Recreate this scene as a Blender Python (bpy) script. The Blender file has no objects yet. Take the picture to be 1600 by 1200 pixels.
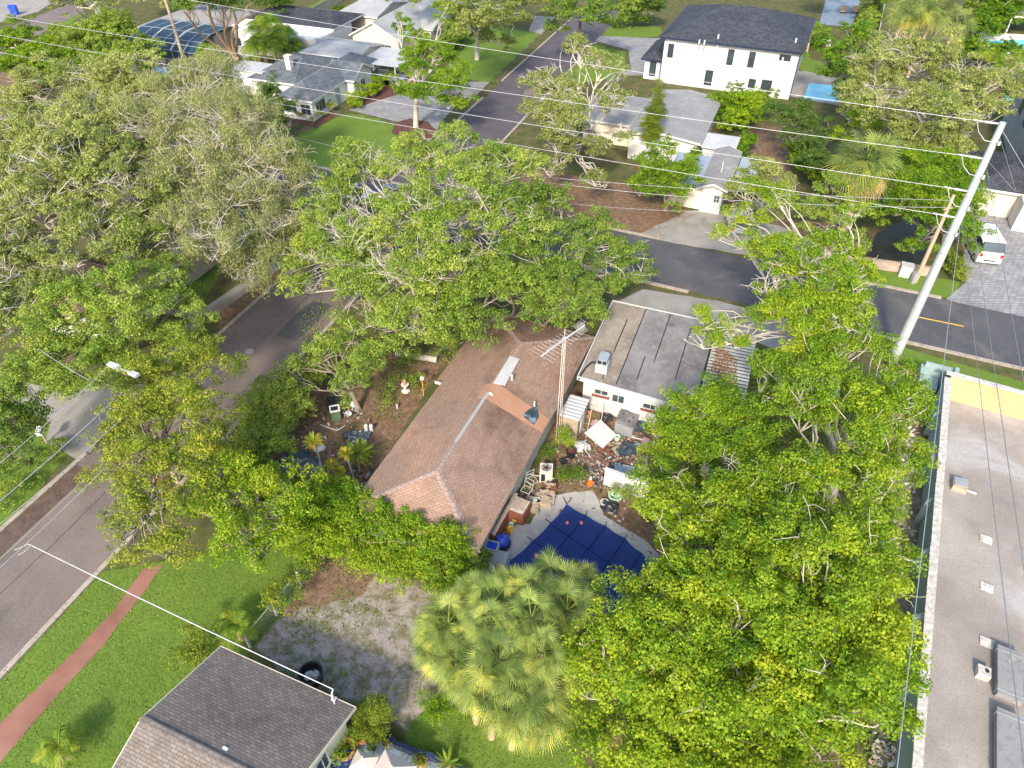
import bpy, math, random
import numpy as np
from mathutils import Vector, Matrix
from mathutils.geometry import tessellate_polygon
R = math.radians
random.seed(4)
S = bpy.context.scene
# ------------------------------------------------------------------ camera, sky, sun, exposure
F, TH, CH = 1110.0, R(41.6), 34.0
cam = bpy.data.objects.new('camera', bpy.data.cameras.new('camera'))
S.collection.objects.link(cam); S.camera = cam
cam.location = (0, 0, CH); cam.rotation_euler = (R(90) - TH, 0, 0)
cam.data.sensor_width = 36; cam.data.lens = 36 * F / 1600
cam.data.clip_start = 0.5; cam.data.clip_end = 2000
SUN_EL, SUN_AZ = R(36), R(196)          # where the sun stands (azimuth clockwise from +Y)
w = bpy.data.worlds.new("World"); S.world = w; w.use_nodes = True
nt = w.node_tree; bg = nt.nodes['Background']
sky = nt.nodes.new('ShaderNodeTexSky'); sky.sky_type = 'NISHITA'; sky.sun_disc = False
sky.sun_elevation = SUN_EL; sky.sun_rotation = SUN_AZ; sky.air_density = 1.0; sky.dust_density = 2.0
nt.links.new(sky.outputs[0], bg.inputs[0]); bg.inputs[1].default_value = 0.15
sl = bpy.data.lights.new('sun', 'SUN'); sl.energy = 2.1; sl.angle = R(6.0); sl.color = (1.0, 0.89, 0.72)
so = bpy.data.objects.new('sun', sl); S.collection.objects.link(so)
trav = Vector((-math.sin(SUN_AZ)*math.cos(SUN_EL), -math.cos(SUN_AZ)*math.cos(SUN_EL), -math.sin(SUN_EL)))
so.rotation_euler = trav.to_track_quat('-Z', 'Y').to_euler(); so.location = (0, 0, 60)
S.view_settings.view_transform = 'Standard'; S.view_settings.look = 'None'
S.view_settings.exposure = 1.24; S.view_settings.gamma = 1
S.render.engine = 'CYCLES'
S.cycles.max_bounces = 6; S.cycles.diffuse_bounces = 3; S.cycles.transparent_max_bounces = 4

# ------------------------------------------------------------------ surveying: photo pixel + height -> metres
s_, c_ = math.sin(TH), math.cos(TH)
def P(px, py, z=0.0):
    u = (px-800)/F; v = (600-py)/F
    d = (u, c_+v*s_, -s_+v*c_)
    t = (z-CH)/d[2]
    return Vector((d[0]*t, d[1]*t, z))
AZ = R(22.5)
class Fr:
    """a local frame on the ground: x to the right, y away, turned clockwise by az"""
    def __init__(s, o, az=AZ): s.o = Vector((o[0], o[1], 0)); s.az = az
    def L(s, px, py, z=0):
        p = P(px, py, z) - s.o
        return Vector((p.x*math.cos(s.az)-p.y*math.sin(s.az), p.x*math.sin(s.az)+p.y*math.cos(s.az), z))
    def W(s, x, y, z=0): return Vector((s.o.x + x*math.cos(s.az)+y*math.sin(s.az), s.o.y - x*math.sin(s.az)+y*math.cos(s.az), z))

# ------------------------------------------------------------------ materials
def _n(t, k, **kw):
    n = t.nodes.new(k)
    for a, b in kw.items(): setattr(n, a, b)
    return n
def ramp(t, cols, src):
    r = _n(t, 'ShaderNodeValToRGB'); e = r.color_ramp.elements
    while len(e) < len(cols): e.new(0.5)
    for i, (p, c) in enumerate(cols): e[i].position = p; e[i].color = (*c, 1)
    t.links.new(src, r.inputs[0]); return r.outputs[0]
def base(name):
    m = bpy.data.materials.new(name); m.use_nodes = True
    t = m.node_tree; return m, t, t.nodes['Principled BSDF']
def noise(t, vec, scale, detail=6, rough=.6, dist=0):
    n = _n(t, 'ShaderNodeTexNoise'); n.inputs['Scale'].default_value = scale; n.inputs['Detail'].default_value = detail
    n.inputs['Roughness'].default_value = rough; n.inputs['Distortion'].default_value = dist
    t.links.new(vec, n.inputs['Vector']); return n.outputs['Fac']
def mixc(t, fac, a, b, mode='MIX'):
    m = _n(t, 'ShaderNodeMix', data_type='RGBA', blend_type=mode)
    for i, v in ((0, fac), (6, a), (7, b)):
        if hasattr(v, 'is_linked'): t.links.new(v, m.inputs[i])
        else: m.inputs[i].default_value = v if i == 0 else (*v, 1)
    return m.outputs[2]
def bump(t, b, h, s, d=.05):
    n = _n(t, 'ShaderNodeBump'); n.inputs['Strength'].default_value = s; n.inputs['Distance'].default_value = d
    t.links.new(h, n.inputs['Height']); t.links.new(n.outputs[0], b.inputs['Normal'])
def pos(t): return _n(t, 'ShaderNodeNewGeometry').outputs['Position']
def M(name, cols, scale=3, detail=8, rough=.8, bmp=0, speck=None, stain=None, metal=0, spec=.3, wear=None):
    """cols: colours mixed by noise; speck=(scale, colour, amount); stain=(scale, colour, lo, hi)"""
    m, t, b = base(name); v = pos(t)
    if len(cols) == 1: cols = [tuple(x*.88 for x in cols[0]), tuple(min(x*1.12, 1) for x in cols[0])]
    k = len(cols)
    n = noise(t, v, scale, detail, .65)
    c = ramp(t, [(.3+.4*i/(k-1), q) for i, q in enumerate(cols)], n)
    if stain:
        f = ramp(t, [(stain[2], (0, 0, 0)), (stain[3], (1, 1, 1))], noise(t, v, stain[0], 5, .6, .6))
        c = mixc(t, f, c, stain[1])
    if speck:
        f = ramp(t, [(.52, (0, 0, 0)), (.66, (speck[2],)*3)], noise(t, v, speck[0], 2, .5))
        c = mixc(t, f, c, speck[1])
    t.links.new(c, b.inputs['Base Color'])
    b.inputs['Roughness'].default_value = rough; b.inputs['Metallic'].default_value = metal
    b.inputs['Specular IOR Level'].default_value = spec
    if bmp: bump(t, b, noise(t, v, scale*4, 5, .6), bmp)
    return m
def bricky(name, c1, c2, mortar, bw, bh, msize=.012, rough=.9, patch=None, off=.5, bm=.35):
    m, t, b = base(name)
    uv = _n(t, 'ShaderNodeUVMap').outputs[0]; v = pos(t)
    br = _n(t, 'ShaderNodeTexBrick'); br.offset = off
    t.links.new(uv, br.inputs['Vector'])
    for k, q in (('Color1', c1), ('Color2', c2), ('Mortar', mortar)): br.inputs[k].default_value = (*q, 1)
    br.inputs['Scale'].default_value = 1; br.inputs['Mortar Size'].default_value = msize
    br.inputs['Brick Width'].default_value = bw; br.inputs['Row Height'].default_value = bh
    br.inputs['Mortar Smooth'].default_value = .3
    c = br.outputs['Color']
    c = mixc(t, .55, c, ramp(t, [(.25, (.45,)*3), (.75, (1.25,)*3)], noise(t, v, 9, 6, .8)), 'MULTIPLY')
    if patch:
        for sc, q, lo, hi in patch:
            f = ramp(t, [(lo, (0, 0, 0)), (hi, (1, 1, 1))], noise(t, v, sc, 6, .62, .5))
            c = mixc(t, f, c, q, 'MULTIPLY')
    t.links.new(c, b.inputs['Base Color']); b.inputs['Roughness'].default_value = rough
    b.inputs['Specular IOR Level'].default_value = .2
    bump(t, b, br.outputs['Fac'], -bm, .02)
    return m
def leafmat(name, cols, trans=.38, rough=.55):
    m, t, b = base(name)
    a = _n(t, 'ShaderNodeAttribute', attribute_name='tint')
    k = len(cols); c = ramp(t, [(.02+.96*i/(k-1), q) for i, q in enumerate(cols)], a.outputs['Fac'])
    t.links.new(c, b.inputs['Base Color']); b.inputs['Roughness'].default_value = rough
    b.inputs['Specular IOR Level'].default_value = .25
    tr = _n(t, 'ShaderNodeBsdfTranslucent'); mx = _n(t, 'ShaderNodeMixShader'); mx.inputs[0].default_value = trans
    t.links.new(c, tr.inputs[0]); t.links.new(b.outputs[0], mx.inputs[1]); t.links.new(tr.outputs[0], mx.inputs[2])
    t.links.new(mx.outputs[0], t.nodes['Material Output'].inputs[0])
    return m
mt = {}
mt['asphalt'] = M('asphalt', [(.085, .075, .085), (.12, .105, .115)], .6, 8, .85, .1, speck=(9, (.17, .15, .15), .5), stain=(.35, (.075, .07, .078), .48, .66))
mt['asphalt_dark'] = M('asphalt_dark', [(.065, .068, .076), (.1, .1, .106)], .3, 9, .85, .1, speck=(9, (.14, .135, .13), .5), stain=(.4, (.13, .12, .115), .52, .7))
mt['asphalt_worn'] = M('asphalt_worn', [(.16, .128, .112), (.21, .17, .15)], .5, 8, .85, .1, speck=(9, (.25, .22, .2), .5), stain=(.22, (.1, .085, .08), .52, .75))
mt['concrete'] = M('concrete', [(.26, .245, .22), (.36, .34, .31)], .7, 10, .85, .1, speck=(7, (.2, .18, .16), .5), stain=(.3, (.2, .18, .16), .55, .75))
mt['kerb'] = M('kerb', [(.33, .28, .22), (.45, .4, .33)], 1.2, 8, .85, 0, speck=(6, (.2, .16, .12), .6))
mt['gutter'] = M('gutter_grime', [(.07, .055, .05), (.16, .11, .085)], 1.5, 8, .9, .1)
mt['red_path'] = M('red_concrete', [(.2, .09, .065), (.34, .17, .12)], .35, 3, .85, 0)
mt['pool_deck'] = M('pool_deck', [(.34, .325, .295), (.46, .44, .4)], .7, 10, .85, .1, stain=(.35, (.27, .26, .24), .54, .75), speck=(2.5, (.5, .48, .43), .5))
mt['white'] = M('white_paint', [(.53, .53, .52), (.6, .6, .59)], .8, 6, .6, 0, stain=(.6, (.52, .5, .46), .58, .8))
mt['white_dirty'] = M('white_dirty', [(.6, .59, .55), (.78, .77, .74)], .9, 8, .7, 0, stain=(.8, (.35, .32, .26), .58, .75))
mt['cream'] = M('cream_paint', [(.66, .58, .47), (.74, .66, .54)], 1, 6, .7)
mt['pale_green'] = M('pale_green_paint', [(.55, .56, .42), (.64, .64, .5)], 1, 6, .7)
mt['teal_wall'] = M('teal_render', [(.27, .38, .37), (.34, .45, .43)], .6, 8, .8, 0, stain=(.5, (.2, .28, .27), .55, .75))
mt['ochre'] = M('ochre_render', [(.5, .34, .17), (.6, .43, .24)], .6, 8, .8, 0, stain=(.45, (.42, .27, .15), .55, .75))
mt['coping'] = M('coping_stone', [(.3, .28, .25), (.7, .67, .62)], 4, 6, .8, 0)
mt['gravel'] = M('roof_gravel', [(.24, .21, .185), (.4, .365, .33)], .22, 10, .95, .5, speck=(16, (.14, .12, .1), .5), stain=(.18, (.41, .395, .38), .5, .62))
mt['shingle_brown'] = bricky('shingle_brown', (.385, .265, .2), (.31, .21, .155), (.22, .15, .112), .3, .135, .018,
    patch=[(.16, (.55, .5, .5), .5, .72), (.9, (.75, .72, .7), .5, .75), (.07, (1.35, 1.2, 1.1), .5, .6)])
mt['shingle_red'] = bricky('shingle_ridge', (.4, .3, .25), (.33, .24, .2), (.22, .16, .13), .3, .25, .02)
mt['shingle_orange'] = M('orange_roof_felt', [(.36, .19, .115), (.42, .235, .145)], .8, 6, .85)
mt['shingle_grey'] = bricky('shingle_grey', (.285, .245, .21), (.2, .17, .145), (.11, .095, .08), .3, .14, .014,
    patch=[(.2, (.7, .72, .76), .48, .7), (1.1, (.8, .75, .7), .5, .75)])
mt['shingle_dark'] = bricky('shingle_dark', (.085, .095, .115), (.05, .056, .07), (.022, .025, .03), .45, .28, .025, patch=[(.4, (.7, .72, .75), .5, .7)])
mt['shingle_slate'] = bricky('shingle_slate', (.19, .21, .235), (.12, .135, .155), (.07, .08, .09), .5, .28, .02, patch=[(.5, (.65, .7, .75), .48, .68)])
mt['roof_light'] = M('light_grey_roof', [(.3, .315, .32), (.4, .41, .41)], .4, 8, .85, 0, stain=(.3, (.25, .27, .28), .5, .7))
mt['roof_mid'] = M('mid_grey_roof', [(.22, .22, .22), (.32, .31, .3)], .3, 8, .9, 0, stain=(.5, (.4, .38, .36), .6, .7), speck=(5, (.14, .14, .14), .4))
mt['flat_grey'] = M('flat_roof_grey', [(.13, .12, .12), (.3, .285, .27)], .45, 10, .85, 0, stain=(.3, (.09, .085, .085), .52, .68), speck=(3.5, (.36, .35, .33), .25))
mt['flat_brown'] = M('flat_roof_brown', [(.2, .16, .125), (.36, .31, .26)], .4, 10, .9, 0, stain=(.35, (.13, .11, .09), .52, .7), speck=(4, (.42, .38, .33), .4))
mt['metal_white'] = M('white_metal', [(.42, .42, .42), (.56, .56, .56)], .9, 6, .45, 0, spec=.5)
mt['metal_grey'] = M('grey_metal', [(.33, .34, .35), (.45, .46, .46)], 1, 5, .45, metal=.3, spec=.5)
mt['galv'] = M('galvanised', [(.44, .49, .49), (.56, .6, .6)], .8, 6, .5, metal=.2, spec=.5)
mt['metal_blue'] = M('blue_grey_metal', [(.3, .36, .42), (.42, .48, .53)], .6, 5, .5, metal=.2)
mt['wire'] = M('wire_alu', [(.42, .42, .44), (.55, .55, .56)], 2, 2, .4, metal=.2, spec=.5)
mt['wire_dark'] = M('wire_dark', [(.14, .17, .2), (.2, .23, .26)], 2, 2, .5)
mt['wood_pole'] = M('wood_pole', [(.4, .3, .2), (.5, .4, .29)], 3, 6, .85)
mt['wood_fence'] = M('wood_fence', [(.36, .29, .22), (.48, .4, .32)], 2, 6, .85)
mt['bark'] = M('bark_grey', [(.2, .16, .12), (.36, .31, .25)], 3, 6, .9, .3)
mt['bark_pale'] = M('bark_pale', [(.42, .38, .31), (.62, .57, .48)], 3, 5, .85, .2)
mt['bark_tan'] = M('bark_tan', [(.36, .25, .15), (.52, .38, .25)], 3, 5, .85, .2)
mt['black'] = M('black_plastic', [(.012, .013, .015), (.03, .03, .032)], 2, 4, .4, spec=.5)
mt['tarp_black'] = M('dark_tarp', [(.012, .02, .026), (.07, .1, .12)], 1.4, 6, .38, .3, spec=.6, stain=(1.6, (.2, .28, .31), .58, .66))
mt['cover'] = M('pool_cover_mesh', [(.014, .035, .15), (.022, .05, .19)], .9, 6, .8, 0)
mt['cover_seam'] = M('pool_cover_seam', [(.008, .02, .1)], 2, 2, .8)
mt['water'] = M('pool_water', [(.05, .42, .55), (.14, .6, .72)], .8, 3, .08, .05, spec=.6)
mt['water_deep'] = M('pool_water_deep', [(.01, .12, .14), (.02, .19, .2)], .8, 3, .08, .05, spec=.6)
mt['creek'] = M('dark_water', [(.01, .012, .008), (.03, .03, .018)], .6, 5, .3)
mt['glass'] = M('window_glass', [(.03, .045, .055), (.06, .08, .09)], .8, 2, .1, spec=.8)
mt['screen'] = M('screen_mesh', [(.02, .045, .07), (.03, .06, .09)], .8, 3, .5)
mt['paver'] = bricky('paver_light', (.38, .38, .38), (.27, .27, .28), (.18, .18, .18), .55, .35, .03, patch=[(.3, (.75, .75, .75), .5, .7)])
mt['brick_red'] = bricky('brick_red', (.32, .085, .05), (.22, .06, .04), (.2, .13, .1), .22, .08, .012)
mt['brick_pale'] = bricky('brick_pale', (.55, .42, .33), (.45, .33, .25), (.4, .36, .32), .4, .2, .02)
mt['blue_wall'] = M('patio_blue_grey', [(.16, .21, .27), (.22, .28, .34)], .8, 6, .8)
mt['canvas'] = M('beige_canvas', [(.6, .51, .44), (.68, .59, .51)], 1.2, 4, .85)
mt['orange'] = M('cone_orange', [(.75, .16, .015), (.85, .22, .02)], 2, 2, .5)
mt['yellow'] = M('yellow_paint', [(.75, .46, .05), (.82, .52, .08)], 2, 2, .6)
mt['red'] = M('red_plastic', [(.55, .04, .03), (.62, .06, .04)], 2, 2, .5)
mt['blue'] = M('blue_plastic', [(.01, .04, .4), (.03, .1, .65)], 3, 3, .35, spec=.5)
mt['green_bin'] = M('green_plastic', [(.08, .13, .08), (.15, .22, .13)], 2, 3, .5)
mt['mint'] = M('mint_plastic', [(.4, .62, .42), (.5, .7, .5)], 2, 3, .5)
mt['terracotta'] = M('terracotta', [(.5, .2, .1), (.62, .28, .15)], 2, 4, .8)
mt['pink'] = M('pink_paint', [(.4, .24, .22), (.5, .33, .3)], 2, 3, .6)
mt['lumber'] = M('old_lumber', [(.3, .24, .17), (.48, .4, .3)], 2.5, 6, .85)
mt['mulch'] = M('mulch', [(.07, .03, .025), (.17, .08, .06)], 4, 6, .95, .3)
mt['rubber'] = M('rubber', [(.012, .012, .012), (.02, .02, .02)], 2, 2, .7)
mt['car_white'] = M('car_white', [(.72, .73, .74), (.76, .77, .78)], .5, 2, .25, spec=.6)
mt['car_blue'] = M('car_blue_grey', [(.17, .21, .27), (.2, .24, .3)], .5, 2, .25, spec=.6)
mt['car_navy'] = M('car_navy', [(.02, .03, .06), (.03, .04, .08)], .5, 2, .25, spec=.6)
mt['car_silver'] = M('car_silver', [(.4, .42, .44), (.45, .47, .49)], .5, 2, .25, metal=.4, spec=.6)
mt['lamp_red'] = M('tail_lamp', [(.4, .02, .02), (.5, .03, .03)], .5, 2, .3)

L_OAK = leafmat('leaf_olive', [(.105, .145, .035), (.23, .29, .065), (.37, .42, .11), (.54, .54, .2)])
L_MOSS = leafmat('leaf_mossy', [(.165, .205, .065), (.31, .35, .115), (.49, .49, .2)])
L_MID = leafmat('leaf_mid_green', [(.065, .13, .02), (.165, .275, .035), (.29, .4, .055), (.46, .51, .1)])
L_LIME = leafmat('leaf_lime', [(.045, .12, .01), (.135, .27, .014), (.26, .39, .02), (.46, .51, .03)])
L_GOLD = leafmat('leaf_gold_green', [(.08, .13, .018), (.2, .28, .025), (.35, .41, .04), (.66, .5, .07)])
L_DARK = leafmat('leaf_dark_green', [(.03, .075, .015), (.075, .15, .025), (.14, .23, .04)])
L_BRIGHT = leafmat('leaf_bright_yellow_green', [(.18, .32, .012), (.34, .48, .018), (.55, .6, .03)])
L_PALM = leafmat('frond_sabal', [(.03, .065, .018), (.12, .185, .04), (.32, .39, .085), (.66, .55, .07)], .15)
L_PALMG = leafmat('frond_green', [(.05, .12, .015), (.12, .23, .02), (.28, .37, .03), (.45, .38, .04)], .25)
L_DRY = leafmat('frond_dry', [(.3, .18, .08), (.5, .34, .18)], .1)
L_GRASS = leafmat('grass_blades', [(.085, .16, .03), (.18, .29, .045), (.29, .39, .08)], .3)
L_LITTER = leafmat('leaf_litter', [(.1, .05, .025), (.24, .12, .05), (.4, .24, .12)], .05)

# ------------------------------------------------------------------ mesh helpers
class MB:
    def __init__(s): s.v = []; s.f = []; s.mi = []; s.sm = []
    def add(s, vs, fs, mi=0, smooth=False):
        o = len(s.v); s.v += [tuple(x) for x in vs]
        s.f += [tuple(o+i for i in f) for f in fs]; s.mi += [mi]*len(fs); s.sm += [smooth]*len(fs); return s
    def box(s, c, d, rz=0, mi=0, tilt=None):
        x, y, z = (q/2 for q in d); m = Matrix.Rotation(rz, 3, 'Z')
        if tilt: m = m @ Matrix.Rotation(tilt[0], 3, 'X') @ Matrix.Rotation(tilt[1], 3, 'Y')
        vs = [Vector(c)+m @ Vector(q) for q in ((-x,-y,-z),(x,-y,-z),(x,y,-z),(-x,y,-z),(-x,-y,z),(x,-y,z),(x,y,z),(-x,y,z))]
        return s.add(vs, [(0,3,2,1),(4,5,6,7),(0,1,5,4),(1,2,6,5),(2,3,7,6),(3,0,4,7)], mi)
    def b2(s, x0, x1, y0, y1, z0, z1, mi=0): return s.box(((x0+x1)/2, (y0+y1)/2, (z0+z1)/2), (x1-x0, y1-y0, z1-z0), 0, mi)
    def prism(s, poly, z0, z1, mi=0):
        n = len(poly); z0 = z0 if hasattr(z0, '__len__') else [z0]*n; z1 = z1 if hasattr(z1, '__len__') else [z1]*n
        vs = [(p[0], p[1], z0[i]) for i, p in enumerate(poly)]+[(p[0], p[1], z1[i]) for i, p in enumerate(poly)]
        tr = tessellate_polygon([[Vector((p[0], p[1], 0)) for p in poly]])
        fs = []
        for t in tr:
            a, b, c = (Vector((poly[i][0], poly[i][1], 0)) for i in t)
            t = t if (b-a).cross(c-a).z > 0 else t[::-1]
            fs += [tuple(n+i for i in t), tuple(t[::-1])]
        ar = sum(poly[i][0]*poly[(i+1) % n][1]-poly[(i+1) % n][0]*poly[i][1] for i in range(n))
        for i in range(n):
            j = (i+1) % n; q = (i, j, n+j, n+i); fs.append(q if ar > 0 else q[::-1])
        return s.add(vs, fs, mi)
    def flat(s, poly, z, mi=0):
        tr = tessellate_polygon([[Vector((p[0], p[1], 0)) for p in poly]]); fs = []
        for t in tr:
            a, b, c = (Vector((poly[i][0], poly[i][1], 0)) for i in t)
            fs.append(tuple(t) if (b-a).cross(c-a).z > 0 else tuple(t[::-1]))
        return s.add([(p[0], p[1], z) for p in poly], fs, mi)
    def tube(s, pts, rad, n=6, mi=0, cap=True, smooth=True):
        pts = [Vector(p) for p in pts]; k = len(pts)
        rad = rad if hasattr(rad, '__len__') else [rad]*k
        vs = []; up = Vector((0, 0, 1))
        for i, p in enumerate(pts):
            d = (pts[min(i+1, k-1)]-pts[max(i-1, 0)]).normalized()
            a = d.cross(up if abs(d.z) < .95 else Vector((1, 0, 0))).normalized(); b = a.cross(d)
            vs += [p+(a*math.cos(q)+b*math.sin(q))*rad[i] for q in (2*math.pi*j/n for j in range(n))]
        fs = [(i*n+j, i*n+(j+1) % n, (i+1)*n+(j+1) % n, (i+1)*n+j) for i in range(k-1) for j in range(n)]
        s.add(vs, fs, mi, smooth)
        if cap: s.add([vs[j] for j in range(n)], [tuple(range(n))[::-1]], mi); s.add([vs[(k-1)*n+j] for j in range(n)], [tuple(range(n))], mi)
        return s
    def lathe(s, c, prof, n=14, mi=0):
        vs = [(c[0]+r*math.cos(2*math.pi*j/n), c[1]+r*math.sin(2*math.pi*j/n), c[2]+z) for r, z in prof for j in range(n)]
        fs = [(i*n+j, i*n+(j+1) % n, (i+1)*n+(j+1) % n, (i+1)*n+j) for i in range(len(prof)-1) for j in range(n)]
        fs += [tuple(range(n))[::-1], tuple((len(prof)-1)*n+j for j in range(n))]
        return s.add(vs, fs, mi)
    def blob(s, c, r, seed=0, mi=0, nu=14, nv=9, amp=.25):
        rg = random.Random(seed); ph = [(rg.uniform(0, 6), rg.uniform(1, 4), rg.uniform(1, 4)) for _ in range(5)]
        vs = []
        for i in range(nv+1):
            th = math.pi*i/nv
            for j in range(nu):
                a = 2*math.pi*j/nu
                k = 1+amp*sum(math.sin(p+u*a*round(1)+w_*th*2+math.cos(a*2)) for p, u, w_ in ((q[0], round(q[1]), q[2]) for q in ph))/2.5
                vs.append((c[0]+r[0]*k*math.sin(th)*math.cos(a), c[1]+r[1]*k*math.sin(th)*math.sin(a), max(c[2]+r[2]*k*math.cos(th), .006)))
        fs = [(i*nu+j, (i+1)*nu+j, (i+1)*nu+(j+1) % nu, i*nu+(j+1) % nu) for i in range(nv) for j in range(nu)]
        return s.add(vs, fs, mi, False)
    def build(s, name, mats, parent=None, uv=True):
        me = bpy.data.meshes.new(name); me.from_pydata(s.v, [], s.f)
        mats = mats if isinstance(mats, (list, tuple)) else [mats]
        for m in mats: me.materials.append(mt[m] if isinstance(m, str) else m)
        me.polygons.foreach_set('material_index', s.mi); me.polygons.foreach_set('use_smooth', s.sm)
        if uv:
            ul = me.uv_layers.new(name='uv'); vv = me.vertices
            for p in me.polygons:
                n = p.normal
                u = Vector((-n.y, n.x, 0)) if abs(n.z) < .999 else Vector((1, 0, 0))
                u.normalize(); v = n.cross(u)
                for li in p.loop_indices:
                    co = vv[me.loops[li].vertex_index].co; ul.data[li].uv = (co.dot(u), co.dot(v))
        o = bpy.data.objects.new(name, me); S.collection.objects.link(o)
        if parent: o.parent = parent
        return o
USED = {}
def tag(o, label, cat, group=None):
    o['label'] = label; o['category'] = cat
    if group: o['group'] = group
    USED[label] = USED.get(label, 0)+1
    return o
def thing(name, label, cat, fr, group=None, loc=None):
    o = bpy.data.objects.new(name, None); S.collection.objects.link(o); o.empty_display_size = .3
    if fr is not None: o.location = fr.o; o.rotation_euler = (0, 0, -fr.az)
    if loc is not None: o.location = loc
    return tag(o, label, cat, group)
def struct(name, mb, mats, kind='structure'):
    o = mb.build(name, mats); o['kind'] = kind; return o
def one(name, label, cat, mb, mats, origin, group=None, rz=0):
    """a thing that is a single mesh; mb is in metres around origin"""
    o = mb.build(name, mats); o.location = origin; o.rotation_euler = (0, 0, rz); return tag(o, label, cat, group)
# ------------------------------------------------------------------ leaves
def leaf_mesh(name, cen, nor, size, tint, mat, parent, rng, aspect=.6, droop=None):
    n = len(cen)
    nor = nor/np.linalg.norm(nor, axis=1, keepdims=True)
    t = rng.normal(size=(n, 3)) if droop is None else droop+rng.normal(size=(n, 3))*.35
    t -= nor*np.sum(t*nor, axis=1, keepdims=True); t /= np.linalg.norm(t, axis=1, keepdims=True)+1e-9
    b = np.cross(nor, t); sz = size[:, None] if hasattr(size, 'shape') else size
    v = np.empty((n, 4, 3)); v[:, 0] = cen-t*sz; v[:, 1] = cen+b*sz*aspect; v[:, 2] = cen+t*sz; v[:, 3] = cen-b*sz*aspect
    v[:, 1, 2] += 0.12*np.ravel(sz); v[:, 3, 2] += 0.12*np.ravel(sz)
    me = bpy.data.meshes.new(name)
    me.vertices.add(4*n); me.vertices.foreach_set('co', v.reshape(-1).astype(np.float32))
    me.loops.add(4*n); me.loops.foreach_set('vertex_index', np.arange(4*n, dtype=np.int32))
    me.polygons.add(n); me.polygons.foreach_set('loop_start', np.arange(n, dtype=np.int32)*4)
    me.update(calc_edges=True)
    a = me.attributes.new('tint', 'FLOAT', 'FACE'); a.data.foreach_set('value', np.clip(tint, 0, 1).astype(np.float32))
    me.materials.append(mat)
    o = bpy.data.objects.new(name, me); S.collection.objects.link(o)
    if parent: o.parent = parent
    return o
def clump_leaves(cl, rng, per, size, squash=.68, spread=.42, ctint=None):
    """cl: (n,4) clump centres and radii -> leaf centres, normals, tints"""
    n = len(cl); k = np.repeat(np.arange(n), np.maximum((per*(cl[:, 3]/.6)**2).astype(int), 6))
    m = len(k); d = rng.normal(size=(m, 3)); d[:, 2] = np.abs(d[:, 2])*1.1-.35
    d /= np.linalg.norm(d, axis=1, keepdims=True)
    r = cl[k, 3]*(1-.6*rng.random(m)**2.6)*(1+.22*lump(d*2.2+cl[k, :3], 1.6, 3))
    c = cl[k, :3]+d*r[:, None]*np.array([1, 1, squash])
    nr = d*.65+rng.normal(size=(m, 3))*spread+np.array([0, 0, .3])
    t = (ctint[k] if ctint is not None else .5)+rng.normal(size=m)*.17
    return c, nr, t
def lump(p, s, seed):
    """cheap smooth 3-d noise, about -1..1"""
    q = p*s+seed*1.7
    return (np.sin(q[:, 0]*1.3+np.sin(q[:, 1]*1.1)*1.7)+np.sin(q[:, 1]*1.7+np.sin(q[:, 2]*1.9)*1.3)+np.sin(q[:, 2]*1.5+q[:, 0]*.8))/3
def curve(a, b, bend, k, rg):
    a = Vector(a); b = Vector(b); L = (b-a).length; pts = []
    o1 = Vector((rg.uniform(-1, 1), rg.uniform(-1, 1), rg.uniform(0, 1)))*bend*L; o2 = Vector((rg.uniform(-1, 1), rg.uniform(-1, 1), rg.uniform(-.6, .6)))*bend*L
    for i in range(k+1):
        t = i/k; pts.append(a.lerp(b, t)+o1*(math.sin(t*math.pi))+o2*math.sin(2*math.pi*t)*.6)
    return pts
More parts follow.
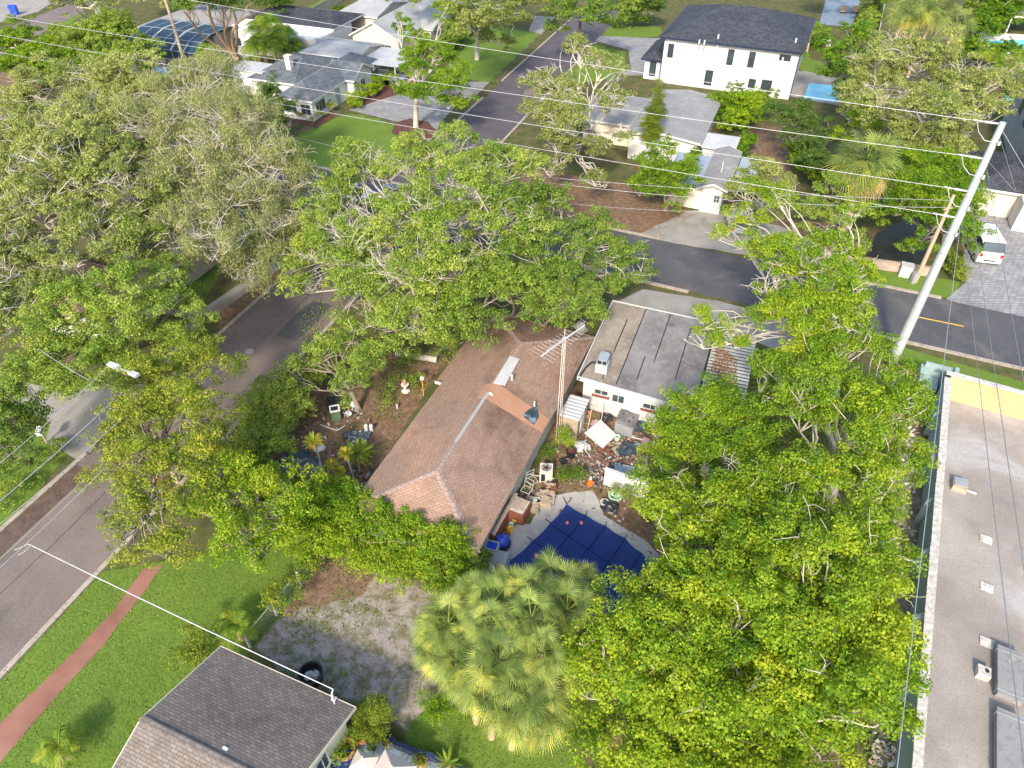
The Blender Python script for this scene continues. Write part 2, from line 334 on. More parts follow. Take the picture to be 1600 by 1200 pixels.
def tree(name, label, cat, bpx, lobes, mat, seed, leaf=.13, per=95, dens=5.5, bark='bark', twigs=18, tr=.35, sq=.72, gap=-.25, clr=(.42, .85),
         tint=.5, hang=False, group=None, fork=.35, bare=0, aspect=.62, twr=.045, puff=1.7, rs=1.12):
    """lobes: (px, py, height, radius) seen in the photograph; each lobe is filled with leaf clumps carried by limbs"""
    rng = np.random.default_rng(seed); rg = random.Random(seed)
    base_ = P(*bpx); root = thing(name, label, cat, None, group, base_)
    B = np.array(base_); LB = []
    for (px, py, z, r) in lobes: LB.append((np.array(P(px, py, z))-B, r*rs))
    cl = []; ct = []
    for c, r in LB:
        np_ = max(4, int(puff*1.35*r*r)+1); d = rng.normal(size=(np_, 3)); d[:, 2] = np.abs(d[:, 2])*1.2-.4
        d /= np.linalg.norm(d, axis=1, keepdims=True)
        pr = rng.uniform(.55, 1.15, np_)*min(1.0, .28+r*.32)
        pc = c+d*(r*(.4+.42*rng.random(np_)))[:, None]*np.array([1, 1, sq])+rng.normal(size=(np_, 3))*np.array([.1, .1, .18])*r
        kp = lump(pc, .9, seed) > gap-.25; pc = pc[kp]; pr = pr[kp]
        nc = np.maximum(3, (dens*3.1*pr*pr/(clr[1]/.75)).astype(int)); k = np.repeat(np.arange(len(pc)), nc); n = len(k)
        d = rng.normal(size=(n, 3)); d[:, 2] = np.abs(d[:, 2])*1.2-.45; d /= np.linalg.norm(d, axis=1, keepdims=True)
        rr = pr[k]*(.55+.5*rng.random(n)); inner = rng.random(n) < .15; rr[inner] *= .5
        p = pc[k]+d*rr[:, None]*np.array([1, 1, .72])
        keep = lump(p, 2.1, seed) > gap-.15
        p = p[keep]; m = len(p); rad = rng.uniform(clr[0]*.6, clr[1]*.56, m)
        pt = rng.normal(size=len(pc))*.09
        cl.append(np.c_[p, rad]); ct.append(tint+pt[k][keep]+lump(p, .5, seed+5)*.07+rng.normal(size=m)*.06)
    cl = np.vstack(cl); ct = np.concatenate(ct); cl[:, 2] = np.maximum(cl[:, 2], .25)
    leaf *= .52; c, nr, t = clump_leaves(cl, rng, per*3.2, leaf, ctint=ct)
    sz = leaf*rng.uniform(.4, 1.45, len(c))
    dr = None
    if hang:
        c[:, 2] -= rng.random(len(c))**2*1.0; dr = np.array([[0, 0, -1.5]]); sz *= 1.3; aspect = .3
    leaf_mesh('crown', c, nr, sz, t, mat, root, rng, aspect, dr)
    mb = MB(); top = max(q[0][2] for q in LB); cx = np.mean([q[0] for q in LB], axis=0)
    F0 = Vector((cx[0]*.25, cx[1]*.25, top*fork))
    mb.tube([(0, 0, -.2), (0, 0, .2), tuple(Vector((F0.x*.4, F0.y*.4, F0.z*.55))), tuple(F0)], [tr*1.5, tr*1.1, tr*.9, tr*.8], 8)
    for i, (c0, r) in enumerate(LB):
        e = Vector(c0)+Vector((0, 0, -r*.25)); L = (e-F0).length; k = max(4, int(L/1.2))
        pts = curve(F0, e, .12, k, rg); r0 = tr*.42*min(1, .5+r/6)
        mb.tube(pts, [r0*(1-.72*j/k) for j in range(k+1)], 6)
        m = cl[np.linalg.norm(cl[:, :3]-c0, axis=1) < r*1.25]
        for q in range(min(int(twigs*.6), len(m))):
            g = m[rg.randrange(len(m))]; st = pts[rg.randint(max(1, k//2), k)]
            en = Vector(g[:3])+Vector((0, 0, g[3]*(-.3+.75*rg.random())))
            kk = 5; pp = curve(st, en, .16, kk, rg)
            mb.tube(pp, [twr*.75*(1.5-1.15*j/kk)*(.6+.25*r) for j in range(kk+1)], 4, cap=False)
        tb_ = twr*.5
        for q in range(int(bare*r*.3)):
            a = rg.uniform(0, 6.28); el = rg.uniform(.1, 1.1)
            en = Vector(c0)+Vector((math.cos(a)*math.cos(el), math.sin(a)*math.cos(el), math.sin(el)*sq))*r*rg.uniform(.9, 1.12)
            pp = curve(e, en, .2, 6, rg); mb.tube(pp, [tb_*(1.5-1.1*j/6)*(.6+.2*r) for j in range(7)], 4, cap=False)
            for w_ in range(4):
                s0 = pp[rg.randint(2, 5)]; e2 = s0+Vector((rg.uniform(-1, 1), rg.uniform(-1, 1), rg.uniform(-.2, .9)))*r*.3
                mb.tube(curve(s0, e2, .2, 3, rg), [tb_*.9, tb_*.7, tb_*.5, tb_*.35], 4, cap=False)
    mb.build('trunk', bark, root, uv=False)
    return root
def shrub(name, label, cat, bl, mat, seed, leaf=.1, per=80, dens=7, group=None, tint=.5, clr=(.3, .55), sq=.8, gap=-.5):
    """bl: (px, py, height, radius) lobes of a bush standing on the ground"""
    return tree(name, label, cat, (bl[0][0], bl[0][1]+14), bl, mat, seed, leaf, per, dens, 'bark', 3, .05, sq, gap-.6, clr, tint, group=group, fork=.2, twr=.015, puff=3.2, rs=1.22)
def frond_fan(cen, dirs, L, rng, nb=18):
    """palmate fronds: returns triangle-strip quads"""
    V = []; T = []
    for d in dirs:
        d = d/np.linalg.norm(d); pet = L*rng.uniform(.55, 1.0)
        hub = cen+d*pet+np.array([0, 0, -.06*pet*pet]); d2 = d+np.array([0, 0, -.35]); d2 /= np.linalg.norm(d2)
        side = np.cross(d2, [0, 0, 1]); side /= np.linalg.norm(side)+1e-9
        roll = rng.normal()*.6; up = np.cross(side, d2); side = side*math.cos(roll)+up*math.sin(roll)
        w0 = .02*L; V.append([cen-side*w0, cen+side*w0, hub+side*w0, hub-side*w0]); tb = rng.normal()*.13+.46+(.17 if d[2] < -.15 else -.03); T.append(tb)
        for j in range(nb):
            a = (j/(nb-1)-.5)*4.3; q = d2*math.cos(a)+side*math.sin(a)
            l = L*.82*rng.uniform(.75, 1.0)*(.6+.4*math.cos(a*.5)); pw = np.cross(q, np.cross(side, d2)); pw /= np.linalg.norm(pw)+1e-9; ww = .019*L
            m_ = hub+q*l*.5; e = hub+q*l+np.array([0, 0, -.22*l])
            V.append([hub, m_-pw*ww, e, m_+pw*ww]); T.append(tb+rng.normal()*.1+.06)
    return V, T
def frond_feather(cen, dirs, L, rng, nl=22, drp=.5, wid=.3):
    V = []; T = []
    for d in dirs:
        d = d/np.linalg.norm(d); side = np.cross(d, [0, 0, 1]); side /= np.linalg.norm(side)+1e-9
        tb = .45+rng.normal()*.13; l = L*rng.uniform(.8, 1.1)
        pt = [cen+d*l*s+np.array([0, 0, -drp*l*s*s]) for s in np.linspace(0, 1, nl)]
        for i in range(nl-1):
            up = np.array([0, 0, .012*L+.004]); V.append([pt[i]-side*.01*L, pt[i]+side*.01*L, pt[i+1]+side*.01*L, pt[i+1]-side*.01*L]); T.append(tb+.2)
            s = i/(nl-1); ll = wid*L*math.sin(math.pi*(.12+.83*s))
            tn = (pt[i+1]-pt[i]); tn /= np.linalg.norm(tn)
            for sg in (-1, 1):
                q = side*sg+tn*.55+np.array([0, 0, -.2+rng.normal()*.1]); q /= np.linalg.norm(q)
                m_ = pt[i]+q*ll*.5; e = pt[i]+q*ll+np.array([0, 0, -.2*ll]); V.append([pt[i], m_-tn*.018*L, e, m_+tn*.018*L]); T.append(tb+rng.normal()*.1)
    return V, T
def quad_mesh(name, V, T, mat, parent):
    v = np.array(V, dtype=np.float32); n = len(v); me = bpy.data.meshes.new(name)
    me.vertices.add(4*n); me.vertices.foreach_set('co', v.reshape(-1))
    me.loops.add(4*n); me.loops.foreach_set('vertex_index', np.arange(4*n, dtype=np.int32))
    me.polygons.add(n); me.polygons.foreach_set('loop_start', np.arange(n, dtype=np.int32)*4); me.update(calc_edges=True)
    a = me.attributes.new('tint', 'FLOAT', 'FACE'); a.data.foreach_set('value', np.clip(np.array(T), 0, 1).astype(np.float32))
    me.materials.append(mat); o = bpy.data.objects.new(name, me); S.collection.objects.link(o); o.parent = parent; return o
def palm(name, label, top, seed, kind='fan', L=1.2, n=34, mat=None, cat='palm tree', group=None, trunk=.16, lean=(0, 0), low=-.6, nb=18, dry=0, bark='bark_tan', drp=.5, wid=.3):
    """top: (px, py, height) of the heart of the crown"""
    rng = np.random.default_rng(seed); T = P(*top); b = Vector((T.x+lean[0], T.y+lean[1], 0))
    root = thing(name, label, cat, None, group, b); c = np.array(T-b)
    def dirs(n, lo, hi):
        o = []
        for i in range(n):
            z = lo+(hi-lo)*(i+.5)/n; a = i*2.39996+rng.normal()*.15; o.append(np.array([math.cos(a)*math.sqrt(max(1-z*z, .02)), math.sin(a)*math.sqrt(max(1-z*z, .02)), z]))
        return o
    f = frond_fan if kind == 'fan' else frond_feather
    V, TT = f(c, dirs(n, low, .95), L, rng, nb) if kind == 'fan' else f(c, dirs(n, low, .9), L, rng, nb, drp, wid)
    quad_mesh('crown', V, TT, mat or L_PALM, root)
    if dry:
        V, TT = f(c-np.array([0, 0, .1]), dirs(dry, -.97, -.6), L*.9, rng, nb) if kind == 'fan' else f(c, dirs(dry, -.8, -.4), L*.8, rng, nb, .7, wid)
        quad_mesh('dry_fronds', V, TT, L_DRY, root)
    mb = MB(); C_ = Vector(c)
    mb.tube([(0, 0, -.1), tuple(C_*.33), tuple(C_*.7), tuple(C_)], [trunk*1.2, trunk, trunk*.95, trunk*.9], 8); mb.build('trunk', bark, root, uv=False)
    return root
# ------------------------------------------------------------------ building helpers
def roof(parent, x0, x1, y0, y1, ze, zr, axis='y', h0=0, h1=0, mat='shingle_grey', th=.16, name='roof', wallmat=None, inset=.4, fascia='white'):
    """pitched roof over the rectangle; ridge runs along axis, h0/h1 = hip run at each end (0 = gable)"""
    def q(u, v, z): return (v, u, z) if axis == 'y' else (u, v, z)
    if axis == 'y': u0, u1, v0, v1 = y0, y1, x0, x1
    else: u0, u1, v0, v1 = x0, x1, y0, y1
    vm = (v0+v1)/2; top = [q(u0, v0, ze), q(u1, v0, ze), q(u1, v1, ze), q(u0, v1, ze), q(u0+h0, vm, zr), q(u1-h1, vm, zr)]
    bot = [(a, b, z-th) for a, b, z in top]
    fl = [(0, 1, 5, 4), (2, 3, 4, 5)]
    if h0: fl.append((3, 0, 4))
    if h1: fl.append((1, 2, 5))
    if axis == 'y': fl = [f[::-1] for f in fl]
    mb = MB(); mb.add(top, fl); mb.add(bot, [f[::-1] for f in fl]); r = mb.build(name, mat, parent)
    fb = MB(); rim = [0, 1, 2, 3] if (h0 and h1) else ([0, 1, 5, 2, 3] if h0 else ([0, 1, 2, 3, 4] if h1 else [0, 1, 5, 2, 3, 4]))
    n = len(rim); vs = [Vector(top[i])+Vector((0, 0, .012)) for i in rim]+[Vector(bot[i])-Vector((0, 0, .05)) for i in rim]
    cen = sum(vs[:n], Vector())/n
    out = [v+Vector(((v.x-cen.x), (v.y-cen.y), 0)).normalized()*.035 for v in vs]
    fb.add(out+vs, [(i, (i+1) % n, n+(i+1) % n, n+i) for i in range(n)]+[(2*n+i, 2*n+(i+1) % n, 3*n+(i+1) % n, 3*n+i) for i in range(n)]+
           [(i, (i+1) % n, 2*n+(i+1) % n, 2*n+i) for i in range(n)])
    fb.build('fascia', fascia, r)
    if wallmat and not (h0 and h1):
        for hh, u, s in ((h0, u0+inset, 1), (h1, u1-inset, -1)):
            if not hh:
                g = MB(); k = (zr-ze)/(vm-v0); g.add([q(u, v0+inset, ze-th+inset*k), q(u, v1-inset, ze-th+inset*k), q(u, vm, zr-th)], [(0, 1, 2)])
                g.add([q(u, v0+inset, ze-th-.1), q(u, v1-inset, ze-th-.1), q(u, v1-inset, ze-th+inset*k), q(u, v0+inset, ze-th+inset*k)], [(0, 1, 2, 3)]); g.build('gable', wallmat, parent)
    return r
def walls(parent, x0, x1, y0, y1, z, mat, t=.2, name='wall'):
    mb = MB(); mb.b2(x0, x1, y0, y0+t, 0, z).b2(x0, x1, y1-t, y1, 0, z).b2(x0, x0+t, y0+t, y1-t, 0, z).b2(x1-t, x1, y0+t, y1-t, 0, z)
    return mb.build(name, mat, parent)
def window(parent, x, y, z, w_, h, side='y', out=-1, frame='white', bars=1, fw=.06):
    """side y: lies in a wall facing -y (out=-1) or +y; side x: facing -x/+x"""
    g = MB(); f = MB(); d = .03
    def bx(m, u0, u1, z0, z1, o0, o1):
        a, b = sorted((o0*out, o1*out))
        if side == 'y': m.b2(u0, u1, y+a, y+b, z0, z1)
        else: m.b2(x+a, x+b, u0, u1, z0, z1)
    c = x if side == 'y' else y
    o = None
    bx(f, c-w_/2, c+w_/2, z+h-fw, z+h, -.02, .07); bx(f, c-w_/2, c+w_/2, z, z+fw, -.02, .07)
    bx(f, c-w_/2, c-w_/2+fw, z+fw, z+h-fw, -.02, .07); bx(f, c+w_/2-fw, c+w_/2, z+fw, z+h-fw, -.02, .07)
    for i in range(bars): k = c-w_/2+(i+1)*w_/(bars+1); bx(f, k-.02, k+.02, z+fw, z+h-fw, -.01, .055)
    fo = f.build('window', frame, parent)
    bx(g, c-w_/2+fw, c+w_/2-fw, z+fw, z+h-fw, -.01, .03); g.build('pane', 'glass', fo)
    return fo
def corr(parent, x0, x1, y0, y1, z0, z1, axis, mat, pitch=.3, name='roof', th=.05):
    """corrugated sheet, ribs run along axis; height goes z0 -> z1 from (x0,y0) side to the far side along axis"""
    mb = MB(); u0, u1, v0, v1 = (x0, x1, y0, y1) if axis == 'x' else (y0, y1, x0, x1)
    n = max(2, int((v1-v0)/pitch)); vs = []
    for i in range(2*n+1):
        v = v0+(v1-v0)*i/(2*n); dz = th*(i % 2)
        for (u, z) in ((u0, z0), (u1, z1)): vs.append((u, v, z+dz) if axis == 'x' else (v, u, z+dz))
    k = len(vs); vs += [(a, b, c-.03) for a, b, c in vs]
    fs = [(2*i, 2*i+1, 2*i+3, 2*i+2) for i in range(2*n)]; fs += [tuple(k+j for j in f[::-1]) for f in fs]
    fs += [(2*i, 2*i+2, k+2*i+2, k+2*i) for i in range(2*n)]+[(2*i+1, 2*i+3, k+2*i+3, k+2*i+1) for i in range(2*n)]+[(0, 1, k+1, k), (4*n, 4*n+1, k+4*n+1, k+4*n)]
    mb.add(vs, fs); return mb.build(name, mat, parent)
# ================================================================== the ground
def pxpoly(l, z=0): return np.array([P(x, y, z)[:2] for x, y in l])
def sdist(pts, poly):
    """signed distance (positive inside) of 2-d points to a polygon"""
    n = len(poly); d = np.full(len(pts), 1e9); ins = np.zeros(len(pts), bool)
    for i in range(n):
        a, b = poly[i], poly[(i+1) % n]; e = b-a; w_ = pts-a
        t = np.clip((w_@e)/(e@e+1e-9), 0, 1); d = np.minimum(d, np.linalg.norm(w_-t[:, None]*e, axis=1))
        c = ((a[1] > pts[:, 1]) != (b[1] > pts[:, 1])); ins ^= c & (pts[:, 0] < (b[0]-a[0])*(pts[:, 1]-a[1])/(b[1]-a[1]+1e-12)+a[0])
    return np.where(ins, d, -d)
LAWN = [[(-40,1100),(150,895),(240,880),(470,835),(512,868),(395,1015),(300,1080),(180,1260),(-60,1260)],
        [(470,208),(545,176),(600,188),(650,222),(600,270),(500,270),(445,225)], [(690,80),(765,40),(845,52),(765,128),(712,122)],
        [(930,38),(1034,42),(1030,58),(925,60)], [(905,64),(975,80),(985,120),(900,130),(870,110)],
        [(690,1085),(850,1115),(960,1260),(600,1260),(640,1130)], [(1385,535),(1610,600),(1610,625),(1500,600),(1405,575)],
        [(1355,418),(1500,440),(1490,468),(1350,440)], [(1250,85),(1290,100),(1280,118),(1250,112)],
        [(250,400),(330,380),(350,420),(312,480),(250,440)], [(80,585),(155,600),(150,645),(90,620)],
        [(475,15),(540,-20),(510,60),(480,80),(462,50)], [(-20,700),(110,650),(118,690),(0,850),(-30,860)], [(86,38),(130,18),(132,24),(90,46)]]
DIRT = [[(505,872),(700,925),(680,990),(600,960),(540,1000),(395,1015)], [(430,640),(640,540),(700,560),(560,780),(420,740)],
        [(880,600),(1090,650),(1080,900),(980,860),(930,770),(860,770),(790,840),(860,690)], [(800,260),(1000,290),(1090,335),(1000,372),(830,320)],
        [(330,480),(450,410),(460,425),(350,530)], [(0,95),(140,140),(140,160),(0,145)], [(1200,340),(1310,350),(1300,400),(1210,400)],
        [(930,1140),(1010,1130),(1000,1200),(940,1180)], [(1395,610),(1450,600),(1430,1240),(1370,1240)], [(1380,545),(1445,565),(1440,590),(1380,600)],
        [(470,200),(520,182),(455,215)], [(1170,195),(1240,200),(1240,290),(1180,270)], [(380,850),(440,845),(430,900),(370,880)]]
SAND = [[(395,1012),(440,960),(560,935),(600,890),(690,925),(680,1000),(710,1090),(650,1150),(590,1110),(440,1050)], [(1400,700),(1440,690),(1420,1240),(1360,1240)],
        [(1390,590),(1440,600),(1430,650),(1400,640)]]
def ground_sheet():
    xs = np.concatenate([np.arange(-62, 62.01, .35)]); ys = np.arange(6, 78.01, .35)
    vs = []; fs = []; o = 0
    def grid(xs, ys):
        nonlocal o
        X, Y = np.meshgrid(xs, ys); v = np.c_[X.ravel(), Y.ravel(), np.zeros(X.size)]; nx = len(xs); ny = len(ys)
        i = np.arange((ny-1)*(nx-1)); r = i//(nx-1); c = i % (nx-1); a = r*nx+c+o
        vs.append(v); fs.append(np.c_[a, a+1, a+1+nx, a+nx]); o += len(v)
    grid(xs, ys); grid(np.arange(-130, 130.01, 1.0), np.arange(ys[-1], 175.1, 1.0))
    grid(np.array([-600, 600.]), np.array([175.078, 900.])) ; grid(np.array([-600., -130.]), np.array([-300., 175.1])); grid(np.array([130., 600.]), np.array([-300., 175.1]))
    grid(np.array([-130., 130.]), np.array([-300., 6.])); grid(np.array([-130., -62.]), np.array([6., ys[-1]])); grid(np.array([xs[-1], 130.]), np.array([6., ys[-1]]))
    v = np.vstack(vs); f = np.vstack(fs)
    me = bpy.data.meshes.new('ground'); me.vertices.add(len(v)); me.vertices.foreach_set('co', v.ravel().astype(np.float32))
    me.loops.add(4*len(f)); me.loops.foreach_set('vertex_index', f.ravel().astype(np.int32))
    me.polygons.add(len(f)); me.polygons.foreach_set('loop_start', np.arange(len(f), dtype=np.int32)*4); me.update(calc_edges=True)
    col = np.zeros((len(v), 4), np.float32)
    for ch, L, so in ((0, LAWN, .5), (1, DIRT, .9), (2, SAND, 1.4)):
        for pl in L: col[:, ch] = np.maximum(col[:, ch], np.clip(.5+sdist(v[:, :2], pxpoly(pl))/so, 0, 1))
    a = me.color_attributes.new('mask', 'FLOAT_COLOR', 'POINT'); a.data.foreach_set('color', col.ravel())
    m, t, b = base('ground'); p = pos(t)
    at = _n(t, 'ShaderNodeAttribute', attribute_name='mask'); sp = _n(t, 'ShaderNodeSeparateColor'); t.links.new(at.outputs['Color'], sp.inputs[0])
    def edge(ch, sc, lo=.42, hi=.58, amt=.9):
        n = noise(t, p, sc, 7, .7); mm = _n(t, 'ShaderNodeMath', operation='MULTIPLY_ADD'); t.links.new(n, mm.inputs[0]); mm.inputs[1].default_value = amt; t.links.new(sp.outputs[ch], mm.inputs[2])
        s2 = _n(t, 'ShaderNodeMath', operation='SUBTRACT'); t.links.new(mm.outputs[0], s2.inputs[0]); s2.inputs[1].default_value = amt/2
        return ramp(t, [(lo, (0, 0, 0)), (hi, (1, 1, 1))], s2.outputs[0])
    fine = noise(t, p, 7, 4, .8); big = noise(t, p, .35, 5, .6)
    scrub = mixc(t, ramp(t, [(.4, (0,)*3), (.62, (1,)*3)], noise(t, p, .8, 8, .7)), (.07, .095, .025), (.15, .12, .065))
    lawn = mixc(t, big, (.09, .17, .028), (.175, .255, .045)); lawn = mixc(t, .8, lawn, ramp(t, [(.3, (.72, .72, .72)), (.7, (1.3, 1.25, 1.2))], fine), 'MULTIPLY')
    lawn = mixc(t, ramp(t, [(.56, (0,)*3), (.74, (.6,)*3)], noise(t, p, .55, 7, .7)), lawn, (.19, .15, .06))
    dirt = ramp(t, [(.3, (.09, .055, .035)), (.5, (.2, .125, .085)), (.68, (.33, .23, .17))], noise(t, p, 2.2, 10, .75))
    dirt = mixc(t, ramp(t, [(.52, (0,)*3), (.66, (.75,)*3)], noise(t, p, .6, 8, .75)), dirt, (.15, .17, .05))
    sand = mixc(t, ramp(t, [(.44, (1,)*3), (.56, (0,)*3)], noise(t, p, 1.3, 10, .82)), (.36, .315, .285), (.17, .155, .085))
    c = mixc(t, edge(1, .9), scrub, dirt); c = mixc(t, edge(2, .7, amt=.7), c, sand); c = mixc(t, edge(0, 1.6, amt=.35), c, lawn)
    c = mixc(t, .6, c, ramp(t, [(.3, (.7,)*3), (.7, (1.3,)*3)], noise(t, p, 12, 3, .8)), 'MULTIPLY')
    t.links.new(c, b.inputs['Base Color']); b.inputs['Roughness'].default_value = .95; b.inputs['Specular IOR Level'].default_value = .1
    bump(t, b, noise(t, p, 9, 5, .8), .5, .06)
    me.materials.append(m); o_ = bpy.data.objects.new('ground', me); S.collection.objects.link(o_); o_['kind'] = 'structure'
ground_sheet()
def sheet(name, px, z, mat, jit=0, kind='structure', seed=1, step=.35):
    pts = [P(x, y)[:2] for x, y in px]
    if jit:
        rg = random.Random(seed); out = []
        for i, a in enumerate(pts):
            b = pts[(i+1) % len(pts)]; L = math.dist(a, b); k = max(1, int(L/step))
            nx, ny = -(b[1]-a[1])/L, (b[0]-a[0])/L
            for j in range(k):
                t = j/k; q = jit*(math.sin(t*L*1.9+seed)*.5+math.sin(t*L*4.7+seed*2)*.3+rg.uniform(-.4, .4)); out.append((a[0]+(b[0]-a[0])*t+nx*q, a[1]+(b[1]-a[1])*t+ny*q))
        pts = out
    mb = MB(); mb.flat(pts, z); return struct(name, mb, mat)
# ------------------------------------------------------------------ streets
A_ = R(20.5); da = Vector((math.sin(A_), math.cos(A_))); ra = Vector((math.cos(A_), -math.sin(A_)))
e0 = Vector((-25.27, 16.7))                           # a point on the east kerb of the long street
def st(u, v): q = e0+da*u+ra*v; return (q.x, q.y)      # u along, v to the right
B_ = R(113.7); db = Vector((math.sin(B_), math.cos(B_))); rb = Vector((math.cos(B_), -math.sin(B_)))
f0 = Vector(P(1030, 375)[:2])                          # a point on the north kerb of the cross street
def cr(u, v): q = f0+db*u+rb*v; return (q.x, q.y)      # u to the right, v towards the camera is positive
RW = 7.2
mb = MB(); mb.flat([st(-30, -RW), st(-30, 0), st(38, 0), st(38, -RW)], .008); struct('road', mb, 'asphalt_worn')
mb = MB(); mb.flat([st(38, -RW), st(38, 0), st(170, 0), st(170, -RW)], .008); struct('road', mb, 'asphalt')
mb = MB(); mb.flat([cr(-150, 7.3), cr(90, 7.3), cr(90, 0), cr(-150, 0)], .013); struct('cross_road', mb, 'asphalt_dark')
def kerb(name, pts, wd=.3, h=.13, mat='kerb'):
    mb = MB()
    for a, b in zip(pts, pts[1:]):
        a = Vector(a); b = Vector(b); L = (b-a).length; n = max(1, int(L/3)); rz = math.atan2((b-a).y, (b-a).x)
        for i in range(n):
            m_ = a.lerp(b, (i+.5)/n); mb.box((m_.x, m_.y, h/2), (L/n-.02, wd, h), rz)
    return struct(name, mb, mat)
kerb('kerb', [st(-30, .15), st(36.5, .15)]); kerb('kerb', [st(-30, -RW-.15), st(13, -RW-.15)]); kerb('kerb', [st(19, -RW-.15), st(44, -RW-.15)])
kerb('kerb', [st(56, .15), st(106, .15)], mat='kerb'); kerb('kerb', [st(53, -RW-.15), st(81, -RW-.15)]); kerb('kerb', [st(88, -RW-.15), st(122, -RW-.15)])
kerb('kerb', [cr(-9, -.15), cr(0, -.15)]); kerb('kerb', [cr(13.5, -.15), cr(24, -.15)]); kerb('kerb', [cr(-100, -.15), cr(-26, -.15)])
kerb('kerb', [cr(-9, 7.45), cr(4.5, 7.45)]); kerb('kerb', [cr(13, 7.45), cr(60, 7.45)]); kerb('kerb', [cr(-100, 7.45), cr(-26, 7.45)])
for a, b in ((-30, 12),): 
    mb = MB(); mb.flat([st(a, -RW), st(a, -RW+1.5), st(b, -RW+1.3), st(b, -RW)], .018); struct('gutter', mb, 'gutter')
mb = MB(); mb.flat([st(-30, -RW+1.52), st(-30, -RW+1.6), st(13, -RW+1.5), st(13, -RW+1.42)], .022); struct('gutter_edge', mb, 'concrete')
for k in range(-30, 60, 1):                            # the sealed crack along the middle of the street
    pass
mb = MB(); rg = random.Random(3); pr = None
for i in range(120):
    u = -30+i*.55; v = -RW/2-.2+math.sin(i*.3)*.06+rg.uniform(-.03, .03)
    if pr: a, b = st(*pr), st(u, v); mb.add([(a[0]-.03, a[1], .02), (a[0]+.03, a[1], .02), (b[0]+.03, b[1], .02), (b[0]-.03, b[1], .02)], [(0, 1, 2, 3)])
    pr = (u, v)
struct('road_crack', mb, 'asphalt_dark')
for u0, u1, v0, v1, m_ in ((20, 23, -6.6, -4.2, 'asphalt'), (-6, -3.5, -6, -4.5, 'asphalt'), (28, 33, -3.2, -1.2, 'asphalt_dark'), (62, 68, -6, -3, 'asphalt_dark'), (84, 88, -3, -.6, 'asphalt_worn')):
    rg = random.Random(int(u0)); q = [(u0, v0), ((u0+u1)/2, v0-.1), (u1, v0+.2), (u1+.15, v1), ((u0+u1)/2, v1+.12), (u0-.1, v1-.1)]
    mb = MB(); mb.flat([st(*a) for a in q], .0125); struct('road_patch', mb, m_)
a, b = P(1431, 495), P(1505, 510); n_ = (b-a).normalized(); n_ = Vector((-n_.y, n_.x, 0))*.07
mb = MB(); mb.add([a-n_, b-n_, b+n_, a+n_], [(0, 1, 2, 3)]); o = struct('road_marking', mb, 'yellow'); o.location.z = .019
mb = MB()
for u0, u1 in ((-6, 0.8), (6, 11), (14, 30)):
    a = cr(u0, 3.3); b = cr(u1, 3.3); mb.add([(a[0], a[1]-.025, .019), (b[0], b[1]-.025, .019), (b[0], b[1]+.025, .019), (a[0], a[1]+.025, .019)], [(0, 1, 2, 3)])
struct('road_joint', mb, 'asphalt')
mb = MB(); rg = random.Random(21)
for k in range(26):
    f_ = st if k % 3 else cr; u = rg.uniform(12, 60) if f_ is st else rg.uniform(-2, 34); v = rg.uniform(-6.8, -.3) if f_ is st else rg.uniform(.3, 7); a_ = rg.uniform(0, 6.28); pr = None
    for i in range(rg.randint(5, 16)):
        a_ += rg.uniform(-.7, .7); u += math.cos(a_)*.28; v += math.sin(a_)*.28; lo_, hi_ = (-6.9, -.1) if f_ is st else (.1, 7.1); v = min(max(v, lo_), hi_); q_ = f_(u, v)
        if pr: d_ = Vector((q_[0]-pr[0], q_[1]-pr[1])).normalized()*.011; mb.add([(pr[0]-d_.y, pr[1]+d_.x, .0195), (q_[0]-d_.y, q_[1]+d_.x, .0195), (q_[0]+d_.y, q_[1]-d_.x, .0195), (pr[0]+d_.y, pr[1]-d_.x, .0195)], [(0, 1, 2, 3)])
        pr = q_
struct('road_cracks', mb, 'asphalt_dark')
mb = MB(); mb.lathe((*P(390, 549)[:2], .01), [(.32, 0), (.32, .012), (.0, .013)], 16); struct('manhole_cover', mb, 'metal_grey')
# ------------------------------------------------------------------ paths and drives
sheet('red_path', [(-60,1235),(0,1130),(125,1010),(185,945),(222,890),(255,882),(225,925),(160,1010),(60,1120),(-30,1230)], .01, 'red_path', .05)
sheet('sidewalk', [(305,490),(330,497),(445,415),(430,405),(318,482)], .012, 'concrete')
sheet('sidewalk', [(165,465),(180,448),(320,486),(310,503)], .016, 'concrete')
sheet('sidewalk', [(240,560),(305,495),(318,503),(262,570)], .012, 'concrete')
sheet('driveway', [(-40,575),(20,590),(100,615),(165,600),(240,600),(180,660),(128,722),(70,690),(80,660),(0,625),(-40,610)], .011, 'concrete', .06)
sheet('driveway', [(985,372),(1075,330),(1120,325),(1240,360),(1300,395),(1300,412),(1150,396),(1040,378)], .012, 'concrete', .08)
sheet('driveway', [(1005,452),(1120,470),(1240,500),(1240,560),(1150,520),(950,478)], .012, 'concrete', .05)
sheet('paved_drive', [(1505,400),(1535,300),(1640,330),(1700,520),(1600,500),(1478,468),(1510,440)], .012, 'paver')
sheet('paved_drive', [(545,172),(620,148),(700,130),(735,140),(690,190),(672,222),(640,195)], .012, 'paver')
sheet('driveway', [(722,128),(765,128),(740,154),(700,150)], .014, 'concrete')
sheet('driveway', [(835,25),(868,26),(846,54),(826,48)], .012, 'concrete')
sheet('paved_drive', [(938,56),(1034,60),(1030,105),(1008,118),(960,118),(985,105),(982,78),(930,64)], .012, 'paver')
sheet('carpark', [(-160,-60),(-10,-60),(100,-8),(60,18),(20,30),(-60,50),(-160,50)], .012, 'concrete')
sheet('side_street', [(-60,80),(0,60),(25,38),(110,5),(135,15),(85,42),(50,60),(0,92),(-60,110)], .016, 'asphalt_worn')
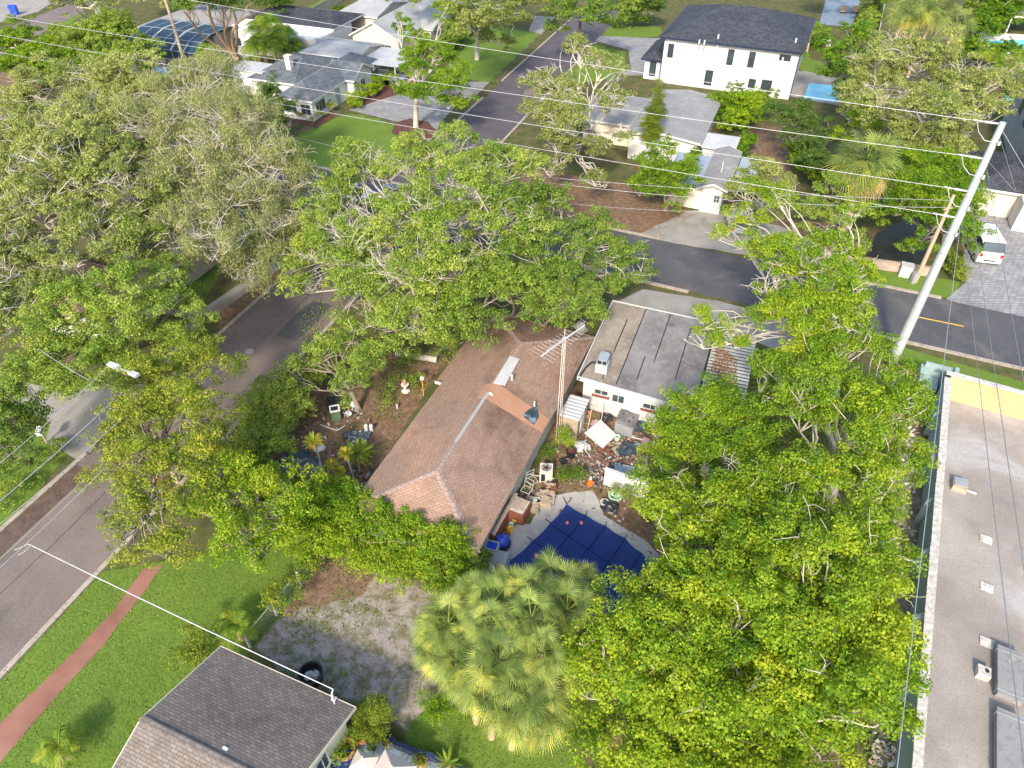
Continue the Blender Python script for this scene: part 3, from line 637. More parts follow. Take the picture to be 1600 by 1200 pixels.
sheet('mulch_bed', [(612,208),(618,192),(640,185),(668,190),(682,203),(675,215),(640,220)], .02, 'mulch', .1)
sheet('flower_bed', [(478,195),(455,190),(460,180),(500,172),(522,176),(520,186),(495,200)], .02, 'mulch', .1)
sheet('flower_bed', [(545,150),(560,140),(620,120),(622,146),(560,168)], .02, 'mulch', .1)
sheet('pool_deck', [(925,766),(884,770),(862,776),(838,800),(828,818),(800,822),(792,850),(782,880),(776,930),(1060,1010),(1120,960),(1005,842),(965,818),(944,805),(936,780)], .03, 'pool_deck', .08)
sheet('patio', [(540,1180),(555,1160),(600,1148),(650,1180),(730,1200),(780,1260),(500,1260)], .03, 'blue_wall')
sheet('pool_terrace', [(1240,110),(1262,112),(1320,125),(1310,165),(1230,150)], .02, 'concrete')
sheet('swimming_pool', [(1264,130),(1312,135),(1310,160),(1256,155)], .03, 'water')
sheet('pool_terrace', [(1528,50),(1620,55),(1620,70),(1560,90),(1530,75)], .02, 'white_dirty')
sheet('swimming_pool', [(1545,64),(1620,62),(1620,82),(1552,82)], .03, 'water')
sheet('swimming_pool', [(1572,138),(1600,138),(1600,158),(1572,158)], .03, 'water')
sheet('swimming_pool', [(250,85),(300,78),(302,115),(240,118)], .03, 'water_deep')
sheet('pool_terrace', [(240,80),(330,70),(310,120),(235,122)], .02, 'concrete')
sheet('terrace', [(1290,0),(1345,0),(1330,42),(1280,38)], .02, 'blue_wall')
sheet('creek', [(1355,400),(1370,365),(1420,340),(1460,360),(1445,415)], .02, 'creek', .1)
# ================================================================== main house
# ------------------------------------------------------------------ the brown-roofed house
FM = Fr(P(745, 865, 2.7), R(22.8))
hm = thing('house', 'long low house with a brown shingle hip roof and an orange patch across it', 'house', FM)
W_, LH, ZE, ZR, H0, H1 = 7.84, 20.0, 2.7, 4.1, 3.3, 4.3
rf = roof(hm, -W_, 0, 0, LH, ZE, ZR, 'y', H0, H1, 'shingle_brown', fascia='lumber')
kz = (ZR-ZE)/(W_/2)
def zroof(x): return ZR-abs(x+W_/2)*kz
def onroof(px, py):
    z = 3.4
    for _ in range(12): q = FM.L(px, py, z); z = zroof(q.x)
    return q
def patch(name, px, mat, up=.03, th=.03, parent=rf):
    q = [onroof(*p) for p in px]; mb = MB(); n = len(q)
    mb.prism([(p.x, p.y) for p in q], [p.z+up-.005 for p in q], [p.z+up+th for p in q]); return mb.build(name, mat, parent)
# the side eave that juts out north of the step
mb = MB(); mb.add([(-W_+.01, 11.6, ZE-.002), (-W_-.55, 11.6, ZE-.55*kz), (-W_-.55, LH-1, ZE-.55*kz), (-W_+.01, LH-1, ZE-.002)], [(0, 3, 2, 1)[::1]])
mb.b2(-W_-.57, -W_-.02, 11.5, 11.6, ZE-.42, ZE-.2); mb.build('eave_extension', ['shingle_brown'], rf)
mb = MB(); mb.b2(-W_-.6, -W_+.1, 11.44, 11.5, ZE-.36, ZE-.16); mb.build('fascia', 'white', rf)
q = [onroof(*p_) for p_ in ((756,622),(774,597),(865,659),(852,679))]
xm = -W_/2; mb = MB()
for (x_a, l0, h0_), (x_b, l1, h1_) in (((xm, q[0].y, q[1].y), (-.02, q[3].y, q[2].y)), ((xm-.55, q[0].y, q[1].y-.3), (xm, q[0].y, q[1].y))):
    mb.prism([(x_a, l0), (x_b, l1), (x_b, h1_), (x_a, h0_)], [zroof(v)+.015 for v in (x_a, x_b, x_b, x_a)], [zroof(v)+.045 for v in (x_a, x_b, x_b, x_a)])
mb.build('roof_patch', 'shingle_orange', rf)
patch('tarp_scrap', [(816,650),(824,643),(838,634),(842,652),(834,665)], 'tarp_black', .06, .03)
patch('solar_panel', [(797,558),(812,563),(789,604),(771,600)], 'metal_white', .07, .05)
mb = MB()
def capline(a, b, wd=.22, z0=.03, part=None):
    a = Vector(a); b = Vector(b); d = (b-a).normalized(); s = d.cross(Vector((0, 0, 1))).normalized()*wd
    u = Vector((0, 0, z0)); dn = Vector((0, 0, -wd*kz*.8)); mb.add([a+u, b+u, b+u+s+dn, a+u+s+dn, b+u-s+dn, a+u-s+dn], [(0, 3, 2, 1), (0, 1, 4, 5)])
rs, rn = Vector((-W_/2, H0, ZR)), Vector((-W_/2, LH-H1, ZR))
for a_, b_ in ((rs, (-W_, 0, ZE)), (rs, (0, 0, ZE)), (rn, (0, LH, ZE)), (rn, (-W_, LH, ZE)), (rs, rs+(rn-rs)*.18), (rs+(rn-rs)*.62, rn)): mb = MB(); capline(a_, b_); mb.build('ridge_cap', 'shingle_red', rf)
mb = MB(); capline(rs+(rn-rs)*.185, rs+(rn-rs)*.56, .1, .05); mb.build('ridge_flashing', 'roof_light', rf)
mb = MB(); q = onroof(800, 594); mb.tube([q, q+Vector((0, 0, .45))], .09, 8); mb.build('vent_pipe', 'metal_white', rf)
mb = MB(); q = onroof(835, 636); mb.tube([q, q+Vector((0, 0, .45))], .07, 8); mb.build('vent_pipe', 'metal_white', rf)
mb = MB()
for p in ((766, 616), (769, 618)): q = onroof(*p); mb.box((q.x, q.y, q.z+.08), (.12, .12, .1))
mb.build('roof_vent', 'white_dirty', rf)
walls(hm, -W_+.5, -.5, .5, LH-.5, 2.52, 'white_dirty')
for y, wd in ((3.2, 1.2), (6.5, 1.5), (10.5, 1.0), (14, 1.6)): window(hm, -.5, y, 1.0, wd, 1.1, 'x', 1)
for y, wd in ((4, 1.8), (9, 1.2), (15, 1.8)): window(hm, -W_+.5, y, 1.0, wd, 1.1, 'x', -1)
window(hm, -W_/2, .5, 1.0, 1.8, 1.1, 'y', -1)
mb = MB(); mb.b2(-.5, -.44, 8.1, 9.0, 0, 2.05); d_ = mb.build('door', 'white', hm)
mb = MB(); mb.box((-.4, 8.2, 1), (.06, .06, .1)); mb.build('handle', 'metal_grey', d_)
# leaves lying on the north hip of the roof
rng = np.random.default_rng(5); n = 900
lx = -W_/2+rng.normal(size=n)*2.0; ly = LH-rng.random(n)**1.4*3.9; k = np.abs(lx+W_/2) < (LH-ly)*-1+5
lx = np.clip(lx, -W_+.2, -.2)
zz = np.minimum(ZR-np.abs(lx+W_/2)*kz, ZE+(LH-ly)*(ZR-ZE)/H1)+.02
o = leaf_mesh('fallen_leaves', np.c_[lx, ly, zz], np.tile([0, .2, 1.], (n, 1))+rng.normal(size=(n, 3))*.2, .07, .4+rng.normal(size=n)*.25, L_LITTER, rf, rng)
# ------------------------------------------------------------------ flat-roofed white house
FF = Fr(P(904, 588, 2.95), R(20.5))
hf = thing('flat_roof_house', 'white walled house with a stained flat grey roof laid in long panels', 'house', FF)
xr = FF.L(1083, 640, 2.95).x; yb = FF.L(957, 470, 2.95).y; mat_ = ['flat_brown', 'flat_grey']
y1 = FF.L(1083, 640, 2.95).y
mb = MB(); cuts = [0, xr*.2, xr*.33, xr*.58, xr*.78, xr]
mb.prism([(0, 0), (xr*.33, 0), (xr*.33, yb), (0, yb)], 2.75, 2.92, 0); mb.prism([(xr*.33, y1*.3), (xr, y1), (xr, yb+y1*.3), (xr*.33, yb)], 2.75, 2.935, 1)
r2 = mb.build('roof', mat_, hf)
mb = MB()
for i, (f_, a0, a1) in enumerate(((.2, .02, .17), (.33, 0, 1), (.2, .35, .8), (.57, .35, 1), (.79, .2, .9), (.48, .1, .4))):
    x = xr*f_; mb.b2(x-.035, x+.035, yb*a0+.1, yb*a1-.1, 2.93, 2.955)
mb.build('roof_seam', 'black', r2)
mb = MB(); mb.prism([(-.08, -.1), (xr+.08, y1-.1), (xr+.08, y1+.02), (-.08, .02)], 2.7, 2.97); mb.prism([(-.1, -.02), (-.02, -.02), (-.02, yb), (-.1, yb)], 2.72, 2.97)
mb.prism([(-.1, yb), (xr, yb+y1*.2), (xr, yb+y1*.2+.1), (-.1, yb+.1)], 2.7, 2.97); mb.build('fascia', 'white', r2)
mb = MB()
def wl(a, b, t=.18, z=2.7):
    a = Vector(a); b = Vector(b); d = (b-a).normalized(); s = Vector((-d.y, d.x))*t; mb.prism([a, b, b+s, a+s], 0, z)
wl((.3, .35), (xr-.3, y1+.35)); wl((xr-.3, y1+.35), (xr-.3, yb-.4)); wl((xr-.3, yb-.3), (.3, yb-.4)); wl((.3, yb-.4), (.3, .35)); mb.build('wall', 'white', hf)
sl_ = y1/xr
def fwin(x, wd, z, h, sill=True, frame='white'):
    e = bpy.data.objects.new('front_window', None)
    fo = window(hf, x, 0, z, wd, h, 'y', -1, frame, 1); fo.location = (0, sl_*x+.35, 0); fo.rotation_euler = (0, 0, 0)
    if sill: mb = MB(); mb.b2(x-wd/2-.1, x+wd/2+.1, -.16, -.02, z-.16, z-.02); mb.build('sill', 'brick_red', fo)
for x, wd, z, h, s in ((1.6, 1.0, 1.6, .5, True), (2.8, .9, 1.35, .75, False), (5.0, 1.05, 1.6, .5, True), (6.6, .75, 1.1, 1.0, True)): fwin(x, wd, z, h, s)
mb = MB(); mb.b2(3.7, 4.45, sl_*4+.24, sl_*4+.33, 0, 2.05); d_ = mb.build('door', 'white_dirty', hf); mb = MB(); mb.box((4.35, sl_*4+.2, 1), (.05, .06, .1)); mb.build('handle', 'metal_grey', d_)
# rooftop cooler with its hose
q = FF.L(938, 583, 2.95)
rc = thing('rooftop_cooler', 'pale metal cooler with a grey hood standing on the flat roof', 'rooftop unit', FF); rc.location = FF.W(q.x, q.y, 2.93)
mb = MB(); mb.b2(-.38, .42, -.05, .7, .02, .72); mb.build('cabinet', 'galv', rc)
mb = MB(); mb.prism([(-.3, .12), (-.2, .02), (.25, .02), (.36, .12), (.36, .85), (.2, .95), (-.2, .95), (-.3, .85)], .74, 1.15); h_ = mb.build('hood', 'metal_blue', rc)
mb = MB(); mb.b2(-.26, .0, -.01, .01, .8, 1.05); mb.b2(.08, .32, -.0, .015, .8, 1.05); mb.build('grille', 'black', h_)
mb = MB(); mb.tube([(-.38, .4, .4), (-.7, .3, .55), (-1.0, -.1, .3), (-1.15, -.6, .08), (-1.2, -1.0, -.1)], .06, 8); mb.build('hose', 'rubber', rc)
# slatted metal car shelter beside it
cp = thing('car_shelter', 'rusty slatted metal shelter roof along the side of the flat roofed house', 'shelter', FF)
x0, x1_ = xr+.15, xr+3.0; ya, yb2 = y1+.1, yb-.6
mb = MB(); yy = ya
while yy < yb2: mb.b2(x0, x1_, yy, yy+.17, 2.55, 2.62); yy += .36
mb.build('slat', 'metal_white', cp)
mb = MB(); mb.b2(x0, x1_, ya-.1, ya-.02, 2.4, 2.6); mb.b2(x0, x1_, yb2+.2, yb2+.28, 2.4, 2.6); mb.b2(x0, x0+.08, ya, yb2, 2.4, 2.54); mb.b2(x1_-.08, x1_, ya, yb2, 2.4, 2.54); mb.build('frame', 'metal_grey', cp)
for a, b in ((x1_-.05, ya), (x1_-.05, yb2)): mb = MB(); mb.b2(a-.05, a+.05, b-.05, b+.05, 0, 2.4); mb.build('post', 'metal_white', cp)
n = 1500; rng = np.random.default_rng(8); u = rng.random(n); v = rng.random(n)
pts = np.c_[x0+.3+2*u*(1-.3*v), ya+.3+(yb2-ya)*(.15+.7*v), 2.64+rng.random(n)*.03]; 
leaf_mesh('fallen_leaves', pts[lump(pts, 1.1, 2) > -.1], (np.tile([0, 0, 1.], (n, 1))+rng.normal(size=(n, 3))*.25)[lump(pts, 1.1, 2) > -.1], .07, .35+rng.random((lump(pts, 1.1, 2) > -.1).sum())*.3, L_LITTER, cp, rng)
# ------------------------------------------------------------------ grey house, lower left
FG = Fr(P(555, 1105, 2.7), R(22.7))
hg = thing('house', 'grey shingle gable roofed house with pale green walls at the foot of the view', 'house', FG)
xl = FG.L(345, 1010, 2.7).x; q = FG.L(245, 1110, 4.3)
zg = 4.2; half = 4.3
rg_ = roof(hg, xl, 0, -2*half, 0, 2.7, zg, 'x', 0, 0, 'shingle_grey', wallmat='pale_green', fascia='cream')
mb = MB(); mb.b2(xl+.4, -.45, -2*half+.4, -2*half+.6, 0, 2.5).b2(xl+.4, -.45, -.6, -.4, 0, 2.5).b2(xl+.4, xl+.6, -2*half+.6, -.6, 0, 2.5).b2(-.65, -.45, -2*half+.6, -.6, 0, 2.5); mb.build('wall', 'pale_green', hg)
mb = MB(); mb.b2(xl, 0, -half-.13, -half+.13, zg-.03, zg+.03); mb.build('ridge_cap', 'shingle_grey', rg_)
for y in (-2.6, -4.6): window(hg, -.45, y, .8, 1.5, 1.35, 'x', 1, 'white', 3)
mb = MB(); q = FG.L(353, 1176, 3.8); mb.box((q.x, q.y, 3.9), (.25, .25, .35)); mb.build('roof_vent', 'white', rg_)
mb = MB(); q = FG.L(528, 1087, 2.9); mb.tube([(q.x, q.y-.3, 2.75), (q.x, q.y-.3, 3.6), (q.x, q.y-.1, 3.75)], .05, 8); mb.box((q.x, q.y-.25, 3.1), (.2, .2, .06)); mb.build('service_mast', 'metal_white', rg_)
SERV = FG.W(q.x, q.y-.1, 3.7)
# ------------------------------------------------------------------ commercial building, right
pa, pb = P(1427, 1200, 2.5), P(1478, 585, 2.5); azc = math.atan2(pb.x-pa.x, pb.y-pa.y)
FC = Fr(pb, azc)
hc = thing('commercial_building', 'long flat gravel roofed building with a teal buttressed side wall', 'building', FC)
LS = -32.0
mb = MB(); mb.b2(0, .28, LS, -.28, 0, 2.4); mb.b2(.28, 30, -.28, 0, 0, 2.75); mb.build('wall', 'teal_wall', hc)
mb = MB(); mb.b2(.285, 30, -.33, -.285, .8, 2.7); mb.build('parapet_lining', 'ochre', hc)
mb = MB(); yy = LS; rg = random.Random(9)
while yy < -.3: L = rg.uniform(.7, 1.1); mb.b2(-.06+rg.uniform(0, .02), .36, yy, min(yy+L-.02, -.3), 2.4, 2.5+rg.uniform(0, .025)); yy += L
mb.b2(-.06, 30, -.34, .06, 2.75, 2.83); mb.build('coping', 'coping', hc)
mb = MB(); mb.b2(.28, 30, LS, -.33, .6, .8); mb.build('roof', 'gravel', hc)
for py in (660, 730, 802, 885, 990, 1095): y = FC.L(1462, py, 1.2).y; mb = MB(); mb.prism([(-.3, y-.1), (-.002, y-.1), (-.002, y+.1), (-.3, y+.1)], 0, [1.9, 2.38, 2.38, 1.9]); mb.build('buttress', 'teal_wall', hc)
mb = MB(); mb.b2(-1.0, -.02, .1, 1.6, 0, 1.0); mb.b2(-1.1, .9, 1.6, 1.85, 0, 1.9); mb.b2(-1.3, -1.02, 0.2, 2.0, 0, 1.5); mb.b2(.65, .9, .08, 1.6, 0, 2.2); mb.build('corner_bay', 'teal_wall', hc)
def roofthing(name, label, cat, px, py, z=.8): q = FC.L(px, py, z); t = thing(name, label, cat, FC); t.location = FC.W(q.x, q.y, z); return t
t = roofthing('roof_hatch', 'weathered beige hatch box with a metal lid and short pipe on the gravel roof', 'roof hatch', 1497, 762)
mb = MB(); mb.b2(-.4, .4, -.4, .4, 0, .42); mb.build('box', 'lumber', t); mb = MB(); mb.box((0, .05, .46), (.7, .7, .06), .1); mb.build('lid', 'metal_grey', t)
mb = MB(); mb.tube([(.4, -.1, .1), (.95, -.12, .08)], .07, 8); mb.build('pipe', 'white', t)
for lab, px, py in (('pale square slab on the gravel roof, nearest the hatch box', 1540, 843), ('pale square slab on the gravel roof, middle of three', 1541, 918), ('pale square slab on the gravel roof, beside the small vent box', 1541, 1004)):
    q = FC.L(px, py, .8); mb = MB(); mb.prism([(-.28, -.25), (.3, -.3), (.33, .22), (-.3, .27)], 0, [.05, .03, .09, .06]); mb.tube([(-.3, 0, .06), (.3, .02, .07)], .03, 5)
    one('roof_slab', lab, 'slab', mb, 'coping', FC.W(q.x, q.y, .803), 'pale slabs on the gravel roof', -azc)
t = roofthing('vent_box', 'small square vent box with a dark round pipe on the gravel roof', 'vent', 1533, 1055)
mb = MB(); mb.b2(-.28, .28, -.25, .3, 0, .4); mb.build('box', 'coping', t); mb = MB(); mb.lathe((.1, .05, .4), [(.09, 0), (.09, .06), (.0, .061)], 10); mb.build('pipe', 'black', t)
for lab, y0_, y1_ in (('long grey sheet metal duct on the gravel roof, upper one', 1098, 1022), ('long grey sheet metal duct on the gravel roof, lower one', 1230, 1120)):
    a = FC.L(1572, y0_, .8); b = FC.L(1572, y1_, .8); t = thing('roof_duct', lab, 'duct', FC, 'ducts on the gravel roof'); t.location = FC.W(a.x, a.y, .8); ln = b.y-a.y
    mb = MB(); mb.b2(-.55, .5, 0, ln, .12, .5); mb.build('duct', 'roof_mid', t)
    for k in (.2, ln-.3): mb = MB(); mb.b2(-.58, .53, k, k+.06, .1, .525); mb.build('flange', 'metal_grey', t)
    for k in (.3, ln-.45): mb = MB(); mb.b2(-.5, .45, k, k+.1, 0, .12); mb.build('foot', 'metal_grey', t)
# ------------------------------------------------------------------ white two-storey house
FW = Fr(P(1035, 57, 6.0), R(22.6)); xw = FW.L(1253, 86, 6.0).x
hw = thing('house', 'large white two storey modern house with a dark hipped roof', 'house', FW)
rw = roof(hw, -.3, xw+.2, -.1, 17, 6.0, 8.6, 'x', 6.5, 6.5, 'shingle_dark', fascia='car_navy')
walls(hw, .3, xw-.3, .5, 16, 5.8, 'white')
for px, py, wd, h in ((1050, 83, .75, 1.7), (1141, 96, .8, 1.9), (1173.5, 100, .8, 1.9)):
    q = FW.L(px, py, 3.6); window(hw, q.x, .5, 3.4, wd, h, 'y', -1, 'car_navy', 0)
window(hw, FW.L(1226, 92, 5).x, .5, 4.7, 1.4, .7, 'y', -1, 'car_navy', 0)
for px, wd, z, h in ((1097, 1.0, .5, 1.9), (1171, .9, .9, 1.1), (1195, 1.3, .7, 1.4)): window(hw, FW.L(px, 140, 1.2).x, .5, z, wd, h, 'y', -1, 'car_navy', 0)
mb = MB(); mb.b2(-2.2, .28, 1.2, 9, 0, 2.7); mb.build('side_wing', 'white', hw)
roof(hw, -2.7, .25, .8, 9.4, 2.75, 3.5, 'y', 1.4, 0, 'shingle_dark', name='porch_roof', fascia='car_navy')
window(hw, -1.0, 1.2, .5, .9, 1.9, 'y', -1, 'car_navy', 0)
for x_ in (xw-.22, .2): mb = MB(); mb.tube([(x_, .42, .1), (x_, .42, 5.7)], .06, 6); mb.build('downpipe', 'car_navy', hw)
mb = MB(); 
for px, py in ((1129, 25), (1097, 40), (1105, 41), (1124, 49), (1207, 8), (1239, 26), (1243, 66)): 
    z = 6.6+.0; 
    for _ in range(8): q = FW.L(px, py, z); z = 6+max(0, (q.y+.1))*2.6/8.55
    mb.tube([(q.x, q.y, z), (q.x, q.y, z+.5)], .12, 6)
mb.build('vent_pipe', 'white', rw)
# ------------------------------------------------------------------ low grey-roofed house with the white flat roof
FL = Fr(P(1095, 225, 3.0), R(21.8))
hl = thing('house', 'old low house with a worn grey roof, a white flat roof and a small gable', 'house', FL)
roof(hl, -8.2, 0, 0, 14.2, 3.0, 3.5, 'y', 0, 0, 'roof_mid', wallmat='white_dirty'); walls(hl, -7.8, -.4, .4, 13.8, 2.8, 'white_dirty')
roof(hl, -14.5, -8.3, 3, 12, 2.6, 3.1, 'x', 0, 0, 'roof_mid', name='side_roof', wallmat='cream'); walls(hl, -14, -8.4, 3.4, 11.6, 2.4, 'cream', name='side_wall')
q0, q1 = FL.L(1093, 225, 2.7), FL.L(1154, 215, 2.7); q2 = FL.L(1145, 234, 2.7); mb = MB(); mb.b2(.05, q2.x+.3, min(q2.y, q1.y)-.3, q1.y+.2, 2.55, 2.7); mb.b2(.2, q2.x+.1, q2.y, q1.y, 0, 2.55); mb.build('flat_roof', 'metal_white', hl)
a = FL.L(1100, 284, 2.8); b = FL.L(1124, 296, 2.8); c = FL.L(1151, 236, 2.8); x0, x1_ = a.x-.3, b.x+.2; ye = min(a.y, b.y)
roof(hl, x0, x1_+.6, ye, c.y, 2.75, 3.25, 'y', 0, 0, 'roof_mid', name='wing_roof', wallmat='white'); walls(hl, x0+.4, x1_+.2, ye+.4, c.y-.1, 2.5, 'white', name='wing_wall')
window(hl, x1_-.3, ye+.4, 1.2, .6, .8, 'y', -1, 'white', 1)
mb = MB(); mb.tube([((x0+x1_)/2+.5, ye+3, 3.2), ((x0+x1_)/2+.5, ye+3, 4.3)], .06, 6); mb.build('vent_pipe', 'white', hl)
mb = MB(); mb.b2(x0-3.2, x0+.35, ye+.8, ye+6, 0, 2.5); mb.build('garage', 'white_dirty', hl); mb = MB(); mb.b2(x0-2.9, x0-.3, ye+.7, ye+.78, .05, 2.1); mb.build('garage_door', 'cream', hl)
mb = MB(); mb.b2(x0-3.5, x0-.02, ye+.4, ye+7.5, 2.52, 2.66); mb.build('garage_roof', 'metal_blue', hl)
a = FL.L(1148, 244, 2.5); b = FL.L(1190, 251, 2.5); c = FL.L(1138, 273, 2.5); corr(hl, x1_+.7, b.x, c.y, a.y, 2.45, 2.5, 'x', 'metal_blue', .4, 'lean_to_roof')
for k in (c.y+.1, a.y-.2): mb = MB(); mb.b2(b.x-.15, b.x-.05, k, k+.1, 0, 2.45); mb.build('post', 'metal_white', hl)
# ------------------------------------------------------------------ slate roofed house
FB = Fr(P(487, 159, 2.6), R(19.8))
hb = thing('house', 'slate blue roofed bungalow with white framed windows behind the paved drive', 'house', FB)
yk = FB.L(572, 104, 2.6)
roof(hb, -5.2, 0, 0, 17, 2.6, 4.0, 'y', 2.6, 2.6, 'shingle_slate', name='roof')
roof(hb, -12.5, -5.25, 4.5, 15.5, 2.6, 4.3, 'x', 4, 2.0, 'shingle_slate', name='rear_roof')
roof(hb, -3.2, yk.x+1.3, yk.y-5.6, yk.y, 2.62, 4.03, 'x', 0, 0, 'shingle_slate', name='wing_roof', wallmat='white_dirty')
walls(hb, -4.8, -.4, .4, 16.6, 2.4, 'white_dirty'); walls(hb, -12, -4.9, 5, 15, 2.4, 'white_dirty', name='rear_wall'); mb = MB(); mb.b2(-.42, yk.x+.9, yk.y-5.2, yk.y-.4, 0, 2.4); mb.build('wing_wall', 'white_dirty', hb)
window(hb, -3.4, .4, .7, 1.6, 1.3, 'y', -1, 'white', 1); window(hb, -1.3, .4, .7, 1.4, 1.3, 'y', -1, 'white', 1); window(hb, -.4, 2.2, .7, 2.2, 1.3, 'x', 1, 'white', 2)
window(hb, yk.x+.9, yk.y-2.9, .8, 1.2, 1.3, 'x', 1, 'white', 1)
mb = MB(); mb.b2(-.4, -.33, 6, 6.9, 0, 2.0); d_ = mb.build('door', 'teal_wall', hb); mb = MB(); mb.box((-.3, 6.1, 1), (.06, .05, .1)); mb.build('handle', 'metal_grey', d_)
q = FB.L(452, 100, 4); mb = MB(); mb.b2(q.x-.35, q.x+.35, q.y-.35, q.y+.35, 3, 5.0); mb.b2(q.x-.42, q.x+.42, q.y-.42, q.y+.42, 5.0, 5.1); mb.build('chimney', 'cream', hb)
q = FB.L(385, 110, 2.8); mb = MB(); mb.b2(q.x-2, q.x+3.2, q.y-1, q.y+2.6, 3.0, 3.12); mb.b2(q.x-1.8, q.x+3, q.y-.8, q.y+2.4, 0, 3.0); mb.build('flat_white_roof', 'metal_white', hb)
# ------------------------------------------------------------------ pale grey roofed house with carport
FT = Fr(P(557, 93, 2.7), R(21))
ht = thing('house', 'pale grey roofed cream house with several gables beyond the slate roofed bungalow', 'house', FT)
roof(ht, -9.2, 0, 0, 7.5, 2.7, 3.5, 'x', 2.5, 0, 'roof_light', name='roof', wallmat='cream'); walls(ht, -8.8, -.2, .4, 7.2, 2.5, 'cream')
a = FT.L(550, 50, 3.0); b = FT.L(624, 62, 3.0); roof(ht, a.x, b.x, a.y-1, a.y+22, 2.9, 5.0, 'y', 0, 4, 'roof_light', name='main_roof', wallmat='cream'); walls(ht, a.x+.4, b.x-.4, a.y-.6, a.y+21, 2.7, 'cream', name='main_wall')
window(ht, (a.x+b.x)/2+1.5, a.y-.6, .8, 2.2, 1.2, 'y', -1, 'white', 3)
a = FT.L(533, 16, 3.2); roof(ht, a.x-.5, a.x+7, a.y-1, a.y+10, 3.0, 4.1, 'x', 2, 0, 'roof_light', name='back_roof', wallmat='cream'); walls(ht, a.x, a.x+6.8, a.y-.6, a.y+9.5, 2.8, 'cream', name='back_wall')
a = FT.L(690, 65, 0); roof(ht, a.x-7, a.x+.6, a.y-4, a.y+7, 2.8, 4.4, 'x', 0, 0, 'roof_light', name='wing_roof', wallmat='cream'); walls(ht, a.x-6.5, a.x, a.y-3.6, a.y+6.6, 2.6, 'cream', name='wing_wall')
window(ht, a.x, a.y-1.6, .6, 1.1, 1.5, 'x', 1, 'white', 1); window(ht, a.x, a.y+2.4, .8, 1.0, 1.1, 'x', 1, 'white', 1)
cpt = thing('carport', 'white ribbed metal carport roof on thin white posts over a parked car', 'carport', FT)
corr(cpt, .1, 6.4, -.3, 6.8, 2.45, 2.5, 'y', 'metal_white', .45, 'roof', .07)
for x, y in ((2.6, -.1), (5.9, -.1), (5.9, 6.5)): mb = MB(); mb.b2(x-.06, x+.06, y-.06, y+.06, 0, 2.45); mb.build('post', 'white', cpt)
mb = MB(); mb.b2(-.3, 7, -.4, 7, 0, .02); o = mb.build('floor_slab', 'brick_pale', cpt)
# ------------------------------------------------------------------ grey house with garage, right edge
FR = Fr(P(1530, 293, 2.7), R(22.5))
hr = thing('house', 'pale house at the right edge with a dark hipped garage roof and beige garage door', 'house', FR)
roof(hr, -.6, 6.0, 0, 9, 2.7, 4.4, 'y', 3.3, 3.3, 'shingle_dark', name='garage_roof'); walls(hr, 0, 5.6, .4, 8.6, 2.5, 'cream', name='garage_wall')
mb = MB(); mb.b2(.5, 3.4, .3, .38, 0, 2.2); mb.build('garage_door', 'cream', hr)
walls(hr, 5.0, 16, -2, 26, 5.8, 'roof_light', name='tall_wall'); roof(hr, 4.5, 16.5, -2.5, 26.5, 6.0, 8.2, 'y', 5, 5, 'shingle_dark', name='main_roof')
mb = MB(); mb.b2(3.6, 4.98, -2.2, .3, 0, 2.7); mb.build('porch_wall', 'white', hr)
for y in (12, 16, 20): window(hr, 5.0, y, 3.6, 1.2, 1.4, 'x', -1, 'car_navy', 0)
# ------------------------------------------------------------------ houses at the top left
F1 = Fr(P(200, 52, 2.8), R(20))
h1 = thing('house', 'wide low house with a plain grey beige roof behind the pool enclosure', 'house', F1)
roof(h1, -1, 13, 3, 17, 2.9, 4.1, 'x', 4, 4, 'roof_mid'); walls(h1, -.5, 12.5, 3.5, 16.5, 2.7, 'cream')
F2 = Fr(P(285, 45, 3.0), R(21))
h2 = thing('house', 'white walled flat roofed house behind the pool enclosure', 'house', F2)
mb = MB(); mb.b2(0, 22, 2, 3, 0, 3.2); mb.b2(0, 22, 3, 12, 0, 3.0); mb.build('wall', 'white', h2); mb = MB(); mb.b2(.3, 21.7, 3.1, 11.8, 3.0, 3.06); mb.build('roof', 'white_dirty', h2)
roof(h2, 6, 22, 7, 16, 3.3, 4.6, 'x', 3, 3, 'shingle_dark', name='back_roof')
for x in (3, 8, 15): window(h2, x, 2, .7, 1.5, 1.4, 'y', -1, 'white', 1)
mb = MB(); q = F2.L(370, 47, 2.5); mb.b2(q.x-1.6, q.x+1.6, q.y-1.5, q.y+1.2, 2.5, 2.7); mb.build('dark_awning', 'shingle_dark', h2)
# pool screen enclosure
FP = Fr(P(205, 95, 0), R(21))
pe = thing('pool_enclosure', 'dark screened pool enclosure with an arched roof of thin white ribs', 'pool enclosure', FP)
X1 = FP.L(345, 95, 0).x; Y1 = 12.0; pf = [(0, 2.3), (1.8, 3.3), (4, 3.8), (Y1-4, 3.8), (Y1-1.8, 3.3), (Y1, 2.3)]
mb = MB()
for i in range(7):
    x = X1*i/6; mb.tube([(x, 0, 0)]+[(x, y, z) for y, z in pf]+[(x, Y1, 0)], .045, 5)
for y, z in pf: mb.tube([(0, y, z), (X1, y, z)], .045, 5)
mb.tube([(0, 0, 1.1), (X1, 0, 1.1)], .03, 5); mb.build('frame', 'metal_blue', pe)
mb = MB()
for x in (X1*.33, X1*.66): mb.tube([(x, 0, 2.35)]+[(x, y, z+.07) for y, z in pf], .11, 5)
mb.build('gutter', 'white', pe)
mb = MB(); xs_ = (X1*.0, X1)
for (ya_, za_), (yb_, zb_) in zip(pf, pf[1:]): mb.add([(xs_[0], ya_, za_), (xs_[1], ya_, za_), (xs_[1], yb_, zb_), (xs_[0], yb_, zb_)], [(0, 1, 2, 3)])
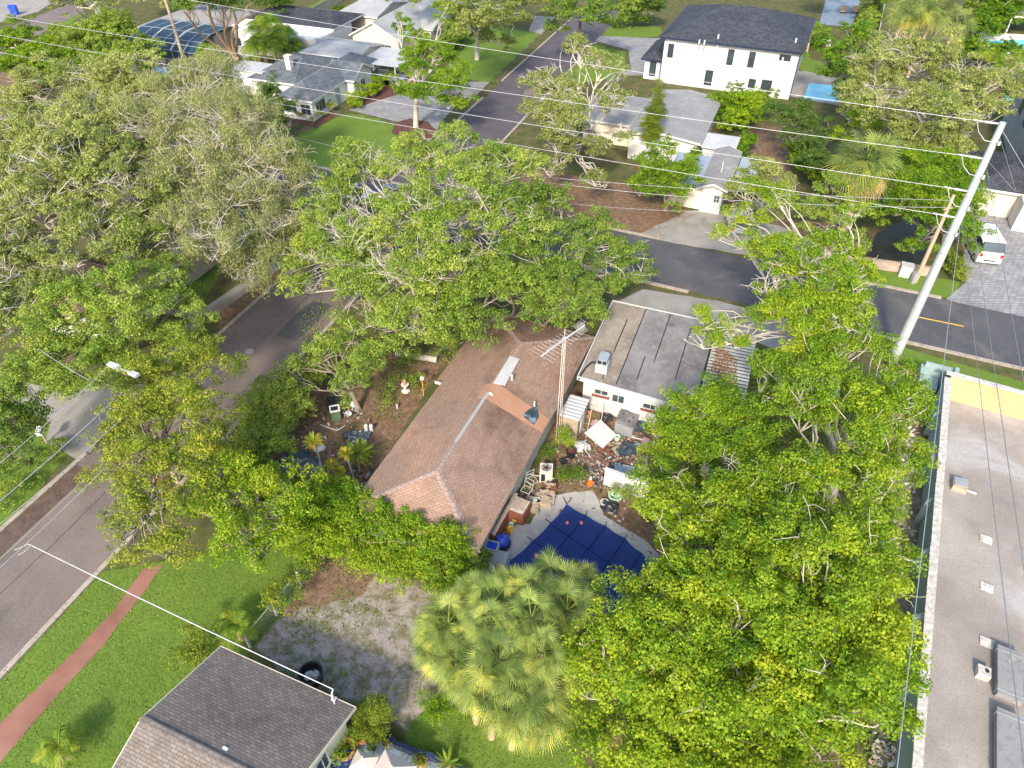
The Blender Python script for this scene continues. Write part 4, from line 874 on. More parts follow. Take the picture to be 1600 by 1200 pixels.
mb.add([(0, Y1, 0), (X1, Y1, 0), (X1, Y1, 2.3), (0, Y1, 2.3)], [(0, 1, 2, 3)]); mb.add([(0, 0, 1.2), (X1, 0, 1.2), (X1, 0, 2.3), (0, 0, 2.3)], [(0, 1, 2, 3)]); mb.build('screen', 'screen', pe)
# house under the oaks at the left
F3 = Fr(P(30, 470, 2.8), R(20.5))
h3 = thing('house', 'half hidden house with a brown and grey roof under the big left oaks', 'house', F3)
roof(h3, 0, 8, 0, 9, 2.8, 4.2, 'x', 3, 0, 'shingle_brown', wallmat='white_dirty'); walls(h3, .4, 7.6, .4, 8.6, 2.6, 'white_dirty')
F4 = Fr(P(190, 385, 2.8), R(20.5))
h4 = thing('house', 'half hidden house with a pale grey flat roof glimpsed through the left oaks', 'house', F4)
mb = MB(); mb.b2(0, 6, 0, 9, 2.7, 2.9); mb.build('roof', 'roof_light', h4); walls(h4, .3, 5.7, .3, 8.7, 2.7, 'brick_pale')
# ------------------------------------------------------------------ fences and walls
def fence(name, label, cat, p0, p1, h, mat, post='white', gap=2.4, th=.05, rails=0, cap=None):
    a, b = P(*p0), P(*p1); rz = math.atan2((b-a).y, (b-a).x); L = (b-a).length
    t = thing(name, label, cat, None, loc=a); t.rotation_euler = (0, 0, rz)
    mb = MB()
    if rails == 0: mb.b2(0, L, -th/2, th/2, .05, h); mb.build('panel', mat, t)
    elif rails == -1:      # chain link: thin crossing wires
        n = int(L/.22)
        for i in range(n): x = i*.22; mb.tube([(x, 0, .05), (min(x+h, L), 0, .05+min(h, L-x))], .006, 3, cap=False); mb.tube([(x, 0, min(h, x)+.05), (max(0, x-0), 0, .05)] if 0 else [(x, 0, h), (min(x+h, L), 0, h-min(h, L-x))], .006, 3, cap=False)
        mb.tube([(0, 0, h), (L, 0, h)], .03, 6); mb.build('mesh', mat, t)
    if cap: mb = MB(); mb.b2(-.05, L+.05, -th/2-.05, th/2+.05, h, h+.07); mb.build('cap', cap, t)
    k = max(1, round(L/gap))
    if post:
        for i in range(k+1): mb = MB(); mb.b2(L*i/k-.05, L*i/k+.05, -th/2-.06, -th/2-.003 if rails == 0 else .05, 0, h+.06); mb.build('post', post, t)
    return t
fence('chain_link_fence', 'chain link fence with pale rails along the sandy yard, uphill from the grey roof', 'fence', (507, 872), (392, 1012), 1.2, 'metal_grey', 'white', 2, .04, -1)
fence('yard_wall', 'low dirty white wall panel in the junk yard behind the traffic cone', 'wall', (943, 757), (1012, 782), 1.45, 'white_dirty', None, 2, .12, 0, 'white')
fence('wooden_fence', 'tall weathered wooden fence by the far green lawn', 'fence', (455, 55), (545, -5), 1.8, 'wood_fence', 'wood_fence')
fence('vinyl_fence', 'white vinyl fence beside the row of far palms', 'fence', (1368, 66), (1386, -20), 1.7, 'white', 'white')
fence('vinyl_fence', 'white vinyl fence between the pool and the grey green oak', 'fence', (1322, 178), (1336, 120), 1.7, 'white', 'white')
fence('brick_wall', 'low pale brick wall between the grass verge and the dark creek', 'wall', (1285, 408), (1452, 432), .8, 'brick_pale', None, 2, .3, 0, 'brick_pale')
fence('guard_rail', 'white garden wall behind the tall tan trunks', 'wall', (360, 95), (405, 85), 1.6, 'white', None, 2, .2, 0, 'white')
# ================================================================== vehicles
def car(name, label, cat, px, az, paint, L=4.5, Wd=1.8, H=1.45, kind='suv', loc=None):
    p = loc or P(*px); t = thing(name, label, cat, None, loc=p); t.rotation_euler = (0, 0, -az)
    w2 = Wd/2; hb = H*.58
    def loft(secs, mats, nm, par):
        """secs: (y, half width, z low, z high) along the car"""
        mb = MB(); vs = []
        for y, w_, z0, z1 in secs: vs += [(-w_, y, z0), (w_, y, z0), (w_*1.02, y, (z0+z1)/2), (w_*.9, y, z1), (-w_*.9, y, z1), (-w_*1.02, y, (z0+z1)/2)]
        n = len(secs); fs = [(6*i+j, 6*(i+1)+j, 6*(i+1)+(j+1) % 6, 6*i+(j+1) % 6) for i in range(n-1) for j in range(6)]
        fs += [(0, 1, 2, 3, 4, 5), tuple(6*(n-1)+j for j in range(6))[::-1]]; mb.add(vs, fs); return mb.build(nm, mats, par)
    l2 = L/2
    if kind == 'van':
        body = loft([(-l2, w2*.92, .35, .9), (-l2+.06, w2, .28, 1.0), (-l2+.1, w2, .25, hb+.12), (l2-1.0, w2, .25, hb+.12), (l2-.15, w2*.95, .3, hb-.05), (l2, w2*.8, .4, .7)], paint, 'body', t)
        loft([(-l2+.12, w2*.97, hb+.1, hb+.14), (-l2+.45, w2*.93, hb+.1, H-.05), (l2-1.7, w2*.93, hb+.1, H-.05), (l2-1.0, w2*.9, hb+.1, hb+.16)], 'glass', 'windows', body)
        loft([(-l2+.62, w2*.9, H-.3, H), (-l2+.75, w2*.94, H-.07, H+.02), (l2-2.0, w2*.94, H-.07, H+.02), (l2-1.9, w2*.9, H-.1, H-.03)], paint, 'roof', body)
        mb = MB(); mb.b2(-.5, -.4, -.8, -.6, H, H+.05).b2(.4, .5, -.8, -.6, H, H+.05).b2(-.1, .1, -1.2, -1.0, H, H+.05); mb.build('roof_bracket', 'black', body)
        mb = MB(); mb.b2(-.45, .45, -l2-.02, -l2+.02, .5, .62); mb.build('number_plate', 'black', body)
    else:
        body = loft([(-l2, w2*.85, .4, .75), (-l2+.1, w2*.96, .25, hb), (-l2+.9, w2, .22, hb+.03), (l2-1.3, w2, .22, hb), (l2-.25, w2*.95, .25, hb-.12), (l2, w2*.75, .35, .6)], paint, 'body', t)
        loft([(-l2+.25, w2*.9, hb, hb+.04), (-l2+.75, w2*.82, hb, H-.04), (l2-2.2, w2*.82, hb, H-.04), (l2-1.3, w2*.88, hb-.02, hb+.03)], 'glass', 'windows', body)
        loft([(-l2+.7, w2*.74, H-.12, H-.03), (-l2+.85, w2*.82, H-.07, H), (l2-2.3, w2*.82, H-.07, H), (l2-2.15, w2*.74, H-.12, H-.05)], paint, 'roof', body)
    for s in (-1, 1):
        for y in (-l2+.85, l2-.9):
            mb = MB(); mb.tube([(s*(w2-.2), y, .33), (s*(w2+.02), y, .33)], .33, 14, smooth=False); wh = mb.build('wheel', 'rubber', t)
            mb = MB(); mb.tube([(s*(w2+.015), y, .33), (s*(w2+.035), y, .33)], .2, 10, smooth=False); mb.build('rim', 'metal_grey', wh)
        mb = MB(); mb.box((s*w2*.82, -l2+.02, hb*.85), (.22, .1, .28)); mb.build('tail_light', 'lamp_red', body)
        mb = MB(); mb.box((s*w2*.68, l2-.08, hb*.7), (.3, .12, .12)); mb.build('headlight', 'metal_white', body)
        mb = MB(); mb.box((s*(w2+.1), l2-1.5, hb+.05), (.18, .1, .14)); mb.build('mirror', paint, body)
    return t
car('van', 'white van with a dark rear window and blue tinted side, parked on the paved drive', 'van', (1549, 390), R(12), 'car_white', 6.0, 2.0, 2.1, 'van', P(1527, 389))
car('parked_car', 'blue grey car parked under the white carport', 'car', None, R(21+90), 'car_blue', 4.4, 1.8, 1.5, loc=FT.W(4.2, 1.7))
car('parked_car', 'silver car with its tail towards the street beside the old house drive', 'car', (1150, 352), R(5), 'car_silver', 4.4, 1.8, 1.45)
car('parked_car', 'white car in the deep shade of the big middle oak, nearest the upper lawn', 'car', (557, 312), R(110), 'car_white', 4.4, 1.8, 1.5)
car('parked_car', 'navy car in the deep shade of the big middle oak beside the white one', 'car', (602, 312), R(20), 'car_navy', 4.4, 1.8, 1.45)
car('parked_car', 'dark car in the middle of the shaded crossing under the big oak', 'car', (712, 376), R(110), 'car_navy', 4.4, 1.8, 1.45)
# ================================================================== poles and power lines
MP = P(1393, 568)
mp = thing('utility_pole', 'tall thick pale grey steel utility pole leaning over the cross street', 'utility pole', None, loc=MP)
mb = MB(); mb.tube([(0, 0, 0), (0, 0, 6), (0, 0, 12), (0, 0, 18.1)], [.36, .31, .25, .18], 18); mb.build('shaft', 'galv', mp)
for z in (2.6, 5.2, 9.5, 13.5): mb = MB(); mb.lathe((0, 0, z), [(.375-.0095*z, 0), (.375-.0095*z, .06)], 18); mb.build('band', 'metal_grey', mp)
mb = MB(); mb.lathe((0, 0, 0), [(.6, 0), (.6, .18), (.44, .2)], 12); mb.build('base', 'black', mp)
wl_d = Vector((math.sin(B_), math.cos(B_), 0)); AT = {}
for z, ph in ((18.0, 0), (15.9, 1), (13.8, 2), (12.0, 3)):
    mb = MB(); a = -wl_d
    mb.tube([a*.2+Vector((0, 0, z)), a*.9+Vector((0, 0, z))], [.05, .09], 7); mb.tube([a*.9+Vector((0, 0, z)), a*1.5+Vector((0, 0, z+.02))], [.04, .05], 6)
    mb.build('insulator', 'wire', mp); AT[ph] = MP+a*1.4+Vector((0, 0, z))
    o_ = Vector((.1, -.35, z-1.0)); mb = MB(); mb.tube([(0, 0, z-1.0), o_], .05, 6); mb.lathe(tuple(o_), [(.09, -.1), (.09, .12)], 8); mb.build('bracket', 'wire', mp)
    mb = MB(); mb.tube([a*1.3+Vector((0, 0, z)), a*1.0+Vector((0, 0, z-.6)), a*.5+Vector((0, 0, z-1.05)), o_], .028, 5); mb.build('jumper', 'wire', mp)
def wire(label, a, b, r=.022, sag=.5, mat='wire', group='power lines', cat='power line', k=16, name='power_line'):
    a = Vector(a); b = Vector(b); mb = MB()
    mb.tube([a.lerp(b, t/k)-a+Vector((0, 0, -sag*4*(t/k)*(1-t/k))) for t in range(k+1)], r, 5); return one(name, label, cat, mb, mat, a, group)
ends = {0: P(100, -35, 19.3), 1: P(-60, 14, 16.7), 2: P(-60, 44, 14.6), 3: P(-60, 70, 12.8)}
for k_, lab in enumerate(('topmost long wire running left from the head of the steel pole', 'second long wire from the top, running left from the steel pole',
                          'third long wire from the top, running left from the steel pole', 'lowest of the four long wires running left from the steel pole')):
    wire(lab, AT[k_], ends[k_], .017, .35)
WP = P(1430, 440)
wp = thing('utility_pole', 'short brown wooden utility pole behind the steel pole', 'utility pole', None, loc=WP)
mb = MB(); mb.tube([(0, 0, 0), (0, 0, 8.05)], [.19, .13], 10); mb.build('shaft', 'wood_pole', wp); mb = MB(); mb.box((0, 0, 6.9), (.9, .1, .1), .4); mb.build('crossarm', 'wood_pole', wp)
mb = MB(); mb.b2(-.5, -.18, -.35, .05, 0, 1.0); mb.build('guard', 'metal_grey', wp)
wire('thin wire from the short wooden pole to the left, through the pale branched tree', WP+Vector((0, 0, 7.6)), P(820, 274, 8.3), .014, .3, group='thin service wires')
wire('thin sagging cable from the short wooden pole across the brown yard', WP+Vector((0, 0, 7.0)), P(820, 281, 7.8), .018, .6, group='thin service wires')
wire('faint slack wire low across the brown yard corner', P(1140, 331, 5), P(892, 318, 5), .012, .2, group='thin service wires')
wire('thin wire over the upper lawn, above the slate roofed bungalow yard', P(470, 216, 8.5), P(300, 190, 8.8), .013, .2, group='thin service wires')
L5 = P(825, 280, 8.2); wire('thin wire across the lawn in front of the slate roofed bungalow', P(470, 216, 8.5), L5, .013, .4, group='thin service wires')
for lab, z, off in (('thin street cable above the parked drive, upper', 8.8, 4.2), ('thin street cable above the parked drive, lower', 8.4, 5.0)):
    pass
# wires from the steel pole down the right side
for lab, a, e, z in (('wire dropping from the steel pole along the teal wall, leftmost', (1492, 356), (1403, 1200), 10.5), ('wire from the steel pole over the gravel roof, nearest the teal wall', (1495, 350), (1600, 1180), 12.0),
                     ('wire from the steel pole over the gravel roof, middle one', (1517, 318), (1600, 877), 13.0), ('wire from the steel pole over the gravel roof, farthest right', (1541, 265), (1600, 590), 15.0)):
    A = MP+Vector((.1, -.35, 0)); A.z = z+.0 if z < 14 else 15
    for zz in np.arange(8, 18, .05):
        q = MP+Vector((.1, -.35, zz)); dep = q.y*c_-(zz-CH)*s_; 
        if 600-F*(q.y*s_+(zz-CH)*c_)/dep <= a[1]: break
    A = MP+Vector((.1, -.35, zz)); E = P(e[0], e[1], zz); E = A+(E-A)*1.25; wire(lab, A, E, .016, .1, 'wire_dark' if z > 10.6 else 'metal_grey', 'wires running towards the viewer')
wire('straight guy cable from the head of the steel pole to the right edge', MP+Vector((0, 0, 17.8)), P(1640, 330, 12), .016, .0, 'wire', 'guy cables')
wire('straight guy cable from the head of the steel pole to the dark garage roof', MP+Vector((0, 0, 17.5)), P(1588, 300, 5), .016, .0, 'wire', 'guy cables')
wire('straight guy cable from the upper shaft of the steel pole to the dark garage roof', MP+Vector((0, 0, 15.9)), P(1586, 299, 5), .016, .0, 'wire', 'guy cables')
# wooden pole, upper left
LP_ = P(293, 112)
lp = thing('utility_pole', 'weathered wooden utility pole in front of the pool enclosure', 'utility pole', None, loc=LP_)
mb = MB(); mb.tube([(0, 0, 0), (-.1, 0, 6), (-.25, 0, 11.5)], [.24, .2, .16], 10); mb.build('shaft', 'wood_pole', lp); mb = MB(); mb.box((0, .0, 10.8), (1.8, .1, .12), .3); mb.build('crossarm', 'wood_pole', lp)
l2_ = P(60, 152); lq = thing('utility_pole', 'thin grey utility pole among the bushes at the far left', 'utility pole', None, loc=l2_)
mb = MB(); mb.tube([(0, 0, 0), (0, 0, 6.6)], [.2, .14], 8); mb.build('shaft', 'bark', lq); mb = MB(); mb.box((0, 0, 6.2), (1.6, .1, .1), .2); mb.build('crossarm', 'wood_pole', lq)
# streetlight pole in the lower left tree
sp_ = P(225, 740); SPT = P(172, 569, 9.3); spb = Vector((SPT.x+.9, SPT.y-.4, 0))
sp2 = thing('street_light', 'white street light bar and pole rising out of the yellow green street tree', 'street light', None, loc=spb)
mb = MB(); mb.tube([(0, 0, 0), (0, 0, 9.2)], [.17, .11], 8); mb.build('pole', 'wood_pole', sp2)
a = SPT-spb; b = P(213, 586, 9.3)-spb; mb = MB(); mb.tube([a, b], .07, 6); d = (b-a).normalized(); mb.box(tuple(a+d*.35), (.9, .28, .16), math.atan2(d.y, d.x)); mb.box(tuple(b-d*.2), (.6, .28, .16), math.atan2(d.y, d.x)); mb.build('light_bar', 'metal_white', sp2)
for lab, e, r in (('overhead cable from the street light towards the lower left, upper of three', (-60, 772), .016), ('overhead cable from the street light towards the lower left, middle of three', (-60, 832), .02), ('overhead cable from the street light towards the lower left, lowest of three', (-60, 868), .016)):
    st_ = {772: (172, 570, 9.3), 832: (205, 600, 8.2), 868: (225, 622, 7.6)}[e[1]]; wire(lab, P(*st_), P(e[0], e[1], st_[2]), r, .15, group='street light cables')
wire('thin cable from the street light up into the left oaks', P(172, 569, 9.2)+Vector((-.6, -1.3, 0)), P(60, 545, 9.5), .014, .1, group='street light cables')
sj = P(45, 850, 7.2)
sd = wire('thick white service cable from its forked end over the street to the grey roof', sj, SERV, .026, .15, 'wire', 'service cables')
mb = MB(); mb.tube([(0, 0, 0), (-.55, -.25, -.1)], .012, 4); mb.tube([(.15, -.05, 0), (-.1, -.4, -.1), (-.3, -.5, -.12)], .012, 4); o = mb.build('splice', 'wire', sd)
wire('thin grey secondary cable along the far edge of the lower left road', P(-40, 922, 7.2), P(160, 735, 7.4), .014, .1, group='street light cables')
# ================================================================== the antenna mast
q = FM.L(872, 682, 0); AM = P(872, 690)
am = thing('antenna_mast', 'tall thin three legged lattice mast with a long rooftop television antenna', 'antenna mast', None, loc=AM)
HM = 8.7; tri = [(.17*math.cos(a), .17*math.sin(a)) for a in (.5, 2.6, 4.7)]
for x, y in tri: mb = MB(); mb.tube([(x, y, 0), (x*.55, y*.55, HM)], .022, 5); mb.build('leg', 'white_dirty', am)
mb = MB()
for i in range(20):
    z = HM*i/20; z2 = HM*(i+1)/20; k0, k1 = 1-.45*z/HM, 1-.45*z2/HM
    for j in range(3): a = tri[j]; b = tri[(j+1) % 3]; mb.tube([(a[0]*k0, a[1]*k0, z), (b[0]*k1, b[1]*k1, z2)], .009, 3, cap=False)
mb.build('lacing', 'terracotta', am)
za = HM+.45; b0 = P(846, 556, za)-AM; b1 = P(914, 508, za)-AM; b0.z = b1.z = za; d = (b1-b0); Ld = d.length; d.normalize(); s = Vector((-d.y, d.x, 0))
mb = MB(); mb.tube([(0, 0, HM-.3), (0, 0, za+.1)], .03, 6); mb.build('mast_tip', 'metal_white', am)
mb = MB(); mb.tube([b0, b1], .045, 6); mb.tube([b0+Vector((0, 0, .16))+d*.5, b1+Vector((0, 0, .02))], .02, 4)
bo = mb.build('boom', 'metal_white', am)
mb = MB()
for i in range(11): c0 = b0+d*(Ld*i/14); ln = .85-.5*i/14; mb.tube([c0-s*ln, c0+s*ln], .01, 4)
for i in range(6): c0 = b1-d*(.12*i+.1); mb.tube([c0+Vector((0, 0, -.35)), c0+Vector((0, 0, .35))], .012, 4); mb.tube([c0-s*.3+Vector((0, 0, -.2)), c0+s*.3+Vector((0, 0, .2))], .012, 4)
mb.build('element', 'metal_white', bo)
# ================================================================== things in the east yard
def at(px, py, z=0): return P(px, py, z)
def item(name, label, cat, px, py, parts, rz=0, z=0, group=None):
    """parts: list of (part name, material, MB)"""
    p = P(px, py, z)
    if len(parts) == 1: o = parts[0][2].build(name, parts[0][1]); o.location = p; o.rotation_euler = (0, 0, rz); return tag(o, label, cat, group)
    t = thing(name, label, cat, None, group, p); t.rotation_euler = (0, 0, rz); done = None
    for nm, m, mb in parts: mb.build(nm, m, t)
    return t
rzg = -R(22.5)
t = thing('garden_shed', 'small shed with a white ribbed metal roof against the brown roofed house', 'shed', Fr(P(874, 649, 2.0), R(22.5)))
sx = Fr(P(874, 649, 2.0), R(22.5)); e = sx.L(911, 621, 2.0); corr(t, 0, 1.35, 0, e.y, 2.0, 2.0, 'x', 'metal_white', .28, 'roof', .04)
mb = MB(); mb.b2(.1, 1.25, .1, e.y-.1, 0, 1.96); mb.build('wall', 'lumber', t)
mb = MB(); mb.b2(1.255, 1.29, .7, 1.4, .05, 1.7); mb.build('door', 'white_dirty', t)
# grey cabinet
mb = MB(); mb.prism([(-.62, -.5), (.6, -.6), (.72, .5), (-.5, .62)], 0, [1.0, .95, 1.05, 1.1]); c1 = MB(); c1.prism([(-.66, -.54), (.64, -.64), (.76, .54), (-.54, .66)], [1.0, .95, 1.05, 1.1], [1.08, 1.03, 1.13, 1.18])
c2 = MB()
for x, y in ((-.3, .3), (.4, .2), (.25, -.25)): c2.lathe((x, y, 1.1), [(.06, 0), (.06, .05)], 8)
item('metal_cabinet', 'large dull grey metal cabinet with small knobs on its lid, standing among the junk', 'cabinet', 976, 672, [('body', 'metal_grey', mb), ('lid', 'flat_grey', c1), ('knob', 'black', c2)], -.35)
# spare box by the white wall
mb = MB(); mb.b2(-.45, .45, -.35, .35, 0, .8); c1 = MB(); c1.b2(-.5, .5, -.4, .4, .8, .88)
item('storage_box', 'grey green storage box with a lid against the white house wall', 'box', 1008, 652, [('body', 'galv', mb), ('lid', 'roof_light', c1)], -.35)
# white sheet of board
a = [P(*p)-P(937, 687) for p in ((937, 665), (963, 685), (941, 707), (912, 687))]
mb = MB(); mb.prism([(p.x, p.y) for p in a], [.55, .3, .35, .6], [.6, .35, .4, .65]); item('white_board', 'big square white sheet of board lying tilted on the junk heap', 'board', 937, 687, [('b', 'white', mb)])
# sundry junk, each a thing of its own
def boxy(w_, d, h, tilt=None): m = MB(); m.box((0, 0, h/2+.02), (w_, d, h), 0, 0, tilt); return m
def ring(r0, r1, h, n=16): m = MB(); m.lathe((0, 0, 0), [(r1*.85, 0), (r1, h), (r0, h), (r0*.9, .04)], n); return m
def pole_(L, r=.03, h=.15): m = MB(); m.tube([(-L/2, 0, r), (L/2, 0, h)], r, 6); return m
J = [('plank', 'long weathered plank lying below the grey cabinet', 'plank', 985, 698, boxy(2.4, .14, .06), 'lumber', -.3), ('plank', 'pale timber length at the right of the junk heap', 'plank', 1008, 689, boxy(1.8, .09, .06), 'white_dirty', -.35),
     ('plank', 'reddish timber lying across the dark rubbish', 'plank', 957, 722, boxy(1.3, .12, .05), 'terracotta', .75), ('plank', 'thin pale batten leaning by the white board corner', 'plank', 915, 705, boxy(1.3, .06, .05), 'white', -1.15),
     ('pipe', 'white pipe standing tilted above the white board', 'pipe', 939, 663, pole_(1.6, .025, 1.2), 'white', 1.4), ('pipe', 'thin pale pole lying from the shed to the junk', 'pipe', 912, 663, pole_(2.2, .022, .2), 'lumber', -.3),
     ('pipe', 'thin upright post left of the white board', 'pipe', 919, 672, pole_(1.5, .02, 1.2), 'white_dirty', 1.3), ('crate', 'open orange brown wooden crate in the yard grass', 'crate', 916, 650, ring(.28, .36, .3, 4), 'terracotta', .5),
     ('storage_tin', 'flat brown tray leaning on the dark rubbish', 'tray', 964, 704, boxy(.55, .5, .12, (.3, .2)), 'lumber', .6), ('suitcase', 'maroon case on the corner of the white board', 'case', 943, 703, boxy(.6, .45, .16, (.1, .2)), 'brick_red', .7),
     ('bucket', 'pale round bucket in the dark rubbish', 'bucket', 996, 701, ring(.2, .26, .3), 'metal_blue', 0), ('folded_chair', 'dusty pink folded chair right of the rubbish', 'chair', 1007, 696, boxy(.45, .8, .3, (.2, .1)), 'pink', -.4),
     ('bucket', 'white bucket beside the mint tub at the deck edge', 'bucket', 944, 789, ring(.2, .27, .3), 'white', 0), ('tub', 'pale mint green plastic tub by the pool deck', 'tub', 961, 778, ring(.36, .46, .3), 'mint', 0),
     ('black_bag', 'shiny black sack beside the pool deck edge', 'bag', 953, 794, None, 'black', 0), ('cinder_block', 'hollow concrete block standing below the white board', 'block', 920, 701, boxy(.2, .4, .2), 'coping', .1),
     ('mattress_piece', 'crumpled light blue sheet on the junk behind the low white wall', 'sheet', 983, 740, None, 'metal_blue', 0), ('black_bag', 'black sack beside the white pipe in the junk', 'bag', 946, 655, None, 'black', 0),
     ('black_bag', 'black sack right of the grey cabinet', 'bag', 995, 668, None, 'tarp_black', 0), ('black_bag', 'big dark sack in the middle of the rubbish heap', 'bag', 979, 707, None, 'tarp_black', 0),
     ('toy', 'pink and white plastic toy above the white board', 'toy', 931, 664, None, 'pink', 0), ('white_bag', 'crumpled white sack left of the white board', 'bag', 906, 700, None, 'white', 0), ('tin_can', 'turquoise tin on the junk right of the white board', 'tin', 964, 687, ring(.14, .2, .35), 'mint', 0),
     ('pallet', 'pale blue slatted pallet behind the low white wall', 'pallet', 975, 737, boxy(1.3, .8, .18, (.1, .15)), 'metal_blue', -.2)]
for i, (nm, lab, cat, px, py, mb, mat, rz) in enumerate(J):
    if mb is None: mb = MB(); s = .34+.1*(i % 4); mb.blob((0, 0, .16), (s, s*.8, s*.55), i, amp=.3)
    item(nm, lab, cat, px, py, [('b', mat, mb)], rz)
# uncountable rubbish: small scraps
def scraps(name, regs, n, seed, mats, zmax=.3, smin=.02, smax=.12):
    rg = random.Random(seed); mb = MB()
    for i in range(n):
        cx, cy, rx, ry = regs[rg.randrange(len(regs))]; p = P(cx+rg.gauss(0, rx), cy+rg.gauss(0, ry)); s = rg.uniform(smin, smax)
        mb.box((p.x, p.y, rg.random()**2*zmax+.05), (s*rg.uniform(.5, 2.2), s, s*rg.uniform(.15, .7)), rg.uniform(0, 3), rg.randrange(len(mats)), (rg.uniform(-.6, .6), rg.uniform(-.6, .6)))
    o = mb.build(name, mats); o['kind'] = 'stuff'; tag(o, {'rubbish': 'scattered small rubbish and broken bits across the yards', 'rubble': 'pale rubble and litter on the ground beside the teal wall'}[name], 'rubbish'); return o
scraps('rubbish', [(965, 705, 22, 12), (985, 715, 18, 12), (940, 735, 16, 10), (990, 690, 18, 8), (955, 785, 12, 14), (840, 780, 18, 12), (920, 720, 22, 20), (580, 750, 20, 8), (545, 650, 18, 8), (560, 740, 26, 10), (505, 700, 30, 22), (760, 885, 6, 8), (900, 700, 16, 20), (935, 745, 14, 12), (1000, 715, 14, 10)], 1300, 3,
       ['lumber', 'coping', 'metal_blue', 'tarp_black', 'pink', 'brick_red', 'black', 'brick_pale', 'galv', 'lumber', 'tarp_black', 'bark', 'mulch', 'flat_brown'])
scraps('rubble', [(1425, 660, 10, 30), (1415, 780, 12, 30), (1410, 830, 16, 20), (1395, 1140, 18, 40), (1420, 720, 10, 30), (1385, 1180, 15, 15)], 320, 6, ['coping', 'white_dirty', 'coping', 'brick_pale', 'lumber'], .1, .05, .2)
# air conditioner
mb = MB(); mb.b2(-.4, .4, -.4, .4, 0, .95); f1 = MB(); f1.lathe((0, 0, .95), [(.33, 0), (.33, .05), (.27, .05), (.27, .01)], 20); f2 = MB()
for i in range(5): a = i*1.257; f2.box((.13*math.cos(a), .13*math.sin(a), .975), (.24, .1, .012), a)
f3 = MB(); f3.b2(-.41, -.4, -.3, .3, .15, .85); f3.b2(-.3, -.05, -.412, -.4, .15, .8)
item('air_conditioner', 'beige box air conditioner with a round top fan beside the house', 'air conditioner', 853, 747, [('cabinet', 'cream', mb), ('fan_guard', 'metal_grey', f1), ('fan', 'mulch', f2), ('grille', 'car_navy', f3)], -.08)
# traffic cone
mb = MB(); mb.lathe((0, 0, 0), [(.26, 0), (.26, .04)], 4); c1 = MB(); c1.lathe((0, 0, .04), [(.2, 0), (.1, .42)], 14); c2 = MB(); c2.lathe((0, 0, .46), [(.1, 0), (.05, .22)], 14)
item('traffic_cone', 'orange traffic cone with a white tip in the junk yard', 'traffic cone', 922, 756, [('base', 'orange', mb), ('body', 'orange', c1), ('collar', 'white', c2)])
# white patio chair frames
def chairframe(label, px, py, rz, tip=0):
    t = thing('patio_chair', label, 'chair', None, 'white chair frames by the house', P(px, py)); t.rotation_euler = (tip, 0, rz)
    for x in (-.28, .28):
        mb = MB(); mb.tube([(x, -.3, 0), (x, -.28, .45), (x, .25, .42), (x, .38, 1.0)], .025, 5); mb.tube([(x, .3, 0), (x, .2, .44)], .025, 5); mb.build('side_frame', 'white', t)
    for y, z in ((-.28, .45), (.25, .42), (.38, 1.0), (.32, .7)): mb = MB(); mb.tube([(-.28, y, z), (.28, y, z)], .02, 5); mb.build('rail', 'white', t)
    return t
chairframe('white tubular chair frame tipped against the house wall, uphill one', 829, 755, .6, .3); chairframe('white tubular chair frame near the brick planter, lower one', 823, 772, -.5, 0)
mb = MB(); mb.tube([(-.9, .2, .4), (.9, -.1, .45)], .035, 5); item('pipe', 'white pipe lying in front of the beige air conditioner', 'pipe', 843, 752, [('b', 'white', mb)], -.1)
# planters and block piles
mb = MB(); mb.b2(-.5, .5, -.6, .6, 0, .95); c1 = MB(); c1.b2(-.42, .42, -.52, .52, .96, 1.0); c2 = MB(); c2.b2(-.35, -.05, -.4, .4, 1.0, 1.06); c2.b2(.0, .35, -.3, .45, 1.0, 1.07)
item('brick_planter', 'red brick barbecue block with grey slabs on top', 'brick block', 812, 806, [('body', 'brick_red', mb), ('slab', 'coping', c1), ('slab', 'lumber', c2)], -.45)
a, b = P(770, 852), P(806, 788); t = thing('brick_wall', 'low red painted brick wall leaning along the end of the house', 'wall', None, loc=a); L = (b-a).length; t.rotation_euler = (0, 0, math.atan2((b-a).y, (b-a).x))
mb = MB(); mb.b2(0, L, -.12, .12, 0, .95); mb.build('body', 'brick_red', t); mb = MB(); rg = random.Random(2)
for i in range(14): mb.box((L*i/14+.15, 0, .97), (.22, .24, .08+rg.random()*.05), rg.uniform(-.1, .1))
mb.build('coping', 'brick_pale', t)
rg = random.Random(12)
for lab, px, py, s, mat in (('stack of sawn timber beside the white chair frames', 832, 792, .7, 'lumber'), ('stack of pale timber beside the pool deck corner', 852, 783, .8, 'brick_pale'), ('pile of broken red bricks near the pool deck top corner', 860, 766, .5, 'brick_red')):
    t = thing('timber_stack' if 'timber' in lab else 'brick_pile', lab, 'stack', None, loc=P(px, py)); t.rotation_euler = (0, 0, rg.uniform(-.6, .3))
    mb = MB()
    for z in range(3):
        for k in range(5): mb.box((rg.uniform(-.06, .06), (k-2)*s*.28, .08+z*.13), (s*1.5*rg.uniform(.7, 1), s*.25, .12), rg.uniform(-.12, .12))
    mb.build('lower_layer', mat, t); mb = MB()
    for k in range(4): mb.box((rg.uniform(-.2, .2), rg.uniform(-.4, .4)*s, .48+.05*k), (s*rg.uniform(.4, .9), s*.2, .09), rg.uniform(-1, 1))
    mb.build('loose_piece', 'lumber' if mat != 'lumber' else 'coping', t)
